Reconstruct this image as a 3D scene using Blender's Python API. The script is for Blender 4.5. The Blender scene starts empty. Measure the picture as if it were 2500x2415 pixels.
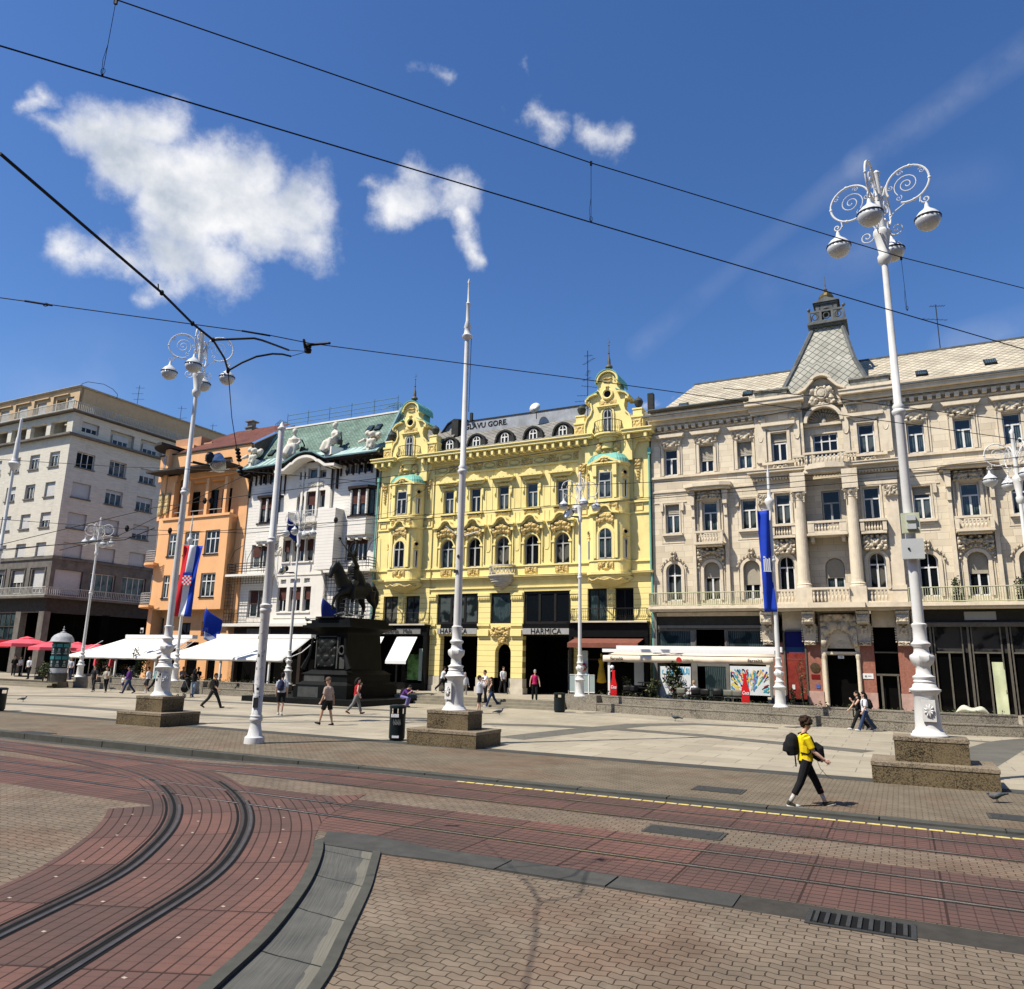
import bpy, bmesh, math, random
from mathutils import Vector, Matrix, noise
R=math.radians; PI=math.pi; sin=math.sin; cos=math.cos
sc=bpy.context.scene; COL=sc.collection
# ---------------- camera ----------------
IMW,IMH,FPX=2500.,2415.,1847.2
PITCH,ROLL,HC=R(12.38),R(1.142),2.6
_f=Vector((0,cos(PITCH),sin(PITCH)));_u=Vector((0,-sin(PITCH),cos(PITCH)));_r=Vector((1,0,0))
CR=cos(ROLL)*_r+sin(ROLL)*_u; CU=-sin(ROLL)*_r+cos(ROLL)*_u; CF=_f
cam=bpy.data.cameras.new('camera'); co=bpy.data.objects.new('camera',cam); COL.objects.link(co)
m=Matrix.Identity(4)
for i in range(3): m[i][0]=CR[i]; m[i][1]=CU[i]; m[i][2]=-CF[i]
m[2][3]=HC; co.matrix_world=m
cam.sensor_width=36; cam.sensor_fit='HORIZONTAL'; cam.lens=FPX/IMW*36; cam.clip_start=.05; cam.clip_end=3000
sc.camera=co
# ---------------- light ----------------
SUN_EL=R(56); SUN_AZ=Vector((-.91,-.415)).normalized()   # horizontal direction towards the sun
EXPOSURE=.42
w=bpy.data.worlds.new("World"); sc.world=w; w.use_nodes=True
nt=w.node_tree; N=nt.nodes; L=nt.links; N.clear()
out=N.new('ShaderNodeOutputWorld'); bg=N.new('ShaderNodeBackground'); sky=N.new('ShaderNodeTexSky')
sky.sky_type='NISHITA'; sky.sun_disc=False; sky.sun_elevation=SUN_EL; sky.sun_rotation=math.atan2(SUN_AZ.x,SUN_AZ.y)
sky.altitude=100; sky.air_density=1.0; sky.dust_density=0.35; sky.ozone_density=4.0
bg.inputs[1].default_value=.078
def wn(t,**k):
    n=N.new(t)
    for a,b in k.items(): setattr(n,a,b)
    return n
def wmath(op,a,b=None,clamp=False):
    n=wn('ShaderNodeMath',operation=op,use_clamp=clamp)
    for i,v in enumerate((a,b)):
        if v is None: continue
        if isinstance(v,(int,float)): n.inputs[i].default_value=v
        else: L.new(v,n.inputs[i])
    return n.outputs[0]
def pxray(px,py): return (CF+CR*((px-IMW/2)/FPX)-CU*((py-IMH/2)/FPX)).normalized()
tc=wn('ShaderNodeTexCoord')
def cnoise(scale,detail,rough,off=0,src=None):
    n=wn('ShaderNodeTexNoise'); n.inputs['Scale'].default_value=scale; n.inputs['Detail'].default_value=detail; n.inputs['Roughness'].default_value=rough
    mp=wn('ShaderNodeMapping'); mp.inputs['Location'].default_value=(off,off*.7,off*1.3); L.new(src or tc.outputs['Generated'],mp.inputs[0]); L.new(mp.outputs[0],n.inputs['Vector']); return n
# warp the view direction so that the cloud outlines billow
warp=cnoise(5,9,.66,3.1)
wv=wn('ShaderNodeVectorMath',operation='SUBTRACT'); L.new(warp.outputs['Color'],wv.inputs[0]); wv.inputs[1].default_value=(.5,.5,.5)
ws=wn('ShaderNodeVectorMath',operation='SCALE'); L.new(wv.outputs[0],ws.inputs[0]); ws.inputs['Scale'].default_value=.078
wa=wn('ShaderNodeVectorMath',operation='ADD'); L.new(tc.outputs['Generated'],wa.inputs[0]); L.new(ws.outputs[0],wa.inputs[1])
def capsule(p0,p1,r0,soft,src,gain=1.0):
    # soft cloud lobe around the arc between two directions
    a=pxray(*p0); b=pxray(*p1); ab=b-a; l2=max(ab.length_squared,1e-6)
    s=wn('ShaderNodeVectorMath',operation='SUBTRACT'); L.new(src,s.inputs[0]); s.inputs[1].default_value=a
    d=wn('ShaderNodeVectorMath',operation='DOT_PRODUCT'); L.new(s.outputs[0],d.inputs[0]); d.inputs[1].default_value=ab
    t=wmath('DIVIDE',d.outputs['Value'],l2,True)
    q=wn('ShaderNodeVectorMath',operation='SCALE'); q.inputs[0].default_value=ab; L.new(t,q.inputs['Scale'])
    e=wn('ShaderNodeVectorMath',operation='SUBTRACT'); L.new(s.outputs[0],e.inputs[0]); L.new(q.outputs[0],e.inputs[1])
    ln=wn('ShaderNodeVectorMath',operation='LENGTH'); L.new(e.outputs[0],ln.inputs[0])
    k=wmath('DIVIDE',wmath('SUBTRACT',r0,ln.outputs['Value']),soft)
    return wmath('MULTIPLY',k,gain) if gain!=1 else k
def px(r): return r/FPX
fine=cnoise(13,10,.62,7.7)
big=None
lobes=[((220,330),(420,320),50,90,1),((330,400),(620,450),80,110,1),((430,500),(740,520),84,110,1),((150,300),(240,330),20,60,.8),((50,260),(110,225),22,55,.7),((80,280),(200,330),20,60,.6),
 ((640,560),(770,590),62,100,.9),((420,610),(560,640),60,110,.75),((160,600),(330,640),40,80,.75),((330,730),(460,670),30,80,.6),((560,350),(640,380),20,60,.8),((760,470),(800,560),36,90,.9),
 ((960,520),(1110,480),44,100,.85),((1015,440),(1060,500),30,80,.9),((1120,520),(1160,640),24,70,.75),((900,460),(940,470),10,60,.35),
 ((1285,165),(1300,230),9,50,.5),((1280,230),(1330,240),8,60,.5),((1310,280),(1350,320),26,80,.75),((1215,280),(1250,290),8,50,.35),((1440,335),(1510,345),26,80,.5),((1475,295),(1490,300),6,50,.4),
 ((1010,185),(1080,210),12,60,.45),((1590,985),(1640,975),12,40,.8)]
for p0,p1,r0,so,gn in lobes:
    k=capsule(p0,p1,px(r0)*1.25,px(so)*.55,wa.outputs[0]); k=wmath('MINIMUM',k,gn*1.25)
    big=k if big is None else wmath('MAXIMUM',big,k)
dens=wmath('ADD',big,wmath('MULTIPLY',wmath('SUBTRACT',fine.outputs['Fac'],.5),2.6))
mr=wn('ShaderNodeMapRange',interpolation_type='SMOOTHSTEP'); L.new(dens,mr.inputs[0]); mr.inputs[1].default_value=-.12; mr.inputs[2].default_value=1.25
cloud=mr.outputs[0]
# contrails and high veils
veil=None
vn=cnoise(9,6,.6,1.3)
for p0,p1,r0,so,gn in [((2520,110),(2100,400),14,28,.22),((2100,400),(1560,850),10,28,.14),((2330,850),(2520,800),20,40,.2),((1900,700),(2120,600),20,60,.10),((60,1000),(240,930),40,120,.10),((560,960),(640,1010),30,80,.12),((2080,470),(2400,430),12,50,.05)]:
    k=capsule(p0,p1,px(r0)*.8,px(so),tc.outputs['Generated']); k=wmath('MULTIPLY',wmath('MINIMUM',wmath('MAXIMUM',wmath('ADD',wmath('MULTIPLY',k,.5),.5),0),1),gn*1.1)
    veil=k if veil is None else wmath('ADD',veil,k)
vm=wmath('MULTIPLY',veil,wmath('MAXIMUM',wmath('SUBTRACT',wmath('MULTIPLY',vn.outputs['Fac'],3.2),1.0),0))
shade=cnoise(9,7,.6,5.2)
cr=wn('ShaderNodeValToRGB'); L.new(wmath('ADD',wmath('MULTIPLY',shade.outputs['Fac'],.95),wmath('MULTIPLY',wmath('MINIMUM',wmath('MAXIMUM',dens,0),1.6),-.13)),cr.inputs[0])
cr.color_ramp.elements[0].position=.18; cr.color_ramp.elements[0].color=(5.0,5.6,6.5,1); cr.color_ramp.elements[1].position=.42; cr.color_ramp.elements[1].color=(9.4,9.4,9.5,1)
hsv=wn('ShaderNodeHueSaturation'); L.new(sky.outputs[0],hsv.inputs['Color']); hsv.inputs['Saturation'].default_value=1.2; hsv.inputs['Hue'].default_value=.508; hsv.inputs['Value'].default_value=1.40
mix=wn('ShaderNodeMix',data_type='RGBA'); L.new(wmath('ADD',cloud,vm,True),mix.inputs[0]); L.new(hsv.outputs[0],mix.inputs[6]); L.new(cr.outputs[0],mix.inputs[7])
L.new(mix.outputs[2],bg.inputs[0]); L.new(bg.outputs[0],out.inputs[0])
sd=bpy.data.lights.new('sun','SUN'); sd.energy=5.0; sd.angle=R(.53); sd.color=(1,.945,.85)
so=bpy.data.objects.new('sun',sd); COL.objects.link(so)
sv=Vector((SUN_AZ.x*cos(SUN_EL),SUN_AZ.y*cos(SUN_EL),sin(SUN_EL))); so.rotation_euler=sv.to_track_quat('Z','Y').to_euler(); so.location=sv*60
sc.view_settings.view_transform='Standard'; sc.view_settings.look='None'; sc.view_settings.exposure=EXPOSURE; sc.view_settings.gamma=1
sc.view_settings.use_curve_mapping=False
sc.cycles.max_bounces=6; sc.cycles.diffuse_bounces=1; sc.cycles.glossy_bounces=2
# ---------------- frames ----------------
AF=R(63.07)
UD=Vector((sin(AF),-cos(AF),0)); VD=Vector((cos(AF),sin(AF),0))
G=Vector((.9003,50.9504,0))
FROT=math.atan2(UD.y,UD.x)
FM=Matrix.Translation(G)@Matrix.Rotation(FROT,4,'Z')
def gp(px,py,z=0.):
    "point of the plane z under an image position: used to read places off the photograph once"
    d=CF+CR*((px-IMW/2)/FPX)-CU*((py-IMH/2)/FPX); t=(z-HC)/d.z
    return Vector((0,0,HC))+d*t
def F(u,v,z=0): return FM@Vector((u,v,z))
def UV(p): q=p-G; return q.dot(UD),q.dot(VD)
# ---------------- materials ----------------
def lin(c): return tuple((x/12.92 if x<=.04045 else ((x+.055)/1.055)**2.4) for x in c)
MATS={}
def mat(name,col,rough=.8,var=.12,scale=1.5,bump=0,metal=0,bscale=None,spec=.15,detail=4,dirt=None,brick=None,coord='Object',stretch=None,extra=None):
    """procedural plaster/stone/metal: base colour with two octaves of noise; brick=(w,h,mortar,col2,mortarcol,offset) adds coursing; dirt=(scale,amount,col)"""
    if name in MATS: return MATS[name]
    M=bpy.data.materials.new(name); M.use_nodes=True; t=M.node_tree; n=t.nodes; l=t.links
    b=n['Principled BSDF']; b.inputs['Roughness'].default_value=rough; b.inputs['Metallic'].default_value=metal
    b.inputs['Specular IOR Level'].default_value=spec
    tcn=n.new('ShaderNodeTexCoord'); src=tcn.outputs[coord]
    if stretch:
        mp=n.new('ShaderNodeMapping'); mp.inputs['Scale'].default_value=stretch; l.new(src,mp.inputs[0]); nsrc=mp.outputs[0]
    else: nsrc=src
    no=n.new('ShaderNodeTexNoise'); no.inputs['Scale'].default_value=scale; no.inputs['Detail'].default_value=detail; no.inputs['Roughness'].default_value=.65; l.new(nsrc,no.inputs['Vector'])
    rgb=n.new('ShaderNodeRGB'); rgb.outputs[0].default_value=(*col,1); cur=rgb.outputs[0]
    def mixc(f,a,bb,bt='MIX'):
        x=n.new('ShaderNodeMix'); x.data_type='RGBA'; x.blend_type=bt
        for i,v in ((0,f),(6,a),(7,bb)):
            if isinstance(v,(int,float)): x.inputs[i].default_value=v
            elif isinstance(v,tuple): x.inputs[i].default_value=(*v,1)
            else: l.new(v,x.inputs[i])
        return x.outputs[2]
    bh=None
    if brick:
        bw,bhh,mo,c2,mc,plane=brick
        mp=n.new('ShaderNodeMapping'); l.new(src,mp.inputs[0])
        if plane=='xz': mp.inputs['Rotation'].default_value=(R(90),0,0)
        bt=n.new('ShaderNodeTexBrick'); l.new(mp.outputs[0],bt.inputs['Vector']); bt.inputs['Scale'].default_value=1
        bt.inputs['Brick Width'].default_value=bw; bt.inputs['Row Height'].default_value=bhh; bt.inputs['Mortar Size'].default_value=mo; bt.inputs['Mortar Smooth'].default_value=.1
        bt.inputs['Color1'].default_value=(*col,1); bt.inputs['Color2'].default_value=(*c2,1); bt.inputs['Mortar'].default_value=(*mc,1); bt.inputs['Bias'].default_value=-.1
        cur=bt.outputs['Color']; bh=bt.outputs['Fac']
    mr=n.new('ShaderNodeMapRange'); l.new(no.outputs['Fac'],mr.inputs[0]); mr.inputs[1].default_value=.3; mr.inputs[2].default_value=.7; mr.inputs[3].default_value=1-var; mr.inputs[4].default_value=1+var
    v=n.new('ShaderNodeVectorMath'); v.operation='SCALE'; l.new(cur,v.inputs[0]); l.new(mr.outputs[0],v.inputs['Scale']); cur=v.outputs[0]
    if dirt:
        ds,da,dc=dirt
        dn=n.new('ShaderNodeTexNoise'); dn.inputs['Scale'].default_value=ds; dn.inputs['Detail'].default_value=6; dn.inputs['Roughness'].default_value=.7
        mp=n.new('ShaderNodeMapping'); mp.inputs['Scale'].default_value=(1,1,.35); mp.inputs['Location'].default_value=(3,1,7); l.new(src,mp.inputs[0]); l.new(mp.outputs[0],dn.inputs['Vector'])
        m2=n.new('ShaderNodeMapRange'); l.new(dn.outputs['Fac'],m2.inputs[0]); m2.inputs[1].default_value=.52; m2.inputs[2].default_value=.72; m2.inputs[3].default_value=0; m2.inputs[4].default_value=da
        cur=mixc(m2.outputs[0],cur,dc)
    l.new(cur,b.inputs['Base Color'])
    if bump or bh is not None:
        bp=n.new('ShaderNodeBump'); bp.inputs['Strength'].default_value=bump or .5; bp.inputs['Distance'].default_value=.02
        if bh is not None:
            inv=n.new('ShaderNodeMath'); inv.operation='SUBTRACT'; inv.inputs[0].default_value=1; l.new(bh,inv.inputs[1]); l.new(inv.outputs[0],bp.inputs['Height'])
        else:
            n2=n.new('ShaderNodeTexNoise'); n2.inputs['Scale'].default_value=bscale or scale*8; n2.inputs['Detail'].default_value=5; l.new(nsrc,n2.inputs['Vector']); l.new(n2.outputs['Fac'],bp.inputs['Height'])
        l.new(bp.outputs[0],b.inputs['Normal'])
    MATS[name]=M
    if extra: extra(M,n,l,b)
    return M
def glass(name,col=(.012,.017,.02),curtain=None,rough=.06,spec=.5,cs=9):
    if name in MATS: return MATS[name]
    M=bpy.data.materials.new(name); M.use_nodes=True; t=M.node_tree; n=t.nodes; l=t.links; b=n['Principled BSDF']
    b.inputs['Roughness'].default_value=rough; b.inputs['Specular IOR Level'].default_value=spec; b.inputs['Base Color'].default_value=(*col,1)
    tcn=n.new('ShaderNodeTexCoord')
    if curtain:
        wv=n.new('ShaderNodeTexWave'); wv.wave_type='BANDS'; wv.bands_direction='X'; wv.inputs['Scale'].default_value=cs; wv.inputs['Distortion'].default_value=3; l.new(tcn.outputs['Object'],wv.inputs['Vector'])
        no=n.new('ShaderNodeTexNoise'); no.inputs['Scale'].default_value=1.1; l.new(tcn.outputs['Object'],no.inputs['Vector'])
        mr=n.new('ShaderNodeMapRange'); l.new(no.outputs['Fac'],mr.inputs[0]); mr.inputs[1].default_value=.42; mr.inputs[2].default_value=.5
        mu=n.new('ShaderNodeMath'); mu.operation='MULTIPLY'; l.new(wv.outputs['Fac'],mu.inputs[0]); l.new(mr.outputs[0],mu.inputs[1])
        mx=n.new('ShaderNodeMix'); mx.data_type='RGBA'; l.new(mu.outputs[0],mx.inputs[0]); mx.inputs[6].default_value=(*col,1); mx.inputs[7].default_value=(*curtain,1); l.new(mx.outputs[2],b.inputs['Base Color'])
    no=n.new('ShaderNodeTexNoise'); no.inputs['Scale'].default_value=1.5; l.new(tcn.outputs['Object'],no.inputs['Vector'])
    bp=n.new('ShaderNodeBump'); bp.inputs['Strength'].default_value=.15; bp.inputs['Distance'].default_value=.02; l.new(no.outputs['Fac'],bp.inputs['Height']); l.new(bp.outputs[0],b.inputs['Normal'])
    MATS[name]=M; return M
# ---------------- mesh builder ----------------
class MB:
    def __init__(s): s.v=[];s.f=[];s.mi=[];s.uv=None;s.M=None
    def add(s,vs,fs,mi=0,M=None):
        o=len(s.v); T=M or s.M
        s.v+=[tuple(T@Vector(p)) if T else tuple(p) for p in vs]; s.f+=[tuple(i+o for i in f) for f in fs]; s.mi+=[mi]*len(fs); return s
    def box(s,x0,x1,y0,y1,z0,z1,mi=0,M=None):
        if x0>x1:x0,x1=x1,x0
        if y0>y1:y0,y1=y1,y0
        if z0>z1:z0,z1=z1,z0
        return s.add([(x0,y0,z0),(x1,y0,z0),(x1,y1,z0),(x0,y1,z0),(x0,y0,z1),(x1,y0,z1),(x1,y1,z1),(x0,y1,z1)],[(0,3,2,1),(4,5,6,7),(0,1,5,4),(1,2,6,5),(2,3,7,6),(3,0,4,7)],mi,M)
    def xz(s,poly,y0,y1,mi=0,M=None):
        "extrude polygon given in (x,z) from y0 to y1 (y0<y1, front at y0)"
        n=len(poly); a=sum(poly[i][0]*poly[(i+1)%n][1]-poly[(i+1)%n][0]*poly[i][1] for i in range(n))
        if a<0: poly=poly[::-1]
        vs=[(x,y0,z) for x,z in poly]+[(x,y1,z) for x,z in poly]
        fs=[tuple(range(n)),tuple(range(2*n-1,n-1,-1))]+[(i+n,(i+1)%n+n,(i+1)%n,i) for i in range(n)]
        return s.add(vs,fs,mi,M)
    def xy(s,poly,z0,z1,mi=0,M=None):
        n=len(poly); a=sum(poly[i][0]*poly[(i+1)%n][1]-poly[(i+1)%n][0]*poly[i][1] for i in range(n))
        if a<0: poly=poly[::-1]
        vs=[(x,y,z0) for x,y in poly]+[(x,y,z1) for x,y in poly]
        fs=[tuple(range(n-1,-1,-1)),tuple(range(n,2*n))]+[(i,(i+1)%n,(i+1)%n+n,i+n) for i in range(n)]
        return s.add(vs,fs,mi,M)
    def yz(s,poly,x0,x1,mi=0,M=None):
        n=len(poly); a=sum(poly[i][0]*poly[(i+1)%n][1]-poly[(i+1)%n][0]*poly[i][1] for i in range(n))
        if a<0: poly=poly[::-1]
        vs=[(x0,y,z) for y,z in poly]+[(x1,y,z) for y,z in poly]
        fs=[tuple(range(n-1,-1,-1)),tuple(range(n,2*n))]+[(i,(i+1)%n,(i+1)%n+n,i+n) for i in range(n)]
        return s.add(vs,fs,mi,M)
    def lathe(s,prof,c=(0,0,0),seg=12,mi=0,M=None,flute=None,a0=0,a1=2*PI):
        "prof: (r,z) bottom to top"
        full=abs(a1-a0-2*PI)<1e-6; k=seg if full else seg+1; vs=[];fs=[]
        for r,z in prof:
            for i in range(k):
                a=a0+(a1-a0)*i/seg; rr=r*(1+(flute[0]*cos(flute[1]*a) if flute and flute[2]<=z<=flute[3] else 0))
                vs.append((c[0]+rr*cos(a),c[1]+rr*sin(a),c[2]+z))
        for j in range(len(prof)-1):
            for i in range(seg):
                a=j*k+i;b=j*k+(i+1)%k; fs.append((a,b,b+k,a+k))
        if full:
            if prof[0][0]>1e-4: fs.append(tuple(range(k-1,-1,-1)))
            if prof[-1][0]>1e-4: fs.append(tuple(range((len(prof)-1)*k,len(prof)*k)))
        return s.add(vs,fs,mi,M)
    def ball(s,c,r,seg=10,ring=6,mi=0,M=None,half=0):
        if isinstance(r,(int,float)): r=(r,r,r)
        pr=[(sin(PI*i/ring),-cos(PI*i/ring)) for i in range(ring+1)]
        vs=[];fs=[]
        for q,z in pr:
            for i in range(seg): a=2*PI*i/seg; vs.append((c[0]+r[0]*q*cos(a),c[1]+r[1]*q*sin(a),c[2]+r[2]*z))
        for j in range(ring):
            for i in range(seg): a=j*seg+i;b=j*seg+(i+1)%seg; fs.append((a,b,b+seg,a+seg))
        return s.add(vs,fs,mi,M)
    def tube(s,pts,r,seg=6,mi=0,M=None,closed=False,cap=True,flat=None):
        pts=[Vector(p) for p in pts]; n=len(pts); rs=r if isinstance(r,(list,tuple)) else [r]*n
        up=None;vs=[];fs=[]
        for i,p in enumerate(pts):
            if closed: d=(pts[(i+1)%n]-pts[i-1])
            else: d=pts[min(i+1,n-1)]-pts[max(i-1,0)]
            d=d.normalized() if d.length>1e-9 else Vector((0,0,1))
            if up is None:
                up=Vector((0,0,1)) if abs(d.z)<.9 else Vector((1,0,0))
            a=d.cross(up)
            if a.length<1e-5: a=d.cross(Vector((.3,1,.2)))
            a.normalize(); b=a.cross(d); up=b
            for k in range(seg):
                t=2*PI*k/seg; q=p+(a*cos(t)*(flat or 1)+b*sin(t))*rs[i]; vs.append(tuple(q))
        m=n if closed else n-1
        for i in range(m):
            for k in range(seg):
                A=i*seg+k;B=i*seg+(k+1)%seg;C=((i+1)%n)*seg+(k+1)%seg;D=((i+1)%n)*seg+k; fs.append((A,B,C,D))
        if cap and not closed: fs+= [tuple(range(seg-1,-1,-1)),tuple(range((n-1)*seg,n*seg))]
        return s.add(vs,fs,mi,M)
    def sheet(s,fn,nu,nv,mi=0,M=None):
        vs=[fn(i/nu,j/nv) for j in range(nv+1) for i in range(nu+1)]
        fs=[(j*(nu+1)+i,j*(nu+1)+i+1,(j+1)*(nu+1)+i+1,(j+1)*(nu+1)+i) for j in range(nv) for i in range(nu)]
        return s.add(vs,fs,mi,M)
    def mesh(s,name,mats,smooth=False,weld=False):
        me=bpy.data.meshes.new(name); me.from_pydata(s.v,[],s.f)
        for q in (mats if isinstance(mats,(list,tuple)) else [mats]): me.materials.append(q)
        if any(s.mi): me.polygons.foreach_set('material_index',s.mi)
        if s.uv:
            ul=me.uv_layers.new(name='UVMap'); 
            for lp in me.loops: ul.data[lp.index].uv=s.uv[lp.vertex_index]
        if smooth:
            me.polygons.foreach_set('use_smooth',[True]*len(me.polygons))
            if smooth!=True:
                me.set_sharp_from_angle(angle=R(smooth))
        me.update(); return me
    def build(s,name,mats,parent=None,smooth=False,loc=(0,0,0),rz=0):
        o=bpy.data.objects.new(name,s.mesh(name,mats,smooth)); COL.objects.link(o); o.location=loc; o.rotation_euler[2]=rz
        if parent: o.parent=parent
        return o
def _buildc(s,name,mats,parent=None,smooth=False,gap=.12,limit=100):
    "build one object per cluster of touching pieces"
    n=len(s.v); par=list(range(n))
    def find(a):
        while par[a]!=a: par[a]=par[par[a]]; a=par[a]
        return a
    for f in s.f:
        r=find(f[0])
        for i in f[1:]: par[find(i)]=r
    isl={}
    for i in range(n): isl.setdefault(find(i),[]).append(i)
    bx=[]
    for k,vs in isl.items():
        c=list(zip(*[s.v[i] for i in vs])); bx.append([k,[min(q)-gap/2 for q in c],[max(q)+gap/2 for q in c]])
    g=list(range(len(bx)))
    def fg(a):
        while g[a]!=a: g[a]=g[g[a]]; a=g[a]
        return a
    for i in range(len(bx)):
        for j in range(i):
            if fg(i)!=fg(j) and all(bx[i][1][d]<=bx[j][2][d] and bx[j][1][d]<=bx[i][2][d] for d in range(3)): g[fg(i)]=fg(j)
    cl={bx[i][0]:fg(i) for i in range(len(bx))}
    groups=sorted(set(cl.values())); obs=[]
    if len(groups)>limit: return s.build(name,mats,parent,smooth)
    for q in groups:
        m=MB(); mp={}
        for f,mi in zip(s.f,s.mi):
            if cl[find(f[0])]!=q: continue
            for i in f:
                if i not in mp: mp[i]=len(m.v); m.v.append(s.v[i])
            m.f.append(tuple(mp[i] for i in f)); m.mi.append(mi)
        obs.append(m.build(name,mats,parent,smooth))
    return obs[0]
MB.buildc=_buildc
def tag(o,label=None,cat=None,group=None,kind=None):
    for k,v in (('label',label),('category',cat),('group',group),('kind',kind)):
        if v: o[k]=v
    return o
def empty(name,loc=(0,0,0),rz=0,label=None,cat=None,group=None):
    o=bpy.data.objects.new(name,None); COL.objects.link(o); o.location=loc; o.rotation_euler[2]=rz; return tag(o,label,cat,group)
def inst(name,me,parent=None,loc=(0,0,0),rz=0,scale=None):
    o=bpy.data.objects.new(name,me); COL.objects.link(o); o.location=loc; o.rotation_euler[2]=rz
    if scale: o.scale=scale
    if parent: o.parent=parent
    return o
def copy_tree(o,parent=None,loc=None,rz=None,label=None):
    c=o.copy(); COL.objects.link(c); c.parent=parent
    if loc is not None: c.location=loc
    if rz is not None: c.rotation_euler=(0,0,rz)
    if label: c['label']=label
    for ch in list(o.children): copy_tree(ch,c)
    return c
def text_mesh(txt,size,extr=.01,bold=False,name='lettering',align='CENTER',shear=0,sx=1):
    cu=bpy.data.curves.new('lettering','FONT'); cu.body=txt; cu.size=size; cu.extrude=extr; cu.align_x=align; cu.align_y='CENTER'; cu.resolution_u=2; cu.shear=shear
    if bold: cu.offset=size*.02
    ob=bpy.data.objects.new('lettering',cu); COL.objects.link(ob)
    dg=bpy.context.evaluated_depsgraph_get(); me=bpy.data.meshes.new_from_object(ob.evaluated_get(dg)); bpy.data.objects.remove(ob)
    # stand it up: x right, z up, facing -y
    for v in me.vertices: x,y,z=v.co; v.co=(x*sx,-z,y)
    me.update(); return me
def text(txt,size,m,parent,loc,rz=0,**k):
    me=text_mesh(txt,size,**k); me.materials.clear(); me.materials.append(m); return inst('lettering',me,parent,loc,rz)
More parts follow.
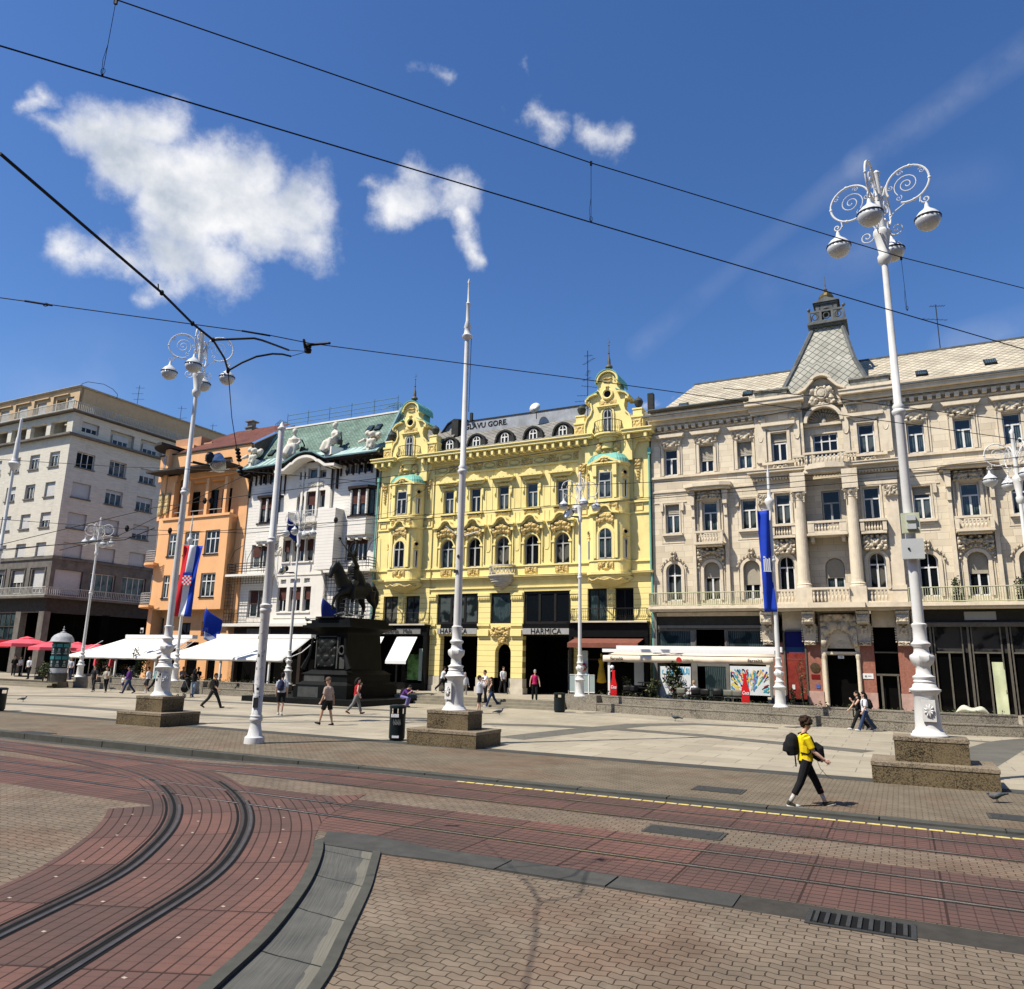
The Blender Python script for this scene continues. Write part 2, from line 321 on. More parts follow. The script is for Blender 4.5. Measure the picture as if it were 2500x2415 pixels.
# ---------------- palette ----------------
def S(h): h=h.lstrip('#'); return lin(tuple(int(h[i:i+2],16)/255 for i in (0,2,4)))
def paver_node(M,n,l,b,rows=(.12,.24),amp=.02,wl=.12,mort=.07,col=(.2,.165,.135),mcol=(.06,.05,.042),var=.22,rot=0):
    "interlocking pavers: brick courses whose joints zigzag"
    tcn=n.new('ShaderNodeTexCoord'); mp=n.new('ShaderNodeMapping'); mp.inputs['Rotation'].default_value=(0,0,rot); l.new(tcn.outputs['Object'],mp.inputs[0])
    sp=n.new('ShaderNodeSeparateXYZ'); l.new(mp.outputs[0],sp.inputs[0])
    def mt(op,a,bb):
        q=n.new('ShaderNodeMath'); q.operation=op
        for i,v in enumerate((a,bb)):
            if isinstance(v,(int,float)): q.inputs[i].default_value=v
            elif v is not None: l.new(v,q.inputs[i])
        return q.outputs[0]
    y=mt('ADD',sp.outputs[1],mt('MULTIPLY',mt('PINGPONG',sp.outputs[0],wl/2),amp*4/wl))
    x=mt('ADD',sp.outputs[0],mt('MULTIPLY',mt('PINGPONG',sp.outputs[1],rows[0]/2),.18))
    cb=n.new('ShaderNodeCombineXYZ'); l.new(x,cb.inputs[0]); l.new(y,cb.inputs[1])
    bt=n.new('ShaderNodeTexBrick'); l.new(cb.outputs[0],bt.inputs['Vector']); bt.inputs['Scale'].default_value=1; bt.inputs['Brick Width'].default_value=rows[1]; bt.inputs['Row Height'].default_value=rows[0]
    bt.inputs['Mortar Size'].default_value=mort*rows[0]; bt.inputs['Mortar Smooth'].default_value=.35
    bt.inputs['Color1'].default_value=(*col,1); bt.inputs['Color2'].default_value=tuple(c*(1-var) for c in col)+(1,); bt.inputs['Mortar'].default_value=(*mcol,1)
    no=n.new('ShaderNodeTexNoise'); no.inputs['Scale'].default_value=.9; no.inputs['Detail'].default_value=8; no.inputs['Roughness'].default_value=.72; l.new(tcn.outputs['Object'],no.inputs['Vector'])
    mr=n.new('ShaderNodeMapRange'); l.new(no.outputs['Fac'],mr.inputs[0]); mr.inputs[1].default_value=.3; mr.inputs[2].default_value=.7; mr.inputs[3].default_value=.72; mr.inputs[4].default_value=1.28
    v=n.new('ShaderNodeVectorMath'); v.operation='SCALE'; l.new(bt.outputs['Color'],v.inputs[0]); l.new(mr.outputs[0],v.inputs['Scale'])
    # reddish replaced patches, dark oil and pale gum spots
    n3=n.new('ShaderNodeTexNoise'); n3.inputs['Scale'].default_value=.55; n3.inputs['Detail'].default_value=3; mp3=n.new('ShaderNodeMapping'); mp3.inputs['Location'].default_value=(4,9,1); l.new(tcn.outputs['Object'],mp3.inputs[0]); l.new(mp3.outputs[0],n3.inputs['Vector'])
    q3=n.new('ShaderNodeMapRange'); l.new(n3.outputs['Fac'],q3.inputs[0]); q3.inputs[1].default_value=.48; q3.inputs[2].default_value=.62; q3.inputs[4].default_value=.75
    x3=n.new('ShaderNodeMix'); x3.data_type='RGBA'; x3.blend_type='MULTIPLY'; l.new(q3.outputs[0],x3.inputs[0]); l.new(v.outputs[0],x3.inputs[6]); x3.inputs[7].default_value=(.98,.84,.80,1)
    vo=n.new('ShaderNodeTexVoronoi'); vo.inputs['Scale'].default_value=1.7; l.new(tcn.outputs['Object'],vo.inputs['Vector']); q4=n.new('ShaderNodeMapRange'); l.new(vo.outputs['Distance'],q4.inputs[0]); q4.inputs[1].default_value=.02; q4.inputs[2].default_value=.06; q4.inputs[3].default_value=.45; q4.inputs[4].default_value=0
    n5=n.new('ShaderNodeTexNoise'); n5.inputs['Scale'].default_value=2.3; n5.inputs['Detail'].default_value=9; n5.inputs['Roughness'].default_value=.8; l.new(tcn.outputs['Object'],n5.inputs['Vector']); q5=n.new('ShaderNodeMapRange'); l.new(n5.outputs['Fac'],q5.inputs[0]); q5.inputs[1].default_value=.56; q5.inputs[2].default_value=.72; q5.inputs[4].default_value=.5
    x4=n.new('ShaderNodeMix'); x4.data_type='RGBA'; l.new(q5.outputs[0],x4.inputs[0]); l.new(x3.outputs[2],x4.inputs[6]); x4.inputs[7].default_value=(.30,.25,.19,1)
    x5=n.new('ShaderNodeMix'); x5.data_type='RGBA'; l.new(q4.outputs[0],x5.inputs[0]); l.new(x4.outputs[2],x5.inputs[6]); x5.inputs[7].default_value=(.05,.04,.03,1); l.new(x5.outputs[2],b.inputs['Base Color'])
    n2=n.new('ShaderNodeTexNoise'); n2.inputs['Scale'].default_value=70; n2.inputs['Detail'].default_value=3; l.new(tcn.outputs['Object'],n2.inputs['Vector'])
    hh=mt('ADD',mt('SUBTRACT',1,bt.outputs['Fac']),mt('MULTIPLY',n2.outputs['Fac'],.35))
    bp=n.new('ShaderNodeBump'); bp.inputs['Strength'].default_value=.8; bp.inputs['Distance'].default_value=.012; l.new(hh,bp.inputs['Height']); l.new(bp.outputs[0],b.inputs['Normal'])
ROADP=mat('interlocking_pavers',(.2,.16,.13),.85,0,1,extra=lambda M,n,l,b:paver_node(M,n,l,b,(.115,.2),.014,.2,.06,(.225,.178,.13),(.055,.043,.03),.16))
SMALLP=mat('small_pavers',(.24,.2,.16),.85,0,1,extra=lambda M,n,l,b:paver_node(M,n,l,b,(.1,.2),.012,.2,.1,(.225,.185,.13),(.10,.08,.055),.14))
def red_node(M,n,l,b,uvc=False,gu=.17,gv=.155,pu=1.5,pv=9):
    tcn=n.new('ShaderNodeTexCoord'); src=tcn.outputs['UV' if uvc else 'Object']
    def mt(op,a,bb=None):
        q=n.new('ShaderNodeMath'); q.operation=op
        for i,v in enumerate((a,bb)):
            if isinstance(v,(int,float)): q.inputs[i].default_value=v
            elif v is not None: l.new(v,q.inputs[i])
        return q.outputs[0]
    sp=n.new('ShaderNodeSeparateXYZ'); l.new(src,sp.inputs[0])
    def groove(s,per,wd): return mt('LESS_THAN',mt('PINGPONG',s,per/2),wd/2)
    g1=groove(sp.outputs[0],gu,.014); g2=groove(sp.outputs[1],gv,.02); g=mt('MAXIMUM',mt('MULTIPLY',g1,.6 if not uvc else .25),g2)
    g3=groove(sp.outputs[0],pu,.028); g=mt('MAXIMUM',g,g3)
    # panel tint: one value per cast panel
    fl=mt('FLOOR',mt('DIVIDE',mt('ADD',sp.outputs[0],pu/2*0),pu)); fv=mt('FLOOR',mt('DIVIDE',sp.outputs[1],.93))
    cb=n.new('ShaderNodeCombineXYZ'); l.new(fl,cb.inputs[0]); l.new(fv,cb.inputs[1]); wn_=n.new('ShaderNodeTexWhiteNoise'); wn_.noise_dimensions='2D'; l.new(cb.outputs[0],wn_.inputs['Vector'])
    no=n.new('ShaderNodeTexNoise'); no.inputs['Scale'].default_value=1.3; no.inputs['Detail'].default_value=8; no.inputs['Roughness'].default_value=.7; l.new(tcn.outputs['Object'],no.inputs['Vector'])
    f=mt('ADD',mt('MULTIPLY',wn_.outputs[0],.34),mt('MULTIPLY',no.outputs['Fac'],.7))
    rp=n.new('ShaderNodeValToRGB'); l.new(f,rp.inputs[0]); e=rp.color_ramp.elements
    e[0].position=.22; e[0].color=(.085,.062,.055,1); e[1].position=.95; e[1].color=(.255,.125,.095,1); q=e.new(.58); q.color=(.15,.085,.070,1)
    mx=n.new('ShaderNodeMix'); mx.data_type='RGBA'; l.new(mt('MULTIPLY',g,.85),mx.inputs[0]); l.new(rp.outputs[0],mx.inputs[6]); mx.inputs[7].default_value=(.035,.02,.016,1); l.new(mx.outputs[2],b.inputs['Base Color'])
    n2=n.new('ShaderNodeTexNoise'); n2.inputs['Scale'].default_value=45; n2.inputs['Detail'].default_value=4; l.new(tcn.outputs['Object'],n2.inputs['Vector'])
    bp=n.new('ShaderNodeBump'); bp.inputs['Strength'].default_value=.7; bp.inputs['Distance'].default_value=.012; l.new(mt('ADD',mt('SUBTRACT',1,g),mt('MULTIPLY',n2.outputs['Fac'],.3)),bp.inputs['Height']); l.new(bp.outputs[0],b.inputs['Normal'])
REDP=mat('red_track_slab',(.2,.1,.09),.8,0,1,extra=lambda M,n,l,b:red_node(M,n,l,b,False))
REDC=mat('red_curve_slab',(.2,.1,.09),.8,0,1,extra=lambda M,n,l,b:red_node(M,n,l,b,True,.17,.155,1.6))
def plaza_node(M,n,l,b,c1=(.47,.415,.31),c2=(.40,.355,.265),mc=(.2,.175,.13),bw=1.5,bh=.95):
    tcn=n.new('ShaderNodeTexCoord'); bt=n.new('ShaderNodeTexBrick'); l.new(tcn.outputs['Object'],bt.inputs['Vector']); bt.inputs['Scale'].default_value=1; bt.inputs['Brick Width'].default_value=bw; bt.inputs['Row Height'].default_value=bh; bt.inputs['Mortar Size'].default_value=.012
    bt.inputs['Color1'].default_value=(*c1,1); bt.inputs['Color2'].default_value=(*c2,1); bt.inputs['Mortar'].default_value=(*mc,1)
    no=n.new('ShaderNodeTexNoise'); no.inputs['Scale'].default_value=.35; no.inputs['Detail'].default_value=9; no.inputs['Roughness'].default_value=.72; l.new(tcn.outputs['Object'],no.inputs['Vector'])
    mr=n.new('ShaderNodeMapRange'); l.new(no.outputs['Fac'],mr.inputs[0]); mr.inputs[1].default_value=.3; mr.inputs[2].default_value=.7; mr.inputs[3].default_value=.78; mr.inputs[4].default_value=1.18
    v=n.new('ShaderNodeVectorMath'); v.operation='SCALE'; l.new(bt.outputs['Color'],v.inputs[0]); l.new(mr.outputs[0],v.inputs['Scale']); l.new(v.outputs[0],b.inputs['Base Color'])
PLAZA=mat('plaza_slabs',(.5,.45,.36),.6,0,1,extra=lambda M,n,l,b:plaza_node(M,n,l,b))
PLAZAD=mat('plaza_dark_slabs',(.2,.2,.18),.6,0,1,extra=lambda M,n,l,b:plaza_node(M,n,l,b,(.17,.165,.14),(.145,.14,.12),(.08,.08,.07),1.2,.6))
PLAZAM=mat('plaza_mid_slabs',(.3,.27,.22),.6,0,1,extra=lambda M,n,l,b:plaza_node(M,n,l,b,(.33,.30,.245),(.29,.265,.215),(.17,.16,.13),1.2,.6))
STEP=mat('step_stone',(.3,.27,.2),.7,.15,3,dirt=(1.5,.5,(.16,.15,.11)))
KERB=mat('kerb_stone',(.085,.085,.072),.75,.18,4,dirt=(2,.4,(.1,.1,.09)))
SLAB=mat('grey_slab',(.072,.072,.066),.8,.14,2.5,bump=.15,bscale=60,dirt=(1.1,.35,(.17,.165,.14)))
def conc_node(M,n,l,b):
    tcn=n.new('ShaderNodeTexCoord'); sp=n.new('ShaderNodeSeparateXYZ'); l.new(tcn.outputs['UV'],sp.inputs[0])
    def mt(op,a,bb=None):
        q=n.new('ShaderNodeMath'); q.operation=op
        for i,v in enumerate((a,bb)):
            if isinstance(v,(int,float)): q.inputs[i].default_value=v
            elif v is not None: l.new(v,q.inputs[i])
        return q.outputs[0]
    mp=n.new('ShaderNodeMapping'); mp.inputs['Scale'].default_value=(1.4,38,1); l.new(tcn.outputs['UV'],mp.inputs[0]); no=n.new('ShaderNodeTexNoise'); no.inputs['Scale'].default_value=1; no.inputs['Detail'].default_value=5; l.new(mp.outputs[0],no.inputs['Vector'])
    n2=n.new('ShaderNodeTexNoise'); n2.inputs['Scale'].default_value=1.6; n2.inputs['Detail'].default_value=8; l.new(tcn.outputs['Object'],n2.inputs['Vector'])
    warp=mt('ADD',sp.outputs[0],mt('MULTIPLY',n2.outputs['Fac'],.12)); jt=mt('LESS_THAN',mt('PINGPONG',warp,.62),.012)
    edge=mt('MULTIPLY',mt('GREATER_THAN',mt('ADD',sp.outputs[1],mt('MULTIPLY',n2.outputs['Fac'],.3)),.80),.45)
    f=mt('ADD',mt('MULTIPLY',no.outputs['Fac'],.5),mt('MULTIPLY',n2.outputs['Fac'],.6)); rp=n.new('ShaderNodeValToRGB'); l.new(f,rp.inputs[0]); e=rp.color_ramp.elements; e[0].position=.35; e[0].color=(.07,.072,.068,1); e[1].position=.75; e[1].color=(.15,.148,.13,1)
    x=n.new('ShaderNodeMix'); x.data_type='RGBA'; l.new(edge,x.inputs[0]); l.new(rp.outputs[0],x.inputs[6]); x.inputs[7].default_value=(.27,.25,.19,1)
    y=n.new('ShaderNodeMix'); y.data_type='RGBA'; l.new(jt,y.inputs[0]); l.new(x.outputs[2],y.inputs[6]); y.inputs[7].default_value=(.02,.02,.018,1); l.new(y.outputs[2],b.inputs['Base Color'])
    bp=n.new('ShaderNodeBump'); bp.inputs['Strength'].default_value=.7; bp.inputs['Distance'].default_value=.01; l.new(mt('SUBTRACT',no.outputs['Fac'],jt),bp.inputs['Height']); l.new(bp.outputs[0],b.inputs['Normal'])
CONC=mat('combed_concrete',(.1,.1,.09),.85,0,extra=conc_node)
STEEL2=mat('polished_rail',(.62,.6,.57),.3,.25,6,metal=1)
STEEL=mat('rail_steel',(.2,.185,.165),.5,.25,6,metal=1)
RUST=mat('rusty_steel',(.075,.062,.052),.5,.35,5,metal=.55,bump=.2)
BLACK=mat('dark_gap',(.008,.008,.008),.9,0)
YELP=mat('yellow_marking',(.62,.5,.16),.8,.3,9,dirt=(6,.6,(.2,.12,.08)))
IRON=mat('cast_iron',(.06,.062,.06),.55,.2,20,metal=.4,bump=.3)
def sm(x): x=max(0,min(1,x)); return x*x*(3-2*x)
def hz(u,v): return -.03-.13*(1-sm((u-4)/8))*sm((v+33)/2.5)
def struct(o): o['kind']='structure'; return o
def sheetuv(name,u0,u1,v0,v1,dz,m,nu=60,nv=8,fn=None):
    b=MB(); f=fn or hz
    b.sheet(lambda s,t:(u0+(u1-u0)*s,v0+(v1-v0)*t,f(u0+(u1-u0)*s,v0+(v1-v0)*t)+dz),nu,nv)
    o=b.build(name,m,None); o.matrix_world=FM; return struct(o)
def flat(u,v): return 0
sheetuv('ground',-900,900,-700,900,-.6,mat('distant_ground',(.2,.19,.17),.9),40,40,flat)
sheetuv('road',-140,80,-75,-30.2,0,ROADP,240,50)
sheetuv('track_bed',-140,80,-35.93,-33.5,.004,REDP,240,6)
sheetuv('track_bed',-140,80,-32.38,-30.62,.004,REDP,240,6)
sheetuv('pavement',-140,80,-29.9,-24.7,0,SMALLP,60,4,flat)
sheetuv('plaza',-140,80,-24.7,-5,0,PLAZA,60,10,flat)
# plaza edge strips and the darker slab pattern
sheetuv('paving_band',-140,80,-25.35,-24.72,.004,SLAB,60,1,flat)
def ptband(name,pts,wd,m,dz=.004,close=False):
    "band of slabs along a ground polyline (world xy)"
    b=MB(); n=len(pts); P=[Vector((p[0],p[1],0)) for p in pts]; vs=[];fs=[]
    for i,p in enumerate(P):
        d=(P[min(i+1,n-1)]-P[max(i-1,0)]).normalized(); nn=Vector((-d.y,d.x,0)); ww=wd[i] if isinstance(wd,list) else wd
        vs+=[tuple(p+nn*ww/2+Vector((0,0,dz))),tuple(p-nn*ww/2+Vector((0,0,dz)))]
    fs=[(2*i,2*i+1,2*i+3,2*i+2) for i in range(n-1)]; b.add(vs,fs); return struct(b.build(name,m))
def bez(pts,n=24):
    out=[]; m=len(pts)
    for i in range(m-1):
        p0,p1,p2,p3=pts[max(i-1,0)],pts[i],pts[i+1],pts[min(i+2,m-1)]
        for k in range(n):
            t=k/n; out.append(tuple(.5*((2*p1[j])+(-p0[j]+p2[j])*t+(2*p0[j]-5*p1[j]+4*p2[j]-p3[j])*t*t+(-p0[j]+3*p1[j]-3*p2[j]+p3[j])*t**3) for j in range(len(p1))))
    out.append(tuple(pts[-1])); return out
def gpl(l,z=0): return [tuple(gp(x,y,z)[:2]) for x,y in l]
ptband('paving_band',bez(gpl([(2660,1800),(2500,1812),(2440,1826),(2390,1850),(2330,1880)]),8),[1.5]*33,PLAZAD,.004)
ptband('paving_band',gpl([(1245,1803),(1400,1785),(1560,1770),(1700,1768),(1900,1778)]),[1.2,1.25,1.3,1.0,.5],PLAZAD,.005)
ptband('paving_band',gpl([(1180,1768),(1330,1772),(1500,1780),(1700,1795),(2000,1824),(2120,1836)]),.95,PLAZAD,.006)
ptband('paving_band',gpl([(-60,1716),(120,1722),(330,1737),(640,1752),(760,1745),(1100,1757)]),.9,PLAZAD,.006)
ptband('paving_band',gpl([(-60,1698),(180,1700),(420,1708),(700,1722),(960,1735)]),.9,PLAZAD,.005)
ptband('paving_band',gpl([(2280,1802),(2420,1812),(2600,1830)]),.6,PLAZAD,.003)
ptband('paving_band',gpl([(1380,1740),(1560,1752),(1800,1770)]),.5,PLAZAM,.003)
# kerb stones along the plaza edge
kb=MB(); u=-60
rnd=random.Random(4)
while u<60:
    l_=1.9; h=hz(u+.9,-30.2); t=rnd.uniform(-.006,.006)
    kb.box(u+.012,u+l_-.012,-30.2+t,-29.88,-.6,.012+t*.5,0); u+=l_
k=kb.build('kerb',KERB); k.matrix_world=FM; struct(k)
b=MB(); 
u=13.3
while u<60: b.box(u,u+.2,-30.6,-30.52,hz(u,-30.5)-.02,hz(u,-30.5)+.009); u+=.235
k=b.build('yellow_line',YELP); k.matrix_world=FM; struct(k)
sheetuv('paving_band',-20,80,-30.5,-30.2,.006,SLAB,100,1)
# near grey band, slabs with open joints
b=MB(); u=14.4; GRU=UV(gp(2100,2257,-.03))[0]
while u<70:
    if u>14.2 and not (GRU-.52-1.48<u<GRU+.52): b.box(u+.01,u+1.48,-36.5+rnd.uniform(-.012,.012),-35.99,-.3,hz(u,-36)+.016+rnd.uniform(-.003,.004))
    u+=1.5
k=b.build('paving_band',SLAB); k.matrix_world=FM; struct(k)
sheetuv('paving_band',14.4,70,-36.53,-35.95,.001,mat('joint_dirt',(.05,.045,.038),.9,.2,5),60,1)
# ---- curved track ----
lr=[(16.0,-44.5),(15.1,-42.6),(14.35,-40.86),(13.61,-39.2),(12.72,-37.94),(11.66,-36.75),(10.36,-35.62),(8.75,-34.55),(6.9,-33.65),(4.2,-32.95),(1.0,-32.55),(-3,-32.35),(-9,-32.3)]
CV=[Vector((a,b_)) for a,b_ in bez(lr,10)]
for _ in range(6): CV=[CV[0]]+[(CV[i-1]+CV[i]*2+CV[i+1])/4 for i in range(1,len(CV)-1)]+[CV[-1]]
CL=[0]
for i in range(1,len(CV)): CL.append(CL[-1]+(CV[i]-CV[i-1]).length)
def cvo(i,o):
    d=(CV[min(i+1,len(CV)-1)]-CV[max(i-1,0)]).normalized(); return CV[i]+Vector((d.y,-d.x))*o
def cvstrip(name,o0,o1,dz,m,i0=0,i1=None,nn=6,thick=0):
    i1=i1 or len(CV)-1; b=MB(); b.uv=[]; vs=[];fs=[]
    for i in range(i0,i1+1):
        for j in range(nn+1):
            a=o0(i) if callable(o0) else o0; c=o1(i) if callable(o1) else o1
            o=a+(c-a)*j/nn; q=cvo(i,o); vs.append((q.x,q.y,hz(q.x,q.y)+dz)); b.uv.append((CL[i],o))
    for i in range(i1-i0):
        for j in range(nn): a=i*(nn+1)+j; fs.append((a,a+1,a+nn+2,a+nn+1))
    if thick:
        nvv=len(vs); vs+=[(x,y,z-thick) for x,y,z in vs]; b.uv+=b.uv[:]
        for i in range(i1-i0):
            a=i*(nn+1); fs.append((a+nn+1,a,a+nvv,a+nn+1+nvv)); a+=nn; fs.append((a,a+nn+1,a+nn+1+nvv,a+nvv))
    b.add(vs,fs); o=b.build(name,m); o.matrix_world=FM; return struct(o)
RG=1.13
def near(v): return min(range(len(CV)),key=lambda i:abs(CV[i].y-v))
iJ=near(-35.7)
CLn=bez([(18.6,-44.6),(17.9,-42.6),(17.17,-40.9),(16.7,-39.79),(16.04,-38.59),(15.5,-37.75),(14.93,-36.97),(14.45,-36.4),(14.1,-35.9)],6)
CRn=bez([(19.45,-44.4),(18.5,-42.2),(17.76,-40.4),(17.22,-39.4),(16.52,-38.15),(16.05,-37.4),(15.55,-36.62)],6)
def lat(i): return min((CV[i]-Vector(q)).length for q in CLn)-.1
cvstrip('track_bed',-1.02,lat,.008,REDC,0,iJ,14)
cvstrip('track_bed',-.35,RG+.35,.009,REDC,iJ,len(CV)-1,6)
for o in (0,RG):
    sg=-1 if o==0 else 1
    cvstrip('tram_rail',o-.05,o+.12,.013,RUST,0,iJ+12,3)
    cvstrip('tram_rail',o-.045,o+.0,.019,STEEL if 0 else RUST,0,iJ+12,1)
    cvstrip('tram_rail',o+.005,o+.055,.016,BLACK,0,iJ+12,1)
    cvstrip('tram_rail',o-.12,o-.08,.012,BLACK,0,iJ+6,1)
    cvstrip('tram_rail',o+.085,o+.13,.018,STEEL,0,iJ,1); cvstrip('tram_rail',o+.14,o+.17,.012,BLACK,0,iJ,1)
    cvstrip('tram_rail',o-.05,o+.04,.013,RUST,iJ+12,len(CV)-1,2)
def plstrip(name,A_,B_,dz,m,thick=0):
    n=min(len(A_),len(B_)); b=MB(); b.uv=[]; vs=[];fs=[]; d=0
    for i in range(n):
        if i: d+=(Vector(A_[i])-Vector(A_[i-1])).length
        for j,q in enumerate((A_[i],B_[i])): vs.append((q[0],q[1],hz(*q)+dz)); b.uv.append((d,j*.8))
    for i in range(n-1): fs.append((2*i,2*i+1,2*i+3,2*i+2))
    if thick:
        vs+=[(x,y,z-thick) for x,y,z in vs]; b.uv+=b.uv[:]
        for i in range(n-1):
            for a in (0,1): fs.append((2*i+a,2*i+2+a,2*i+2+a+2*n,2*i+a+2*n))
    b.add(vs,fs); o=b.build(name,m); o.matrix_world=FM; return struct(o)
def offl(l,o):
    out=[]
    for i,p in enumerate(l):
        d=(Vector(l[min(i+1,len(l)-1)])-Vector(l[max(i-1,0)])).normalized(); q=Vector(p)+Vector((d.y,-d.x))*o; out.append((q.x,q.y))
    return out
def upto(l,v): return [p for p in l if p[1]<=v]
cl=upto(CLn,-36.95); cr=upto(CRn,-36.5)
import itertools
def resamp(l,n):
    L_=[0]
    for a,c in zip(l[:-1],l[1:]): L_.append(L_[-1]+(Vector(c)-Vector(a)).length)
    out=[]
    for k in range(n):
        s=L_[-1]*k/(n-1); i=max(0,min(len(l)-2,next((j for j in range(len(L_)-1) if L_[j+1]>=s-1e-9),len(l)-2))); t=(s-L_[i])/(L_[i+1]-L_[i]); out.append(tuple(Vector(l[i]).lerp(Vector(l[i+1]),t)))
    return out
cl2=resamp(upto(CLn,-36.55),40); cr2=resamp(cr,40)
plstrip('kerb',offl(cl2,-.1),offl(cl2,.03),.05,KERB,.2)
plstrip('concrete_strip',offl(cl2,.035),offl(cr2,-.0),.006,CONC)
plstrip('kerb',cr2,offl(cr2,.11),.03,KERB,.2)
b=MB(); b.xy([(14.2,-35.95),(14.9,-35.8),(16.0,-35.99),(17.0,-36.5),(15.9,-36.62),(14.62,-36.62)],-.2,hz(14,-36)+.02)
k=b.build('paving_slab',SLAB); k.matrix_world=FM; struct(k)
# small pale studs set in the curve slabs
b=MB()
for i in range(4,iJ,1):
    if i%5==0:
        for o in (.42,RG+.62,-.62):
            q=cvo(i,o+rnd.uniform(-.01,.01)); z=hz(q.x,q.y); b.box(q.x-.022,q.x+.022,q.y-.014,q.y+.014,z,z+.011)
k=b.build('lifting_sockets',mat('pale_mortar',(.42,.34,.27),.9,.2,8)); k.matrix_world=FM; struct(k)
# straight rails
for nm,v in (('near',-34.08),('near',-34.98),('far',-31.33),('far',-32.28)):
    b=MB()
    for u0 in range(-80,60,2):
        for (a,c,dz,mi) in ((-.06,.075,.008,1),(-.035,.02,.013,0),(.026,.06,.011,2)):
            b.sheet(lambda s,t:(u0+2*s,v+a+(c-a)*t,hz(u0+2*s,v)+dz),2,1,mi)
    k=b.build('tram_rail',[STEEL2,RUST,BLACK]); k.matrix_world=FM; struct(k)
# manhole covers, drain
def cover(px_,w_,d_,z=0,label='',rot=0,grate=False):
    p=gp(px_[0],px_[1],z); t=empty('drain_grate' if grate else 'manhole_cover',(p.x,p.y,z+.004),FROT+rot,label,'drain grate' if grate else 'manhole cover',None if grate else 'manhole covers in the paving')
    b=MB(); b.box(-w_/2-.05,w_/2+.05,-d_/2-.05,-d_/2,0,.008); b.box(-w_/2-.05,w_/2+.05,d_/2,d_/2+.05,0,.008); b.box(-w_/2-.05,-w_/2,-d_/2,d_/2,0,.008); b.box(w_/2,w_/2+.05,-d_/2,d_/2,0,.008); b.build('frame',SLAB if not grate else IRON,t)
    b=MB()
    if grate:
        b.box(-w_/2,w_/2,-d_/2,d_/2,0,.003,1)
        n=9
        for i in range(n):
            x=-w_/2+.05+(w_-.1)*i/(n-1); b.box(x-.02,x+.02,-d_/2+.002,d_/2-.002,.004,.022)
    else:
        b.box(-w_/2+.008,w_/2-.008,-d_/2+.008,d_/2-.008,0,.01); b.box(-w_*.35,-w_*.3,-.02,.02,.01,.016); b.box(w_*.3,w_*.35,-.02,.02,.01,.016)
    b.build('grate' if grate else 'lid',[IRON,BLACK],t); return t
cover((1671,2033),1.15,.5,-.03,'dark rectangular cover in the brown pavers between the tram tracks')
cover((1755,1929),.95,.55,0,'brown paver-filled cover in the pavement behind the walking boy')
cover((2490,1999),.9,.5,0,'brown cover in the pavement at the right edge of the photo')
cover((2105,2256),1.0,.5,-.03,'iron drain grate set into the grey kerb band','',0) if 0 else None
cover((2100,2257),.95,.42,-.03,'slotted iron drain grate in the grey band beside the near track',0,True)
cover((85,1790),1.3,.5,0,'flat grey cover in the pavement near the left kerb')
# ---- terrace, steps and granite walls ----
TZ=.45
def P2(u,v): return (u,v)
WL=[(-33.8,-8.5),(-12.4,-8.6)]
WR=[UV(gp(x,y,0)) for x,y in [(1382,1732),(1700,1755),(2080,1779),(2243,1790.5),(2500,1801.5)]]
WR.append((WR[-1][0]+8,WR[-1][1]-1.0))
b=MB(); b.xy([(-140,-9.3),(-33.8,-9.3),(-33.8,-8.2),(-12.4,-8.2),(-12.4,-7.0),(-4,-6.0),(5.2,-6.0),(5.3,WR[0][1]+.45)]+[(a,c+.45) for a,c in WR[1:]]+[(60,WR[-1][1]+.4),(60,12),(-140,12)],-.3,TZ)
k=b.build('terrace',PLAZA); k.matrix_world=FM; struct(k)
b=MB()
for i in range(3):
    d=.36*(2-i)
    b.xy([(-12.4,-6.05-d),(5.25,-6.05-d),(5.25,-5.7),(-12.4,-5.7)],-.1,.15*(i+1)-.004 if i<2 else TZ+.004)
    b.xy([(-140,-9.3-d),(-33.85,-9.3-d),(-33.85,-9.0),(-140,-9.0)],-.1,.15*(i+1)-.004 if i<2 else TZ+.004)
k=b.build('steps',STEP); k.matrix_world=FM; struct(k)
def granite_node(M,n,l,b,c0,c1,sc_):
    tcn=n.new('ShaderNodeTexCoord'); vo=n.new('ShaderNodeTexVoronoi'); vo.inputs['Scale'].default_value=sc_; l.new(tcn.outputs['Object'],vo.inputs['Vector'])
    no=n.new('ShaderNodeTexNoise'); no.inputs['Scale'].default_value=1.3; no.inputs['Detail'].default_value=6; l.new(tcn.outputs['Object'],no.inputs['Vector'])
    sx=n.new('ShaderNodeSeparateColor'); l.new(vo.outputs['Color'],sx.inputs[0])
    q=n.new('ShaderNodeMath'); q.operation='MULTIPLY_ADD'; l.new(no.outputs['Fac'],q.inputs[0]); q.inputs[1].default_value=.9; 
    q2=n.new('ShaderNodeMath'); q2.operation='MULTIPLY'; l.new(sx.outputs[0],q2.inputs[0]); q2.inputs[1].default_value=.8; l.new(q2.outputs[0],q.inputs[2])
    rp=n.new('ShaderNodeValToRGB'); l.new(q.outputs[0],rp.inputs[0]); rp.color_ramp.elements[0].position=.35; rp.color_ramp.elements[0].color=(*c0,1); rp.color_ramp.elements[1].position=1.15; rp.color_ramp.elements[1].color=(*c1,1)
    l.new(rp.outputs[0],b.inputs['Base Color'])
    bp=n.new('ShaderNodeBump'); bp.inputs['Strength'].default_value=.35; bp.inputs['Distance'].default_value=.01; l.new(sx.outputs[0],bp.inputs['Height']); l.new(bp.outputs[0],b.inputs['Normal'])
GRAN=mat('granite_wall',(.3,.27,.22),.75,0,extra=lambda M,n,l,b:granite_node(M,n,l,b,(.08,.07,.055),(.34,.305,.24),36))
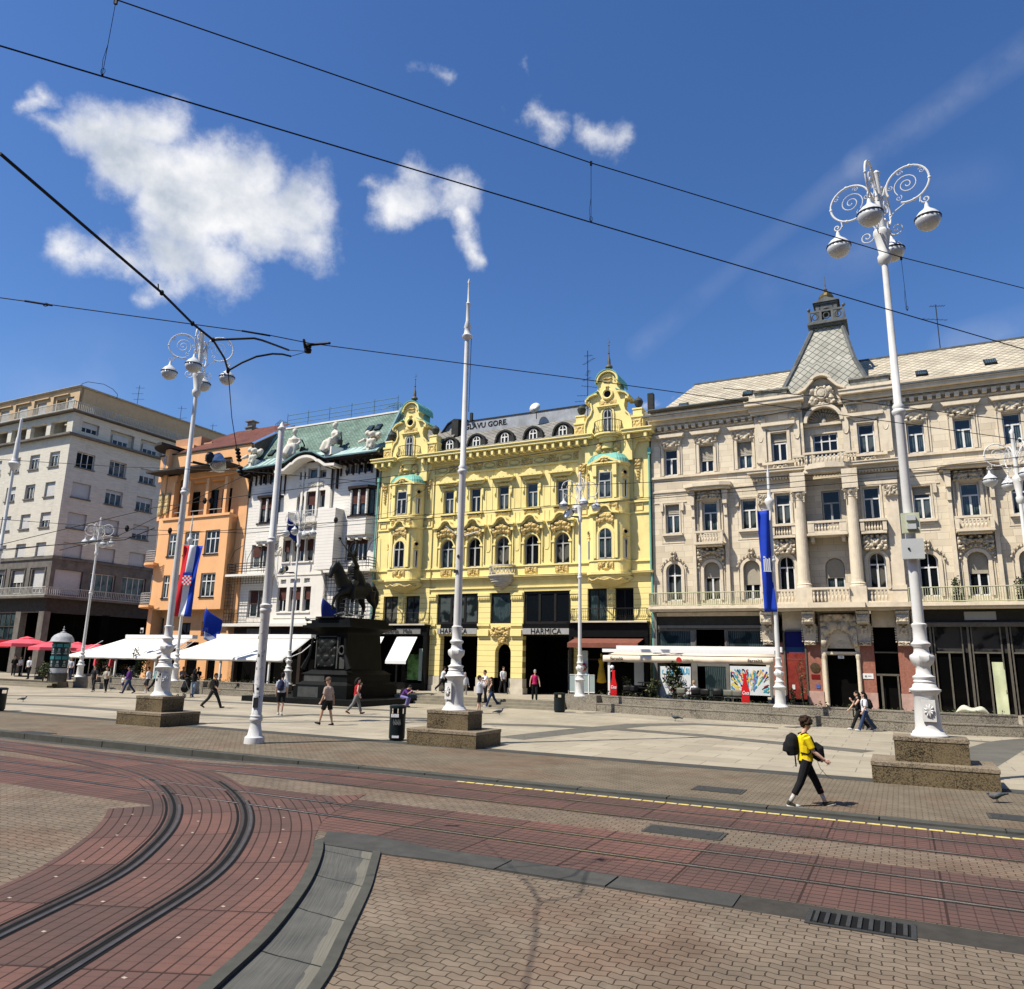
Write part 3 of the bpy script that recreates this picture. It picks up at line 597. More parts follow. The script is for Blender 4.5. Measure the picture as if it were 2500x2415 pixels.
GRANP=mat('granite_pedestal',(.3,.27,.22),.6,0,extra=lambda M,n,l,b:granite_node(M,n,l,b,(.012,.009,.005),(.20,.155,.09),46))
GRANT=mat('granite_cap',(.3,.27,.22),.6,0,extra=lambda M,n,l,b:granite_node(M,n,l,b,(.05,.04,.025),(.33,.27,.19),46))
def planter(name,pts,label,cat,h=.84,bench=.45,joint=2.6,skip=()):
    t=empty(name,(0,0,0),0,label,cat); 
    wb=MB(); bb=MB(); jb=MB()
    for (a,c) in zip(pts[:-1],pts[1:]):
        A=Vector((a[0],a[1],0)); B=Vector((c[0],c[1],0)); d=(B-A); ln=d.length; d/=ln; n_=Vector((-d.y,d.x,0)); ang=math.atan2(d.y,d.x)
        M=FM@Matrix.Translation(A)@Matrix.Rotation(ang,4,'Z')
        nj=max(1,int(ln/joint)); 
        for i in range(nj):
            x0=ln*i/nj; x1=ln*(i+1)/nj
            wb.box(x0+.006,x1-.006,.42,.75,-.1,h-.06,0,M); wb.box(x0-.0,x1-.004,.4,.78,h-.06,h,0,M)
            bb.box(x0+.006,x1-.006,.0,.42,-.1,bench-.05,0,M); bb.box(x0,x1-.004,-.02,.4,bench-.05,bench,0,M)
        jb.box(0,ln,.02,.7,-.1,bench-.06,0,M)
    for (x,i) in skip: # pier blocks carrying lamps, full height and flush with the bench
        a,c=pts[i],pts[i+1]; A=Vector((a[0],a[1],0)); d=(Vector((c[0],c[1],0))-A).normalized(); M=FM@Matrix.Translation(A)@Matrix.Rotation(math.atan2(d.y,d.x),4,'Z')
        wb.box(x-1.1,x+1.1,-.03,.41,-.1,h+.003,0,M); wb.box(x-1.1,x+1.1,.77,1.5,.1,h+.003,0,M)
    wb.build('wall',GRAN,t); bb.build('bench',GRAN,t); jb.build('joints',mat('dark_joint',(.07,.06,.05),.9),t); return t  # even dark backing visible between the stone blocks
planter('planter_wall',WL,'long pale granite planter wall with low bench in front of the white awnings, behind the walkers','planter wall',skip=[(2.0,0),(13.2,0)])
planter('planter_wall',WR,'long granite planter wall with low bench in front of the cream building and cafe','planter wall',skip=[(1.0,0),(15.2,1)])
# ---------------- facade helpers (building-local: x=u along the front, y=v into the building, z up) ----------------
def wall(b,u0,u1,z0,z1,ops,v=0,th=.34,mi=0,asg=8):
    zs=sorted({z0,z1}|{o[2] for o in ops}|{o[3] for o in ops}); zs=[z for z in zs if z0<=z<=z1]
    for za,zb in zip(zs[:-1],zs[1:]):
        zm=(za+zb)/2; cut=sorted((o[0],o[1]) for o in ops if o[2]<zm<o[3]); x=u0
        for a,c in cut:
            if a>x+1e-4: b.box(x,a,v,v+th,za,zb,mi)
            x=max(x,c)
        if x<u1-1e-4: b.box(x,u1,v,v+th,za,zb,mi)
    for o in ops:
        if len(o)>4 and o[4]:
            a,c,_,d=o[:4]; r=(c-a)/2; cx=(a+c)/2; zc=d-r*o[4]
            pts=[(cx-r*cos(PI*i/asg),zc+r*o[4]*sin(PI*i/asg)) for i in range(asg+1)]
            for p,q in zip(pts[:-1],pts[1:]): b.xz([p,q,(q[0],d),(p[0],d)],v,v+th,mi)
MC={}
def shared(key,fn):
    if key not in MC: MC[key]=fn()
    return MC[key]
def window(par,u,z,wd,h,v,fm,gm,arch=0,style='T',blind=0,bm=None,fw=.07,rz=0,curtain=None,sub=True):
    "window centred at u, sill z; frame is the part, pane and blind its sub-parts. style T: transom+mullion, X: n panes (tuple), O: open"
    k=('w',round(wd,2),round(h,2),fm.name,arch,style,fw)
    def frame():
        b=MB(); x=wd/2
        if arch:
            r=x; zc=h-r*arch
            b.box(-x,-x+fw,0,.06,0,zc); b.box(x-fw,x,0,.06,0,zc)
            N_=8
            for i in range(N_):
                a0,a1=PI*i/N_,PI*(i+1)/N_
                b.xz([(-r*cos(a0),zc+r*arch*sin(a0)),(-r*cos(a1),zc+r*arch*sin(a1)),(-(r-fw)*cos(a1),zc+(r-fw)*arch*sin(a1)),(-(r-fw)*cos(a0),zc+(r-fw)*arch*sin(a0))],0,.06)
        else:
            b.box(-x,-x+fw,0,.06,0,h); b.box(x-fw,x,0,.06,0,h); b.box(-x+fw,x-fw,.0,.06,h-fw,h)
        b.box(-x+fw,x-fw,0,.06,0,fw)
        if style=='T':
            zt=h*(.64 if not arch else .66); b.box(-x+fw,x-fw,-.02,.05,zt-fw*.55,zt+fw*.55); b.box(-fw*.75,fw*.75,-.03,.05,fw,zt-fw*.55)
            if arch: b.box(-fw*.4,fw*.4,-.01,.05,zt+fw*.55,h-fw)
        elif style[0]=='X':
            n=int(style[1]); t=float(style[2:] or 0)
            for i in range(1,n): xx=-x+wd*i/n; b.box(xx-fw*.5,xx+fw*.5,-.02,.05,fw,h-fw if not arch else h*.8)
            if t: b.box(-x+fw,x-fw,-.015,.045,h*t-fw*.5,h*t+fw*.5)
        return b.mesh('window',fm)
    if gm in (GL,GLC,GLS): gm=random.Random(int(u*37+z*91)).choice((gm,gm,GL,GLC,GLC2,GLS))
    o=inst('window',shared(k,frame),par,(u,v,z),rz)
    k2=('p',round(wd,2),round(h,2),gm.name,arch)
    def pane():
        b=MB(); x=wd/2-.01
        if arch:
            r=x; zc=h-.01-r*arch; poly=[(-x,.01),(x,.01)]+[(r*cos(PI*i/10),zc+r*arch*sin(PI*i/10)) for i in range(11)]
            b.xz(poly,.03,.05)
        else: b.box(-x,x,.03,.05,.01,h-.01)
        return b.mesh('pane',gm)
    inst('pane',shared(k2,pane),o)
    if blind:
        k3=('b',round(wd,2),round(h,2),round(blind,2),(bm or fm).name,arch)
        def bl():
            b=MB(); x=wd/2-.015; hb=h*blind; zz=h-hb
            n=max(3,int(hb/.09))
            if arch:
                r=x; zc=h-.02-r*arch; 
                pts=[(r*cos(PI*i/10),zc+r*arch*sin(PI*i/10)) for i in range(11)]
                b.xz([(-x,zz),(x,zz)]+[p for p in pts if p[1]>zz],-.035,.0)
            else:
                for i in range(n):
                    a=zz+hb*i/n; c=zz+hb*(i+1)/n; b.add([(-x,-.045,a),(x,-.045,a),(x,-.02,c),(-x,-.02,c),(-x,-.0,a),(x,-.0,a)],[(0,1,2,3),(4,5,1,0)])
            b.box(-x,x,-.055,.0,zz-.035,zz)
            return b.mesh('blind',bm or fm)
        inst('blind',shared(k3,bl),o)
    return o
def relief(b,u0,u1,z0,z1,v,dp,seed,nu=22,nv=14,mi=0,shape=None,freq=1.0,sym=True):
    "carved relief: mirrored lumps and scrolls rising dp from the wall"
    cx=(u0+u1)/2; hw=(u1-u0)/2; hh=z1-z0; rs=random.Random(seed)
    lum=[(rs.uniform(-1,1),rs.uniform(0,1),rs.uniform(.08,.2),rs.uniform(.4,1)) for _ in range(int(22*freq))]
    def fn(s,t):
        x=(s*2-1); xx=abs(x) if sym else x; hgt=0
        for lx,lz,lr,lh in lum:
            d=math.hypot((xx-abs(lx) if sym else xx-lx)*hw/hh if hw<hh else (xx-(abs(lx) if sym else lx)),(t-lz)*(1 if hw<hh else hh/hw)); hgt=max(hgt,lh*max(0,1-(d/lr)**2)**.5 if d<lr else 0)
        m=1.0
        if shape: m=shape(xx,t)
        e=min(1,min(s,1-s)*10)*min(1,min(t,1-t)*8)
        return (cx+x*hw,v-dp*hgt*m*(1 if e>.3 else 0)+(0.002 if hgt*m>0 else .03),z0+t*hh)
    b.sheet(lambda s,t:fn(s,t),nu,nv,mi)
def tri_shape(x,t): return 1 if t<1-x*.75 else 0
def dome_shape(x,t): return 1 if (x*x+(t-.1)**2*.9)<1 else 0
def arcpts(cx,cz,r,a0,a1,n=10,rz=None): return [(cx+r*cos(a0+(a1-a0)*i/n),cz+(rz or r)*sin(a0+(a1-a0)*i/n)) for i in range(n+1)]
def band(b,pts,wd,y0,y1,mi=0):
    "moulding along an (x,z) polyline"
    n=len(pts); L_=[];R_=[]
    for i,p in enumerate(pts):
        a=pts[max(i-1,0)];c=pts[min(i+1,n-1)]; dx,dz=c[0]-a[0],c[1]-a[1]; l_=math.hypot(dx,dz) or 1; nx,nz=-dz/l_,dx/l_
        L_.append((p[0]+nx*wd/2,p[1]+nz*wd/2)); R_.append((p[0]-nx*wd/2,p[1]-nz*wd/2))
    for i in range(n-1): b.xz([L_[i],L_[i+1],R_[i+1],R_[i]],y0,y1,mi)
def cornice(b,u0,u1,z,hgt,proj,v=0,mi=0,brk=0,dent=0,ends=True):
    "profiled cornice from z up to z+hgt, projecting proj"
    st=[(.0,.22,.25),(.22,.5,.45),(.5,.62,.55),(.62,.9,.92),(.9,1,1)]
    for a,c,p in st:
        e=proj*p if ends else 0
        b.box(u0-e*.5,u1+e*.5,v-proj*p,v+.05,z+hgt*a,z+hgt*c,mi)
    if brk:
        n=max(1,int((u1-u0)/brk)); 
        for i in range(n+1):
            x=u0+(u1-u0)*i/n; b.box(x-.09,x+.09,v-proj*.85,v,z+hgt*.1,z+hgt*.6,mi)
    if dent:
        n=int((u1-u0)/dent)
        for i in range(n):
            x=u0+(i+.25)*(u1-u0)/n; b.box(x,x+dent*.55,v-proj*.45,v-.01,z-dent*.5,z+.02,mi)
def balus(b,u0,u1,z0,h,v,th=.14,n=None,mi=0,rail=True,seg=6):
    n=n or max(1,round((u1-u0)/.2)); 
    if rail: b.box(u0-.04,u1+.04,v-th/2-.03,v+th/2+.03,z0+h-.1,z0+h,mi); b.box(u0,u1,v-th/2,v+th/2,z0,z0+.07,mi)
    hh=h-.17; pr=[(.035,0),(.035,hh*.06),(.05,hh*.12),(.065,hh*.3),(.05,hh*.45),(.025,hh*.56),(.04,hh*.62),(.055,hh*.75),(.035,hh*.9),(.05,hh*.94),(.05,hh)]
    for i in range(n):
        x=u0+(u1-u0)*(i+.5)/n; b.lathe(pr,(x,v,z0+.07),seg,mi)
def railing(par,pts,z,h,m,name='balcony_railing',sp=.13,belly=0,r=.014,panel=False,rails=2,deco=True):
    b=MB(); P_=[Vector((p[0],p[1],0)) for p in pts]
    for zz in ([z+h,z+.06] if rails==2 else [z+h*(i+1)/rails for i in range(rails)]):
        b.tube([(p.x,p.y,zz) for p in P_],r*1.5,4)
    for a,c in zip(P_[:-1],P_[1:]):
        l_=(c-a).length; n=max(1,int(l_/sp)); d=(c-a)/l_; nn=Vector((d.y,-d.x,0))
        for i in range(n+1):
            p=a+d*l_*i/n
            if belly:
                q=[(p+nn*(belly*sin(PI*min(1,t*1.6))),z+.06+(h-.06)*t) for t in (0,.15,.35,.6,1)]
                b.tube([(x.x,x.y,zz) for x,zz in q],r*.8,4,cap=False)
            else: b.tube([(p.x,p.y,z+.06),(p.x,p.y,z+h)],r*.8 if i%6 else r*1.4,4,cap=False)
            if deco and i<n and not belly and i%2==0:
                c_=p+d*l_/n*.5; b.tube([(c_.x+d.x*.045*cos(t),c_.y+d.y*.045*cos(t),z+h*.25+.05*sin(t)) for t in [k*PI/3 for k in range(6)]],r*.5,3,closed=True)
            if belly and i<n: 
                c_=p+d*l_/n*.5+nn*belly; b.tube([(c_.x+d.x*.05*cos(t),c_.y+d.y*.05*cos(t),z+h*.32+.08*sin(t)) for t in [k*PI/3 for k in range(6)]],r*.6,3,closed=True)
    return b.build(name,m,par)
def roof_tile(name,c0,c1,mc,bw,bh,moss=None,diamond=False,slope=None):
    def ex(M,n,l,b):
        tcn=n.new('ShaderNodeTexCoord'); mp=n.new('ShaderNodeMapping'); l.new(tcn.outputs['UV'],mp.inputs[0])
        if diamond: mp.inputs['Rotation'].default_value=(0,0,R(45)); mp.inputs['Scale'].default_value=(1,1,1)
        bt=n.new('ShaderNodeTexBrick'); l.new(mp.outputs[0],bt.inputs['Vector']); bt.inputs['Scale'].default_value=1; bt.inputs['Brick Width'].default_value=bw; bt.inputs['Row Height'].default_value=bh; bt.inputs['Mortar Size'].default_value=.018 if not diamond else .02
        bt.offset=0 if diamond else .5
        bt.inputs['Color1'].default_value=(*c0,1); bt.inputs['Color2'].default_value=(*c1,1); bt.inputs['Mortar'].default_value=(*mc,1)
        no=n.new('ShaderNodeTexNoise'); no.inputs['Scale'].default_value=.8; no.inputs['Detail'].default_value=8; l.new(tcn.outputs['Object'],no.inputs['Vector'])
        mr=n.new('ShaderNodeMapRange'); l.new(no.outputs['Fac'],mr.inputs[0]); mr.inputs[1].default_value=.3; mr.inputs[2].default_value=.7; mr.inputs[3].default_value=.75; mr.inputs[4].default_value=1.2
        v=n.new('ShaderNodeVectorMath'); v.operation='SCALE'; l.new(bt.outputs['Color'],v.inputs[0]); l.new(mr.outputs[0],v.inputs['Scale']); l.new(v.outputs[0],b.inputs['Base Color'])
        iv=n.new('ShaderNodeMath'); iv.operation='SUBTRACT'; iv.inputs[0].default_value=1; l.new(bt.outputs['Fac'],iv.inputs[1])
        bp=n.new('ShaderNodeBump'); bp.inputs['Strength'].default_value=.8; bp.inputs['Distance'].default_value=.03; l.new(iv.outputs[0],bp.inputs['Height']); l.new(bp.outputs[0],b.inputs['Normal'])
    return mat(name,c0,.75,0,1,extra=ex)
def uvquad(b,quads,mi=0):
    "sloped roof faces with metre UVs: each quad = 4 points, first edge along the eave"
    if b.uv is None: b.uv=[]
    for q in quads:
        P_=[Vector(p) for p in q]; e=(P_[1]-P_[0]).normalized(); nn=(P_[1]-P_[0]).cross(P_[-1]-P_[0]).normalized(); f=nn.cross(e)
        b.add(q,[tuple(range(len(q)))],mi); b.uv+=[((p-P_[0]).dot(e)+P_[0].x%1,(p-P_[0]).dot(f)) for p in P_]
WHITE=mat('white_paint',(.72,.71,.67),.5,.06,3)
WFR=mat('white_window_frame',(.7,.69,.65),.5,.08,6)
GFR=mat('grey_window_frame',(.42,.42,.39),.55,.12,6)
DFR=mat('dark_frame',(.02,.018,.016),.5,.2,6)
BLW=mat('roller_blind',(.62,.6,.55),.7,.08,5)
BLB=mat('beige_shutter',(.36,.32,.24),.75,.15,5,stretch=(1,1,9))
BLR=mat('red_brown_shade',(.1,.04,.03),.8,.2,4)
GL=glass('window_glass',(.006,.008,.010),spec=.35); GLC=glass('window_glass_curtain',(.010,.014,.015),(.14,.17,.16),cs=7,spec=.35); GLC2=glass('window_glass_drape',(.010,.012,.012),(.22,.21,.17),cs=11,spec=.35); GLB=glass('black_glass',(.003,.003,.003),spec=.1)
GLS=glass('sky_tint_glass',(.014,.026,.03),(.07,.1,.1),cs=3,spec=.5)  # dark teal base colour stands in for sky reflected in the panes
IRW=mat('black_ironwork',(.010,.010,.010),.6,.1,5)
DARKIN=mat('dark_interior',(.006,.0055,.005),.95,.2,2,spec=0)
COPPER=mat('copper_patina',(.17,.42,.34),.6,.2,3,stretch=(1,1,.3),dirt=(2,.4,(.12,.25,.22)))
def fac_root(name,label,cat): return tag(empty(name,G,FROT),label,cat)
# ---------------- yellow building ----------------
YEL=mat('yellow_plaster',(.80,.665,.31),.85,.06,.7,bump=.08,bscale=25,dirt=(1.3,.45,(.50,.40,.19)))
YELD=mat('yellow_ornament',(.70,.58,.24),.85,.2,6,dirt=(5,.8,(.26,.2,.09)))  # relief shade put into a browner, darker yellow than the wall plaster
YELC=mat('yellow_rusticated',(.80,.665,.31),.85,.06,.7,brick=(30,.36,.012,(.79,.655,.305),(.3,.24,.1),'xz'),bump=.5)
PALE=mat('pale_stone_plinth',(.58,.52,.4),.8,.12,2,dirt=(2,.5,(.3,.25,.18)))
SLATE=roof_tile('grey_slate',(.2,.185,.16),(.25,.235,.2),(.09,.085,.07),.34,.34,diamond=True)
BLKM=mat('black_shopfront',(.007,.007,.007),.4,.2,3,spec=.12)
Y=fac_root('yellow_building','bright yellow ornate townhouse with two scrolled gables and arched windows','building')
YC=-1.68; WX=[-6.13,-3.92,-1.67,.54,2.78]
b=MB()
ops=[(x-.55,x+.55,8.93,11.0,1) for x in WX]+[(x-.42,x+.42,12.87,14.6) for x in WX]
# main wall above the mezzanine
wall(b,-7.4,4.0,7.5,16.75,ops,0)
# mezzanine and ground floor between piers
ops=[(-6.78,-3.42,4.95,7.1),(-6.4,-3.42,TZ,4.2),(-2.49,-.9,5.05,7.1),(-2.05,-.86,TZ,3.72,1),(.02,3.42,4.95,7.15),(.0,3.42,TZ,4.3)]
wall(b,-7.4,4.0,1.47,7.5,[(a,c,max(d,1.47),e)+tuple(r) for a,c,d,e,*r in ops],0,.5,1)
# corner pavilions
for (a,c) in ((-12.2,-7.4),(4.0,8.85)):
    ce=-9.5 if a<-8 else 6.18
    mw=[(-11.36,-10.08,5.0,7.02),(-9.46,-8.2,5.0,7.02)] if a<-8 else [(4.62,5.92,5.1,7.2),(6.45,7.68,5.1,7.2)]
    wall(b,a,c,5.0,7.9,mw,-.1,.5,1); wall(b,a,c,7.9,16.75,[],-.1,.5,0)
b.box(-12.2,8.85,.5,12,7.5,17.0,0); b.box(-12.2,8.85,4.2,12,.4,7.5,0); b.box(-12.2,-12.0,.45,4.2,.4,7.5,0); b.box(8.65,8.85,.45,4.2,.4,7.5,0); 
b.box(-12.2,-12.02,-.1,.6,.45,5.0,1); b.box(8.66,8.85,-.1,.6,.45,5.0,1); b.box(3.44,4.0,-.1,.6,1.5,5.0,1);b.box(-7.4,-7.2,-.1,.6,1.5,5.0,1)
b.build('wall',[YEL,YELC],Y)
b=MB()
for (x0,x1) in ((-7.42,-6.38),(-3.44,-2.5),(-.95,0.02),(3.4,4.02)):
    b.box(x0-.02,x1+.02,-.06,.55,.4,1.45); b.box(x0-.08,x1+.08,-.12,.6,.4,.85)
b.buildc('plinth',PALE,Y)
# trim
b=MB()
def belt(u0,u1,z,h,p,v=0): b.box(u0,u1,v-p,v+.02,z,z+h)
cornice(b,-7.3,3.9,7.95,.28,.34); cornice(b,-12.2,-10.9,7.95,.28,.34,-.1); cornice(b,-8.1,-7.4,7.95,.28,.34,-.1); cornice(b,4.0,4.8,7.95,.28,.34,-.1); cornice(b,7.6,8.85,7.95,.28,.34,-.1)
belt(-7.4,4,8.84,.09,.09); belt(-12.2,-7.4,8.84,.09,.09,-.1); belt(4,8.85,8.84,.09,.09,-.1)
belt(-7.4,4,7.4,.12,.08)
belt(-12.2,-7.4,12.62,.14,.12,-.1); belt(4,8.85,12.62,.14,.12,-.1); belt(-12.2,-7.4,11.9,.1,.08,-.1); belt(4,8.85,11.9,.1,.08,-.1)
belt(-7.4,4,15.75,.12,.1); 
# mezzanine pilaster capitals
for x0,x1 in ((-7.44,-6.82),(-3.44,-2.5),(-.92,-.02),(3.4,4.02)):
    b.box(x0,x1,-.13,.02,6.9,7.08); b.box(x0+.02,x1-.02,-.09,.02,6.62,6.9); b.box(x0,x1,-.1,.02,4.86,5.02)
    n=int((x1-x0)/.13)
    for i in range(n): x=x0+.04+(x1-x0-.08)*(i+.5)/n; b.ball((x,-.1,6.74),(.045,.05,.09),6,4)
    b.box(x0+.04,x1-.04,-.16,.02,4.2,4.62)
for x in (-9.76,6.18): # slim columns between mezzanine windows
    b.box(x-.22,x+.22,-.2,.0,6.72,6.98); b.xz([(x-.15,6.72),(x+.15,6.72),(x+.2,6.3),(x+.1,5.1),(x-.1,5.1),(x-.2,6.3)],-.17,.0)
    relief(b,x-.2,x+.2,6.2,6.9,-.2,.1,5,8,10)
# main cornice: between the gables and the corner stubs
for (a,c) in ((-8.05,4.75),(-12.2,-10.95),(7.75,8.85)):
    cornice(b,a,c,16.62,.72,.95,-.02 if a==-8.05 else -.1,brk=.56)
belt(-8.2,4.8,16.5,.1,.16)
# window surrounds, hoods
for i,x in enumerate(WX):
    band(b,[(x-.62,8.93)]+[(x-.62,10.45)]+arcpts(x,10.45,.62,PI,0,10)+[(x+.62,8.93)],.13,-.07,.0)
    b.box(x-.74,x-.5,-.12,0,10.36,10.48); b.box(x+.5,x+.74,-.12,0,10.36,10.48)
    # curved hood mould
    hp=[(x-1.0,11.78),(x-.62,11.8),(x-.5,11.92)]+arcpts(x,11.9,.44,PI*.92,PI*.08,8,.42)+[(x+.5,11.92),(x+.62,11.8),(x+1.0,11.78)]
    band(b,hp,.11,-.42,0); band(b,[(p[0]*1,p[1]-.1) for p in hp],.09,-.27,0)
    b.box(x-.92,x-.74,-.3,0,11.35,11.7); b.box(x+.74,x+.92,-.3,0,11.35,11.7)
    b.box(x-.86,x-.78,-.1,0,9.2,11.4); b.box(x+.78,x+.86,-.1,0,9.2,11.4)
    # recessed panel line between bays
    if i<4:
        cx_=(x+WX[i+1])/2; band(b,[(cx_-.17,12.6),(cx_-.17,10.1),(cx_-.1,9.95),(cx_+.1,9.95),(cx_+.17,10.1),(cx_+.17,12.6)],.035,-.03,0)
        band(b,[(cx_-.24,15.7),(cx_-.24,12.9),(cx_+.24,12.9),(cx_+.24,15.7)],.03,-.025,0)
    # second floor
    band(b,[(x-.5,12.87),(x-.5,14.68),(x+.5,14.68),(x+.5,12.87)],.13,-.07,0)
    b.box(x-.66,x+.66,-.17,0,12.74,12.86)
    b.xz([(x-.92,15.16),(x-.5,15.2),(x-.28,15.42),(x,15.56),(x+.28,15.42),(x+.5,15.2),(x+.92,15.16),(x+.92,15.06),(x-.92,15.06)],-.4,0)
    b.xz([(x-.8,15.06),(x+.8,15.06),(x+.6,14.86),(x-.6,14.86)],-.22,0)
    for sx in (-1,1):
        b.box(x+sx*.62-.07,x+sx*.62+.07,-.12,0,13.9,14.5); b.ball((x+sx*.62,-.13,14.0),(.06,.06,.12),6,4)
b.build('mouldings',YEL,Y)
b=MB()
for i,x in enumerate(WX):
    relief(b,x-.72,x+.72,10.92,11.85,-.02,.34,11,26,18,shape=lambda xx,t:1 if (t>.25+.0*xx or xx>.55) and t<1.02-xx*.35 else 0,freq=2)
    relief(b,x-.36,x+.36,15.1,15.5,-.25,.2,3,12,9,shape=tri_shape)
    relief(b,x-.25,x+.25,14.68,14.9,-.04,.12,4,8,5)
    if i!=2: relief(b,x-.48,x+.48,8.34,8.8,-.01,.12,6,18,9,freq=1.6)
    relief(b,x-.6,x+.6,12.36,12.72,-.0,.13,8,18,7,shape=lambda xx,t:1 if t>.5 or xx>.75 else 0)
u_=-7.2; k=0
while u_<3.6:
    if k%2==0: b.tube([(u_+.45+.42*cos(t)*1.0,-.03,16.15+.17*sin(t)) for t in [j*PI/5 for j in range(10)]],.03,4,closed=True)
    else:
        b.tube([(u_+.3+.17*cos(t),-.05,16.15+.19*sin(t)) for t in [j*PI/5 for j in range(10)]],.05,4,closed=True); relief(b,u_-.02,u_+.9,15.92,16.42,-.0,.1,k,14,7)
    u_+=.98; k+=1
for x in (-11.75,-7.85,4.3,8.1):
    relief(b,x-.24,x+.24,15.0,15.5,-.12,.16,21,10,10)
    for j in range(5):
        for sx in (-.09,0,.09): b.ball((x+sx*(1-j*.15),-.17,14.9-j*.2),(.05,.05,.07),5,3)
    band(b,[(x-.3,12.95),(x-.3,15.5),(x+.3,15.5),(x+.3,12.95),(x-.3,12.95)],.04,-.14,-.1)
    band(b,[(x-.28,12.1),(x-.28,12.5),(x+.28,12.5),(x+.28,12.1),(x-.28,12.1)],.05,-.16,-.1)
relief(b,-2.4,-.95,4.15,4.85,-.06,.2,31,26,12,freq=2); relief(b,-1.85,-1.05,3.66,4.15,-.06,.22,33,12,9,shape=dome_shape)
b.buildc('ornament',YELD,Y)
# bays, gables
def bay(ce,left):
    b=MB()
    def plan(hw,d,n=6): # flat front, quarter round flanks
        pts=[(ce-hw-.55,-.1)]+[(ce-hw-.55*cos(PI/2*i/n),-.1-d*sin(PI/2*i/n)) for i in range(1,n)]+[(ce-hw,-d-.1),(ce+hw,-d-.1)]+[(ce+hw+.55*sin(PI/2*i/n),-.1-d*cos(PI/2*i/n)) for i in range(1,n)]+[(ce+hw+.55,-.1)]
        return pts
    def lay(hw,d,z0,z1): b.xy(plan(hw,d)+[(ce+hw+.55,.0),(ce-hw-.55,.0)],z0,z1)
    lay(.8,.92,8.1,15.1)
    for z0,z1,e in ((7.86,7.98,.08),(7.98,8.14,.2),(8.82,8.93,.06),(11.82,11.92,.12),(12.6,12.8,.1),(15.0,15.1,.12),(15.1,15.2,.2)): lay(.8+e*.6,.92+e,z0,z1)
    # console under the bay
    for i in range(9):
        t=i/8; r=cos(t*PI/2*.95); b.xy([(ce+1.5*r*cos(PI*j/14),-.1-1.05*r*sin(PI*j/14)) for j in range(15)],7.88-.62*(t)**1.0-.08,7.88-.62*max(0,(i-1)/8))
    # front surrounds
    f=-1.02; 
    for sx in (-1,1):
        b.box(ce+sx*.72-.1,ce+sx*.72+.1,f-.12,f+.02,9.0,11.4); b.box(ce+sx*.68-.1,ce+sx*.68+.1,f-.13,f+.02,12.85,14.7); b.box(ce+sx*.68-.14,ce+sx*.68+.14,f-.22,f+.02,14.3,15.0)
        # round flank windows
        a=R(40); cxx=ce+.8+.55*sin(R(48)) if sx>0 else ce-.8-.55*sin(R(48))
    band(b,[(ce-.52,8.95)]+[(ce-.52,10.45)]+arcpts(ce,10.45,.52,PI,0,10)+[(ce+.52,8.95)],.13,f-.08,f)
    hp=[(ce-.98,11.86),(ce-.5,11.92)]+arcpts(ce,12.0,.38,PI*.95,PI*.05,8,.36)+[(ce+.5,11.92),(ce+.98,11.86)]
    band(b,hp,.1,f-.3,f)
    b.xz([(ce-1.1,15.15),(ce,15.68),(ce+1.1,15.15),(ce+1.1,15.02),(ce,15.5),(ce-1.1,15.02)],f-.2,f+.1); b.xz([(ce-1,15.05),(ce,15.5),(ce+1,15.05)],f-.02,f+.4)
    # gable wall
    z0=16.7; v0=-.42; v1=.25
    prof=[(1.62,z0),(1.62,18.0),(1.45,18.5),(1.2,18.75),(1.1,19.1),(1.18,19.55),(1.4,19.62),(1.4,19.95),(1.05,20.02),(.85,20.3),(.68,20.5),(.62,20.75),(.8,20.85)]
    top=arcpts(0,20.95,.72,0,PI,10,.72)
    poly=[(ce+x,z) for x,z in prof]+[(ce+x,z) for x,z in top]+[(ce-x,z) for x,z in prof[::-1]]
    b.xz(poly,v0,v1)
    b.box(ce-1.62,ce+1.62,-.42,.1,15.4,16.7)
    # cove below the gable balcony
    for sx in (-1,1):
        b.xz([(ce+sx*1.62,16.7),(ce+sx*1.62,15.9),(ce+sx*2.0,16.7)],-.3,0)
        band(b,[(ce+sx*1.62,z0)]+[(ce+sx*x,z) for x,z in prof[1:6]],.1,v0-.1,v0)
        band(b,[(ce+sx*1.48,19.62),(ce+sx*1.48,19.75),(ce+sx*1.25,19.98),(ce+sx*.95,20.1),(ce+sx*.7,20.1)],.1,v0-.25,v0)
        b.box(ce+sx*1.25,ce+sx*1.55,v0-.15,v1+.4,19.55,19.72)
    band(b,arcpts(ce,20.95,.72,0,PI,12),.14,v0-.2,v0+.02); band(b,arcpts(ce,20.95,.5,0,PI,12),.06,v0-.06,v0+.02)
    # niche window surround, oculus
    band(b,[(ce-.42,17.2),(ce-.42,18.7)]+arcpts(ce,18.7,.42,PI,0,8)+[(ce+.42,17.2)],.1,v0-.08,v0)
    b.box(ce-.75,ce+.75,v0-.2,v0,19.18,19.26); b.box(ce-.6,ce+.6,v0-.12,v0,19.08,19.18)
    b.tube([(ce+.33*cos(t),v0-.04,20.05+.33*sin(t)) for t in [j*PI/8 for j in range(16)]],.09,6,closed=True)
    # side urn piers
    for sx in (-1,1):
        x=ce+sx*2.0; b.box(x-.38,x+.38,-.42,.35,17.33,18.2); b.box(x-.42,x+.42,-.48,.4,18.2,18.34); b.box(x-.3,x+.3,-.36,.3,18.34,18.75); b.box(x-.34,x+.34,-.4,.34,18.75,18.85)
    # balcony console and floor
    b.xy([(ce+.95*cos(PI*j/8+PI),-.42+.75*sin(PI*j/8+PI)) for j in range(9)],17.14,17.24); b.xy([(ce+.8*cos(PI*j/8+PI),-.42+.6*sin(PI*j/8+PI)) for j in range(9)],17.02,17.14)
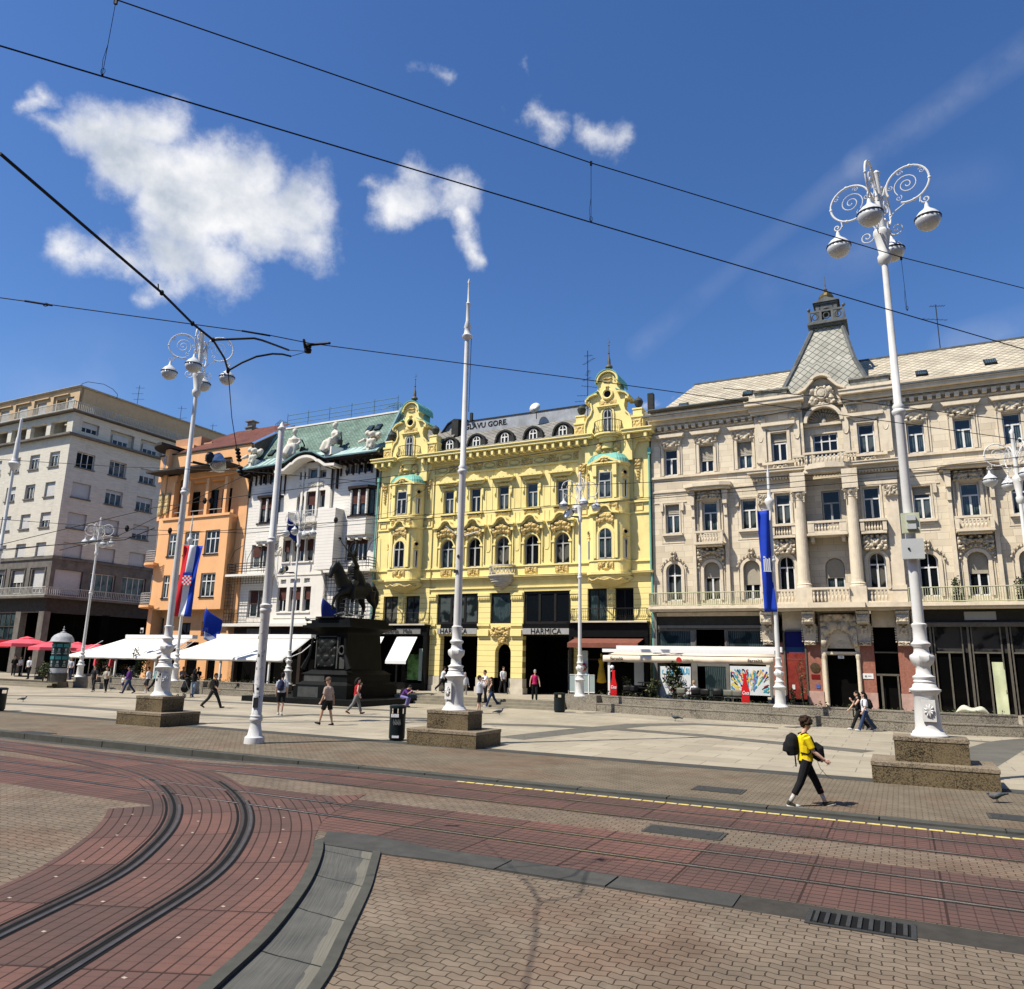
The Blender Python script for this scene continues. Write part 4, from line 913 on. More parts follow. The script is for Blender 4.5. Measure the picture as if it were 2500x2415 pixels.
    b.xy([(ce+.62*cos(PI*j/8+PI),-.42+.45*sin(PI*j/8+PI)) for j in range(9)],16.75,17.02)
    b.xy([(ce+.42*cos(PI*j/8+PI),-.42+.3*sin(PI*j/8+PI)) for j in range(9)],16.3,16.75)
    bayo=b.build('bay',YEL,Y)
    b=MB()
    relief(b,ce-.62,ce+.62,11.1,11.95,f-.02,.2,11,24,16,shape=lambda xx,t:1 if (t>.2 or xx>.6) and t<1.02-xx*.3 else 0,freq=2)
    relief(b,ce-.55,ce+.55,8.3,8.78,f-.01,.12,6,18,9); relief(b,ce-.3,ce+.3,15.0,15.5,f-.1,.2,41,10,10)
    relief(b,ce-.9,ce+.9,12.05,12.55,f,.14,8,18,7,shape=lambda xx,t:1 if t>.5 or xx>.75 else 0)
    relief(b,ce-.6,ce+.6,19.2,19.6,v0-.05,.18,42,16,9,shape=tri_shape); relief(b,ce-.85,ce+.85,15.75,16.7,-.5,.2,44,18,14,shape=lambda xx,t:1 if xx>.55 or t<.35 else 0)
    relief(b,ce-.12,ce+.12,20.3,20.6,v0-.05,.2,45,6,8)
    b.tube([(ce+1.3*cos(a),-.62-.9*sin(a)*.9,7.72-.12*abs(sin(a*5))) for a in [PI*j/30 for j in range(31)]],.04,4)
    for sx in (-1,1): relief(b,ce+sx*2-.34,ce+sx*2+.34,17.4,18.15,-.43,.1,46,10,10)
    b.tube([(ce-.32,v0-.04,21.12),(ce-.1,v0-.06,21.16),(ce+.1,v0-.03,21.12),(ce+.32,v0-.05,21.16)],.05,4); b.tube([(ce-.3,v0-.04,20.98),(ce,v0-.06,20.93),(ce+.3,v0-.05,20.98)],.04,4)
    b.buildc('carving',YELD,bayo)
    # openings on bay
    window(bayo,ce,8.97,.92,1.98,f-.06,GFR,GLC,1); window(bayo,ce,12.87,.86,1.72,f-.06,GFR,GLC)
    for sx,an in ((-1,-48),(1,48)):
        for z,h in ((8.97,1.25),(12.87,1.2)):
            a=R(an); px_=ce+sx*.8+.57*sin(a); py_=-.1-.92*cos(a)-.0
            M_=window(bayo,px_,z,.32,h,py_-.03,GFR,GLB,0,'O',rz=R(an)*.95)
            bb=MB(); T=Matrix.Rotation(R(an),4,'Z'); bb.M=Matrix.Translation((px_,py_-.02,z+h+.45))@T
            bb.tube([(.17*cos(t),-.02,.17*sin(t)) for t in [j*PI/6 for j in range(12)]],.05,5,closed=True); bb.box(-.13,.13,-.02,.05,-.13,.13,1)
            bb.box(-.24,.24,-.08,0,-.34,-.28)
            bb.build('oculus',[YELD,GLB],bayo)
    window(bayo,ce,17.24,.6,1.75,v0-.06,GFR,GLC,1)
    bb=MB(); bb.lathe([(.001,-.02),(.22,-.02),(.22,.02),(.001,.02)],(0,0,0),12,0,Matrix.Translation((ce,v0-.02,20.05))@Matrix.Rotation(PI/2,4,'X')); bb.build('oculus',GLB,bayo)
    rp=[(ce-.95,-.42)]+[(ce+.92*cos(PI*j/8+PI),-.42+.72*sin(PI*j/8+PI)) for j in range(9)]+[(ce+.95,-.42)]
    railing(bayo,rp,17.24,.85,IRW,belly=.12,sp=.14)
    # copper bay roof and gable cap
    b=MB(); 
    pl=plan(.85,.98,6)
    rr=[(1.04,15.2),(1.0,15.45),(.86,15.72),(.6,15.9),(.1,15.98)]
    for (s0,z0_),(s1,z1_) in zip(rr[:-1],rr[1:]):
        a=[(ce+(x-ce)*s0,-.1+(y+.1)*s0,z0_) for x,y in pl]; c=[(ce+(x-ce)*s1,-.1+(y+.1)*s1,z1_) for x,y in pl]; n=len(pl)
        b.add(a+c,[(i,i+1,i+1+n,i+n) for i in range(n-1)])
    for i in range(1,len(pl)-1,1): b.tube([(ce+(pl[i][0]-ce)*s0,-.1+(pl[i][1]+.1)*s0,z0_+.01) for s0,z0_ in rr],.02,4)
    b.build('bay_roof',COPPER,bayo)
    b=MB()
    pts=arcpts(ce,20.95,.8,-.15,PI+.15,12)
    band(b,pts,.05,v0-.24,v1+1.1); band(b,[(ce+1.5,19.78),(ce+1.3,20.02),(ce+.9,20.16),(ce+.62,20.3)],.05,v0-.26,v1+.9); band(b,[(ce-1.5,19.78),(ce-1.3,20.02),(ce-.9,20.16),(ce-.62,20.3)],.05,v0-.26,v1+.9)
    b.box(ce-.6,ce+.6,v1,v1+1.0,20.2,21.2,0)
    b.build('gable_cap',COPPER,bayo)
    b=MB(); zt=21.68
    b.lathe([(.26,0),(.26,.18),(.18,.22),(.12,.3),(.26,.42),(.24,.5),(.12,.62),(.1,1.0),(.05,1.15),(.03,1.4),(.08,1.45),(.03,1.5),(.02,2.0),(.06,2.04),(.012,2.1),(.008,2.55)],(ce,-.1,zt-.05),10)
    b.tube([(ce-.1,-.1,zt+2.15),(ce+.1,-.1,zt+2.2)],.012,4); b.tube([(ce,-.1,zt+2.1),(ce+.07,-.1,zt+2.3),(ce+.12,-.1,zt+2.28)],.012,4)
    b.build('spire',mat('weathered_zinc',(.11,.1,.08),.6,.25,6,metal=.3),bayo,smooth=40)
    for sx in (-1,1):
        b=MB(); x=ce+sx*2.0; b.lathe([(.16,0),(.1,.1),(.08,.18),(.2,.2),(.27,.35),(.3,.5),(.31,.53),(.28,.56),(.24,.68),(.14,.76),(.05,.8),(.04,.86),(.001,.88)],(x,-.05,18.85),12); b.build('urn',mat('dark_urn',(.055,.06,.05),.6,.3,6),bayo,smooth=40)
    return bayo
bay(-9.5,True); bay(6.2,False)
# windows
for i,x in enumerate(WX):
    window(Y,x,8.95,1.06,2.03,.2,GFR,GLC if i%2 else GL,1); window(Y,x,12.88,.82,1.7,.18,GFR,GLC if i%2==0 else GL)
for x in (-10.72,-8.83): window(Y,x,5.0,1.24,2.0,.1,DFR,GLC,0,'X2')
for x in (5.27,7.06): window(Y,x,5.1,1.26,2.08,.1,DFR,GL,0,'X2')
window(Y,-5.1,5.0,3.3,2.08,.12,DFR,GLC,0,'X3',fw=.16); window(Y,1.72,5.0,3.36,2.12,.12,DFR,GLC,0,'X3',fw=.16); window(Y,-1.69,5.05,1.56,2.03,.12,DFR,GLS,0,'O',fw=.12)
# central balcony
b=MB(); cx_=-1.6
b.xy([(cx_+1.0*cos(PI*j/12+PI),.0+.75*sin(PI*j/12+PI)) for j in range(13)],8.1,8.3); b.xy([(cx_+1.08*cos(PI*j/12+PI),.0+.82*sin(PI*j/12+PI)) for j in range(13)],8.2,8.26)
for i in range(7):
    t=i/6; r=.95*cos(t*PI/2*.9); b.xy([(cx_+r*cos(PI*j/12+PI),.0+.72*r*sin(PI*j/12+PI)) for j in range(13)],8.1-.8*t-.02,8.1-.8*max(0,(i-1)/6))
b.xy([(cx_+1.02*cos(PI*j/12+PI),.0+.77*sin(PI*j/12+PI)) for j in range(13)]+[(cx_+.86*cos(-PI*j/12),.0+.62*sin(-PI*j/12)) for j in range(13)],8.84,8.95)
for j in range(11):
    a=PI+PI*(j+.5)/11; b.tube([(cx_+.95*cos(a)+.1*cos(t)*-sin(a),.7*sin(a)+.1*cos(t)*cos(a)*.8,8.57+.2*sin(t)) for t in [k*PI/4 for k in range(8)]],.035,4,closed=True)
bo=b.build('balcony',PALE,Y)
# ironwork balconies of the mezzanine
for (a,c,z) in ((-12.15,-7.3,5.0),(3.7,8.7,5.13)):
    b=MB(); b.box(a,c,-.75,-.1,z-.1,z); o=b.build('balcony',YELC if 0 else PALE,Y); railing(o,[(a+.05,-.1),(a+.05,-.7),(c-.05,-.7),(c-.05,-.1)],z,.76,IRW,belly=.1,sp=.12)
# slate roof and dormers
b=MB(); uvquad(b,[[(-7.6,-.5,17.3),(4.2,-.5,17.3),(4.2,3.5,20.0),(-7.6,3.5,20.0)],[(-12.2,.2,17.3),(-7.6,.2,17.3),(-7.6,3.5,20.4),(-10.5,3.5,20.4)],[(4.2,.2,17.3),(8.85,.2,17.3),(8.85,3.5,19.9),(4.2,3.5,19.9)]])
b.build('roof',SLATE,Y)
DORM=mat('dark_zinc',(.035,.035,.032),.6,.3,5,metal=.2)
def dorm():
    b=MB(); 
    b.xz([(-.62,0),(-.62,.55)]+[(.62*cos(PI-PI*i/10),.55+.58*sin(PI*i/10)) for i in range(11)]+[(.62,0)],0,2.2)
    band(b,[(-.75,.3),(-.7,.55)]+[(.68*cos(PI-PI*i/10),.55+.62*sin(PI*i/10)) for i in range(11)]+[(.7,.55),(.75,.3)],.12,-.12,.25)
    return b
for x in (-6.45,-4.17,-1.85,.4,2.66):
    o=dorm().build('dormer',DORM,Y,loc=(x,.35,17.55)); window(o,0,.02,.62,1.0,-.03,WFR,GLS,1)
b=MB(); b.box(-7.3,3.6,3.5,3.7,19.5,20.95); b.box(-7.35,3.65,3.45,3.75,20.95,21.03,1); b.xz([(-9.35,20.0),(-8.6,20.9),(-8.0,21.2),(-7.5,21.2),(-7.5,20.0)],3.5,3.56,0); b.box(-7.95,-7.35,2.9,3.5,19.7,21.05,1); b.xz([(-9.4,20.0),(-8.6,21.0),(-8.0,21.3),(-6.8,21.1),(-6.8,21.05),(-8.0,21.22),(-8.55,20.95),(-9.3,20.0)],3.3,3.62,1)
b.box(-6.55,-6.35,3.3,3.5,20.95,21.6,1); b.box(7.9,8.3,3,3.4,19,21,1)
rw=b.build('attic_wall',[mat('grey_render',(.36,.37,.38),.85,.2,1.3,dirt=(1.2,.6,(.2,.21,.22))),DORM],Y)
text('GLAVU GORE.',.6,mat('black_spray',(.01,.01,.01),.8,0),rw,(-5.2,3.48,20.5),bold=True,extr=.004,sx=1.0)
# shopfronts
b=MB()
b.box(-12.0,-7.22,-.5,-.1,4.2,4.95); b.box(-12.0,-11.8,-.5,-.1,.45,4.2); b.box(-7.5,-7.2,-.5,-.1,.45,4.2); b.box(-9.75,-9.6,-.45,-.1,.45,4.2); b.box(-12,-7.2,-.45,-.1,.45,.95)
b.box(-12.02,-7.2,.2,.3,.45,5.0,1); b.box(-12.05,-7.18,-.62,-.1,4.85,4.96,0)
b.box(3.5,8.66,-.5,-.1,4.15,5.05); b.box(3.5,3.68,-.5,-.1,.45,4.2); b.box(8.45,8.66,-.5,-.1,.45,4.2); b.box(3.55,8.6,.2,.3,.45,5,1); b.box(3.4,8.7,-.65,-.1,4.95,5.08,0)
for (a,c) in ((-6.38,-3.42),(.02,3.42)):
    b.box(a,c,-.06,.1,4.88,5.0,0); b.box(a,c,-.1,.1,4.7,4.88,0); b.box(a,c,.02,.12,4.2,4.32,0)
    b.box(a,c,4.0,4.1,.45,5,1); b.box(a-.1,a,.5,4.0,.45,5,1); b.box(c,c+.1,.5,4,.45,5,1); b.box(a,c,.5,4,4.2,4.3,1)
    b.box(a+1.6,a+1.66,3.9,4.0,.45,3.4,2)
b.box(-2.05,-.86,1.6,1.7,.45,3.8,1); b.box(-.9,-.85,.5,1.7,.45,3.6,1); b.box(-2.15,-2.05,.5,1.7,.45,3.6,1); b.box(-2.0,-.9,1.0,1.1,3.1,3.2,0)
sf=b.build('shopfront',[BLKM,DARKIN,GFR],Y)
b=MB(); b.box(-9.55,-7.55,-.2,-.17,1.0,4.15); b.build('shop_window',GLB,sf); b=MB(); b.box(-8.9,-7.9,-.24,-.21,1.15,2.9); b.build('poster',mat('green_poster',(.09,.2,.06),.6,.9,2.2),sf)
b=MB(); b.box(-7.95,-7.6,-.26,-.23,1.1,3.3); b.build('window_strip',mat('pale_green_strip',(.35,.45,.38),.6,.1,3),sf)
for k_,(a,c) in enumerate(((-6.6,-3.44),(.04,3.42))):
    b=MB(); b.box(a,c,-.14,-.02,4.32,4.7); so_=b.build('shop_sign',mat('zinc_sign',(.36,.35,.33),.5,.1,5),sf)
    text('HARMICA',.5,BLKM,so_,((a+c)/2-(.25 if k_==0 else -.0),-.16,4.5),extr=.006)
b=MB(); b.box(-11.9,-7.7,-.6,-.5,4.3,4.68); so_=b.build('shop_sign',mat('grey_sign',(.2,.19,.17),.6,.1,5),sf)
text('Galerija   Mala',.42,DORM,so_,(-9.6,-.62,4.48),extr=.006)
# sloping white canopies
CANV=mat('white_canvas',(.78,.77,.74),.85,.03,2)
def awning_small(u0,u1,z0,z1,vo,label,m,val=.22,par=None):
    b=MB(); b.add([(u0,-.5,z0),(u1,-.5,z0),(u1,-.5-vo,z1),(u0,-.5-vo,z1),(u0,-.5,z0-.02),(u1,-.5,z0-.02),(u1,-.5-vo,z1-.02),(u0,-.5-vo,z1-.02)],[(0,3,2,1),(4,5,6,7),(0,1,5,4),(1,2,6,5),(2,3,7,6),(3,0,4,7)])
    b.box(u0,u1,-.5-vo-.02,-.5-vo,z1-val,z1)
    t=b.build('awning',m,None); t.matrix_world=FM; tag(t,label,'awning','shop awnings on the yellow building'); return t
awning_small(-9.72,-8.0,4.1,2.45,1.25,'white sloping awning over the green gallery window',CANV)
awning_small(-12.0,-10.85,4.1,2.45,1.25,'white sloping awning half hidden behind the monument pedestal',CANV)
RBR=mat('rust_canvas',(.2,.075,.05),.85,.15,2)
awning_small(3.9,8.4,4.05,3.75,1.2,'rust brown awning over the shop with mannequins',RBR,.28)
# boutique display
b=MB(); b.box(4.1,4.75,-.42,-.38,.9,3.3); b.build('display_panel',mat('pale_panel',(.5,.53,.5),.6,.05,2),sf)
b=MB(); b.box(7.75,8.35,-.42,-.38,1.3,3.3); b.build('display_panel',mat('pale_panel',(.5,.53,.5),.6,.05,2),sf)
b=MB(); b.lathe([(.001,-.02),(.26,-.02),(.26,.02),(.001,.02)],(0,0,0),20,0,Matrix.Translation((4.45,-.53,2.3))@Matrix.Rotation(PI/2,4,'X')); o=b.build('sale_disc',mat('sale_red',(.16,.02,.02),.5,.05,3),sf)
text('30%',.26,WHITE,o,(4.45,-.56,2.3),extr=.003)
b=MB(); b.box(4.6,4.85,-.5,-.47,1.45,1.9); b.build('notice',mat('blue_white_notice',(.3,.5,.7),.6,.3,5),sf)
b=MB(); b.lathe([(.12,0),(.3,.05),(.2,.75),(.14,1.1),(.19,1.35),(.2,1.45),(.06,1.52),(.05,1.62)],(5.55,-.15,1.35),12); b.ball((5.55,-.15,3.06),(.08,.09,.12),8,6); 
b.build('mannequin',mat('mustard_dress',(.45,.28,.03),.8,.15,5),sf,smooth=True)
# drainpipes
for x,m_ in ((-12.32,COPPER),(8.92,COPPER)):
    b=MB(); b.tube([(x,-.2,.5),(x,-.2,7.8),(x-.05,-.2,8.1),(x-.05,-.2,16.0)],.07,8); b.box(x-.12,x+.08,-.3,-.1,15.7,16.1)
    b.build('drainpipe',m_,Y)
# antenna, dish
def antenna(x,v,z,h,label,arms,name='roof_antenna'):
    t=empty(name,F(x,v,z),FROT,label,'antenna'); b=MB(); b.tube([(0,0,0),(0,0,h)],.03,6); b.build('mast',DORM,t)
    b=MB()
    for zz,l_,a in arms:
        a=R(a); dx,dy=cos(a),sin(a); b.tube([(-dx*l_*.4,-dy*l_*.4,zz),(dx*l_*.6,dy*l_*.6,zz)],.016,4)
        for k in range(6):
            s=-.35+.18*k; b.tube([(dx*l_*s-dy*.16,dy*l_*s+dx*.16,zz),(dx*l_*s+dy*.16,dy*l_*s-dx*.16,zz)],.009,3)
    b.buildc('elements',DORM,t); return t
antenna(3.35,3.3,20.0,5.1,'tall mast of television antennas beside the right yellow gable',[(4.7,.6,10),(4.2,1.5,-35),(3.3,1.1,-60),(2.9,.9,150),(2.3,1.2,40),(1.6,1.3,200),(1.2,1.6,190),(.9,1.0,-30)])
t=empty('satellite_dish',F(-.7,3.1,20.3),FROT,'white satellite dish in front of the grey attic wall','satellite dish')
b=MB(); b.lathe([(.001,0),(.2,.02),(.35,.07),(.44,.13)],(0,0,0),16,0,Matrix.Translation((0,-.1,.75))@Matrix.Rotation(R(75),4,'X')@Matrix.Rotation(0,4,'Y')); b.build('reflector',WHITE,t,smooth=True)
b=MB(); b.tube([(0,.1,0),(0,.0,.75)],.03,6); b.tube([(0,-.1,.4),(0,-.55,.62)],.02,4); b.build('arm',DORM,t)
# ---------------- cream stone building ----------------
def stone_node(M,n,l,b,c1=(.60,.52,.375),c2=(.45,.375,.26)):
    tcn=n.new('ShaderNodeTexCoord'); mp=n.new('ShaderNodeMapping'); mp.inputs['Rotation'].default_value=(R(90),0,0); l.new(tcn.outputs['Object'],mp.inputs[0])
    bt=n.new('ShaderNodeTexBrick'); l.new(mp.outputs[0],bt.inputs['Vector']); bt.inputs['Scale'].default_value=1; bt.inputs['Brick Width'].default_value=.95; bt.inputs['Row Height'].default_value=.36; bt.inputs['Mortar Size'].default_value=.006
    bt.inputs['Color1'].default_value=(*c1,1); bt.inputs['Color2'].default_value=(*c2,1); bt.inputs['Mortar'].default_value=(.3,.25,.18,1); bt.inputs['Bias'].default_value=-.35; bt.squash=.6; bt.squash_frequency=3
    no=n.new('ShaderNodeTexNoise'); no.inputs['Scale'].default_value=1.2; no.inputs['Detail'].default_value=6; l.new(tcn.outputs['Object'],no.inputs['Vector'])
    mr=n.new('ShaderNodeMapRange'); l.new(no.outputs['Fac'],mr.inputs[0]); mr.inputs[1].default_value=.3; mr.inputs[2].default_value=.7; mr.inputs[3].default_value=.92; mr.inputs[4].default_value=1.08
    v=n.new('ShaderNodeVectorMath'); v.operation='SCALE'; l.new(bt.outputs['Color'],v.inputs[0]); l.new(mr.outputs[0],v.inputs['Scale']); l.new(v.outputs[0],b.inputs['Base Color'])
    bp=n.new('ShaderNodeBump'); bp.inputs['Strength'].default_value=.4; bp.inputs['Distance'].default_value=.01; bp.invert=True; l.new(bt.outputs['Fac'],bp.inputs['Height']); l.new(bp.outputs[0],b.inputs['Normal'])
CRS=mat('cream_ashlar',(.5,.43,.33),.85,0,extra=lambda M,n,l,b:stone_node(M,n,l,b))
CRM=mat('cream_moulding',(.58,.50,.365),.85,.1,3,dirt=(1.5,.5,(.27,.23,.17)))
CRO=mat('cream_carving',(.55,.475,.355),.85,.2,7,dirt=(5,.8,(.13,.105,.07)))
LEAD=mat('weathered_lead',(.12,.125,.12),.6,.3,3,metal=.2,dirt=(2,.5,(.2,.2,.17)))
DIAM=roof_tile('beige_diamond_slate',(.36,.315,.23),(.42,.37,.275),(.12,.1,.075),.36,.36,diamond=True)
DIAMD=roof_tile('mossy_diamond_slate',(.33,.32,.26),(.42,.40,.33),(.12,.12,.1),.34,.34,diamond=True)
REDG=mat('red_granite',(.30,.125,.085),.6,.25,9,dirt=(1.5,.35,(.4,.22,.17)))
PINKS=mat('pink_plinth',(.46,.3,.25),.8,.15,3,dirt=(2,.5,(.25,.13,.1)))
GIR=mat('pale_green_ironwork',(.42,.42,.26),.7,.2,9)
BRZ=mat('bronze_frame',(.14,.125,.1),.45,.2,5,metal=.3)
C_=fac_root('cream_building','long cream stone building with diamond slate roof, central turret and giant columns','building')
C0,C1=8.95,34.5; ACL,ACR=15.45,22.85; CC=19.3
W2=[10.22,12.47,14.78,23.97,26.23,28.48,30.75,33.0]; LB=[10.24,12.55,14.85,23.97,26.22,28.5,30.75,33.0]; BALX=[12.55,26.22,30.75]
b=MB(); off=.35
ops=[(x-.42,x+.42,14.22,15.92) for x in W2]+[(x-.44,x+.44,10.5,12.32) for x in LB]+[(x-.46,x+.46,6.35,8.7,1) for x in LB]
for a,c in ((C0,ACL),(ACR,C1)):
    wall(b,a,c,5.95,17.7,[o for o in ops if a<o[0]<c],.0)
# avant-corps side bays and recessed centre
so=[(16.38,17.26,14.4,16.12),(16.38,17.26,10.62,12.45),(16.4,17.26,6.8,8.8,1)]
wall(b,ACL,18.05,5.95,17.7,so,-.3); 
so=[(21.07,21.93,14.4,16.12),(21.07,21.93,10.62,12.45),(21.1,21.96,6.8,8.8,1)]
wall(b,20.6,ACR,5.95,17.7,so,-.3)
wall(b,18.05,20.6,5.95,18.0,[(18.65,20.0,14.5,15.9),(18.9,19.9,10.5,12.5),(18.85,19.85,6.8,8.6,1)],.1)
b.box(18.05,18.2,-.3,.6,13.7,17.7); b.box(20.45,20.6,-.3,.6,13.7,17.7)
b.box(C0,C1,.5,14,5.5,18.3); b.box(C0,C1,4,14,.4,5.5); b.box(C0,C0+.15,0,4.2,.4,5.95)
b.box(C0,C1,.2,1.0,17.9,18.55)
b.build('wall',CRS,C_)
b=MB()
# cornices
for a,c,v in ((C0,ACL,0),(ACR,C1,0)):
    cornice(b,a,c,17.35,.62,.75,v,dent=.42,ends=False); b.box(a,c,v-.1,v,17.0,17.12)
    b.box(a,c,-.12,0,14.0,14.14); b.box(a,c,-.06,0,13.1,13.2); 
    segs=[]
cornice(b,ACL-.1,18.05,17.35,.75,.7,-.3); cornice(b,20.6,ACR+.1,17.35,.75,.7,-.3)
cornice(b,ACL-.2,ACR+.2,13.35,.5,.6,-.3,dent=.16); b.box(ACL,18.1,-.36,-.3,12.55,12.9);b.box(20.5,ACR,-.36,-.3,12.55,12.9)
b.xy([(17.9,-.3),(18.3,-1.1),(19.3,-1.32),(20.3,-1.1),(20.7,-.3)],13.55,13.85); b.xy([(17.8,-.3),(18.2,-.95),(19.3,-1.15),(20.4,-.95),(20.8,-.3)],13.35,13.55)
# ledge at first floor
b.box(C0-.05,C1,-1.1,.1,5.78,5.95); b.box(C0-.05,C1,-.95,.1,5.66,5.78); b.box(ACL-.1,ACR+.1,-1.35,-.3,5.74,5.98); b.box(17.95,20.8,-1.6,-.3,5.72,6.0); b.box(ACL,ACR,-1.1,-.3,5.6,5.74)
# second-floor surrounds
for x in W2:
    if x>C1: continue
    band(b,[(x-.52,14.2),(x-.52,16.02),(x+.52,16.02),(x+.52,14.2)],.16,-.07,0); 
    b.box(x-.72,x-.66,-.05,0,14.2,16.1); b.box(x+.66,x+.72,-.05,0,14.2,16.1)
    b.xz([(x-.82,16.62),(x+.82,16.62),(x+.95,16.82),(x-.95,16.82)],-.34,0); b.box(x-.75,x+.75,-.16,0,16.5,16.62)
for x in LB:
    if x in BALX:
        band(b,[(x-.54,10.5),(x-.54,12.42),(x+.54,12.42),(x+.54,10.5)],.15,-.08,0)
        for sx in (-1,1): b.box(x+sx*.98-.1,x+sx*.98+.1,-.22,0,6.0,12.2); b.xz([(x+sx*.98-.12,12.1),(x+sx*.98+.12,12.1),(x+sx*.98+.16,13.0),(x+sx*.98-.16,13.0)],-.45,0); b.box(x+sx*.98-.1,x+sx*.98+.1,-.3,0,11.4,12.1); b.box(x+sx*.74-.03,x+sx*.74+.03,-.07,0,10.5,12.9)
        b.xy([(x-1.3,0),(x-1.3,-.5),(x-.75,-.75),(x+.75,-.75),(x+1.3,-.5),(x+1.3,0)],13.02,13.16); b.xy([(x-1.42,0),(x-1.42,-.62),(x-.8,-.9),(x+.8,-.9),(x+1.42,-.62),(x+1.42,0)],13.16,13.36)
        b.xz([(x-1.3,13.36),(x-.6,13.5),(x+.6,13.5),(x+1.3,13.36)],-.6,0)
        # balcony
        b.box(x-.85,x+.85,-.85,0,9.6,9.74); b.box(x-.75,x+.75,-.7,0,9.5,9.6)
        for sx in (-1,1): b.box(x+sx*.78-.09,x+sx*.78+.09,-.82,-.62,9.74,10.42); b.box(x+sx*.78-.07,x+sx*.78+.07,-.62,0,10.3,10.42); balus(b,-.6,-.05,9.74,.68,0,n=3,rail=False) if 0 else None
        b.box(x-.82,x+.82,-.83,-.6,10.3,10.42); balus(b,x-.6,x+.6,9.7,.62,-.72,.12,7,rail=False)
    else:
        b.box(x-.62,x+.62,-.2,0,10.34,10.48); b.box(x-.52,x+.52,-.1,0,10.22,10.34); band(b,[(x-.48,10.5),(x-.48,12.36),(x+.48,12.36),(x+.48,10.5)],.08,-.04,0)
        band(b,[(x-.8,12.4),(x-.62,12.4)],.05,-.05,0)
        for sx in (-1,1): b.box(x+sx*.64-.09,x+sx*.64+.09,-.14,0,11.9,12.38); b.box(x+sx*.66-.012,x+sx*.66+.012,-.02,0,9.9,11.9)
        b.box(x-.7,x+.7,-.025,0,9.88,9.92); b.box(C0 if x==LB[0] else x-.9,x+.9,-.04,0,12.42,12.48)
    band(b,[(x-.56,6.35),(x-.56,8.15)]+arcpts(x,8.15,.56,PI,0,10)+[(x+.56,6.35)],.17,-.08,0)
    band(b,[(x-.74,6.35),(x-.74,8.15)]+arcpts(x,8.15,.74,PI,0,10)+[(x+.74,6.35)],.04,-.05,0)
# avant-corps details
for x0,x1 in ((16.38,17.26),(21.07,21.93)):
    x=(x0+x1)/2; v=-.3
    band(b,[(x0-.1,14.4),(x0-.1,16.22),(x1+.1,16.22),(x1+.1,14.4)],.18,v-.07,v); b.box(x-.95,x+.95,v-.25,v,16.55,16.75); b.xz([(x-.85,16.55),(x+.85,16.55),(x+.5,16.3),(x-.5,16.3)],v-.12,v)
    b.box(x-1.0,x+1.0,v-.16,v,14.2,14.34); b.box(x0-.2,x1+.2,v-.07,v,12.55,12.65)
    band(b,[(x0-.06,10.62),(x0-.06,12.5),(x1+.06,12.5),(x1+.06,10.62)],.1,v-.05,v)
    b.box(x0-.2,x1+.2,v-.5,v,9.75,9.9); b.box(x0-.25,x1+.25,v-.56,v,10.42,10.55); b.box(x0-.22,x0-.02,v-.52,v,9.9,10.42); b.box(x1+.02,x1+.22,v-.52,v,9.9,10.42); balus(b,x0,x1,9.86,.62,v-.42,.12,6,rail=False)
    band(b,[(x0-.1,6.8),(x0-.1,8.3)]+arcpts(x,8.3,.53,PI,0,10)+[(x1+.1,6.8)],.17,v-.08,v)
    b.box(x0-.15,x1+.15,v-.85,v-.7,6.68,6.78); balus(b,x0,x1,6.0,.75,v-.75,.12,5,rail=False); b.box(x0-.15,x1+.15,v-.9,v,5.98,6.06)
    for xx in (x0-.75,x1+.42):
        b.box(xx,xx+.32,v-.08,v,14.5,17.2); b.box(xx-.05,xx+.38,v-.12,v,14.35,14.55)
        b.tube([(xx+.16+.14*cos(t),v-.1,15.0-.26*abs(sin(t))+.9) for t in [PI*j/8 for j in range(9)]],.03,4)
for x0,x1 in ((15.5,16.1),(22.2,22.8)):
    b.box(x0,x1,-.42,-.3,6.9,12.4); b.box(x0-.06,x1+.06,-.5,-.3,6.7,6.95); b.box(x0-.04,x1+.04,-.46,-.3,6.0,6.7); b.box(x0,x1,-.4,-.3,14.4,17.1)
# pedestals of the columns, entablature blocks
for x in (17.78,20.5):
    b.box(x-.42,x+.42,-1.25,-.3,5.98,6.85); b.box(x-.4,x+.4,-1.15,-.3,12.5,13.4)
    b.lathe([(.42,0),(.42,.08),(.38,.12),(.4,.2),(.34,.26),(.32,.4),(.31,2.5),(.27,4.95),(.3,5.0),(.27,5.05)],(x,-.78,6.85),20)
    b.lathe([(.27,0),(.3,.1),(.36,.3),(.3,.42)],(x,-.78,11.9),16); b.box(x-.4,x+.4,-1.18,-.4,12.3,12.5)
# centre balustrades and niche
b.box(18.2,20.1,-1.45,-1.25,6.7,6.82); balus(b,18.2,20.1,6.0,.78,-1.35,.12,10,rail=False)
b.box(18.15,20.15,-.95,-.3,9.85,10.0); b.box(18.1,20.2,-1.0,.5,9.75,9.87); b.box(18.15,20.15,-.98,-.8,10.45,10.58); b.box(18.15,18.5,-.96,-.78,9.95,10.45); b.box(19.8,20.15,-.96,-.78,9.95,10.45); balus(b,18.5,19.8,9.95,.6,-.88,.12,8,rail=False)
for x in (18.35,19.95): b.box(x-.1,x+.1,-.7,.5,9.45,9.75)
b.box(16.2,18.0,-.75,-.6,14.35,14.47) if 0 else None
for (a,c,v) in ((17.55,18.2,-.7),(18.2,20.4,-1.15),(20.4,21.0,-.7)): 
    b.box(a,c,v-.08,v+.08,14.38,14.5); balus(b,a+.05,c-.05,13.8,.66,v,.12,max(3,int((c-a)/.2)),rail=False)
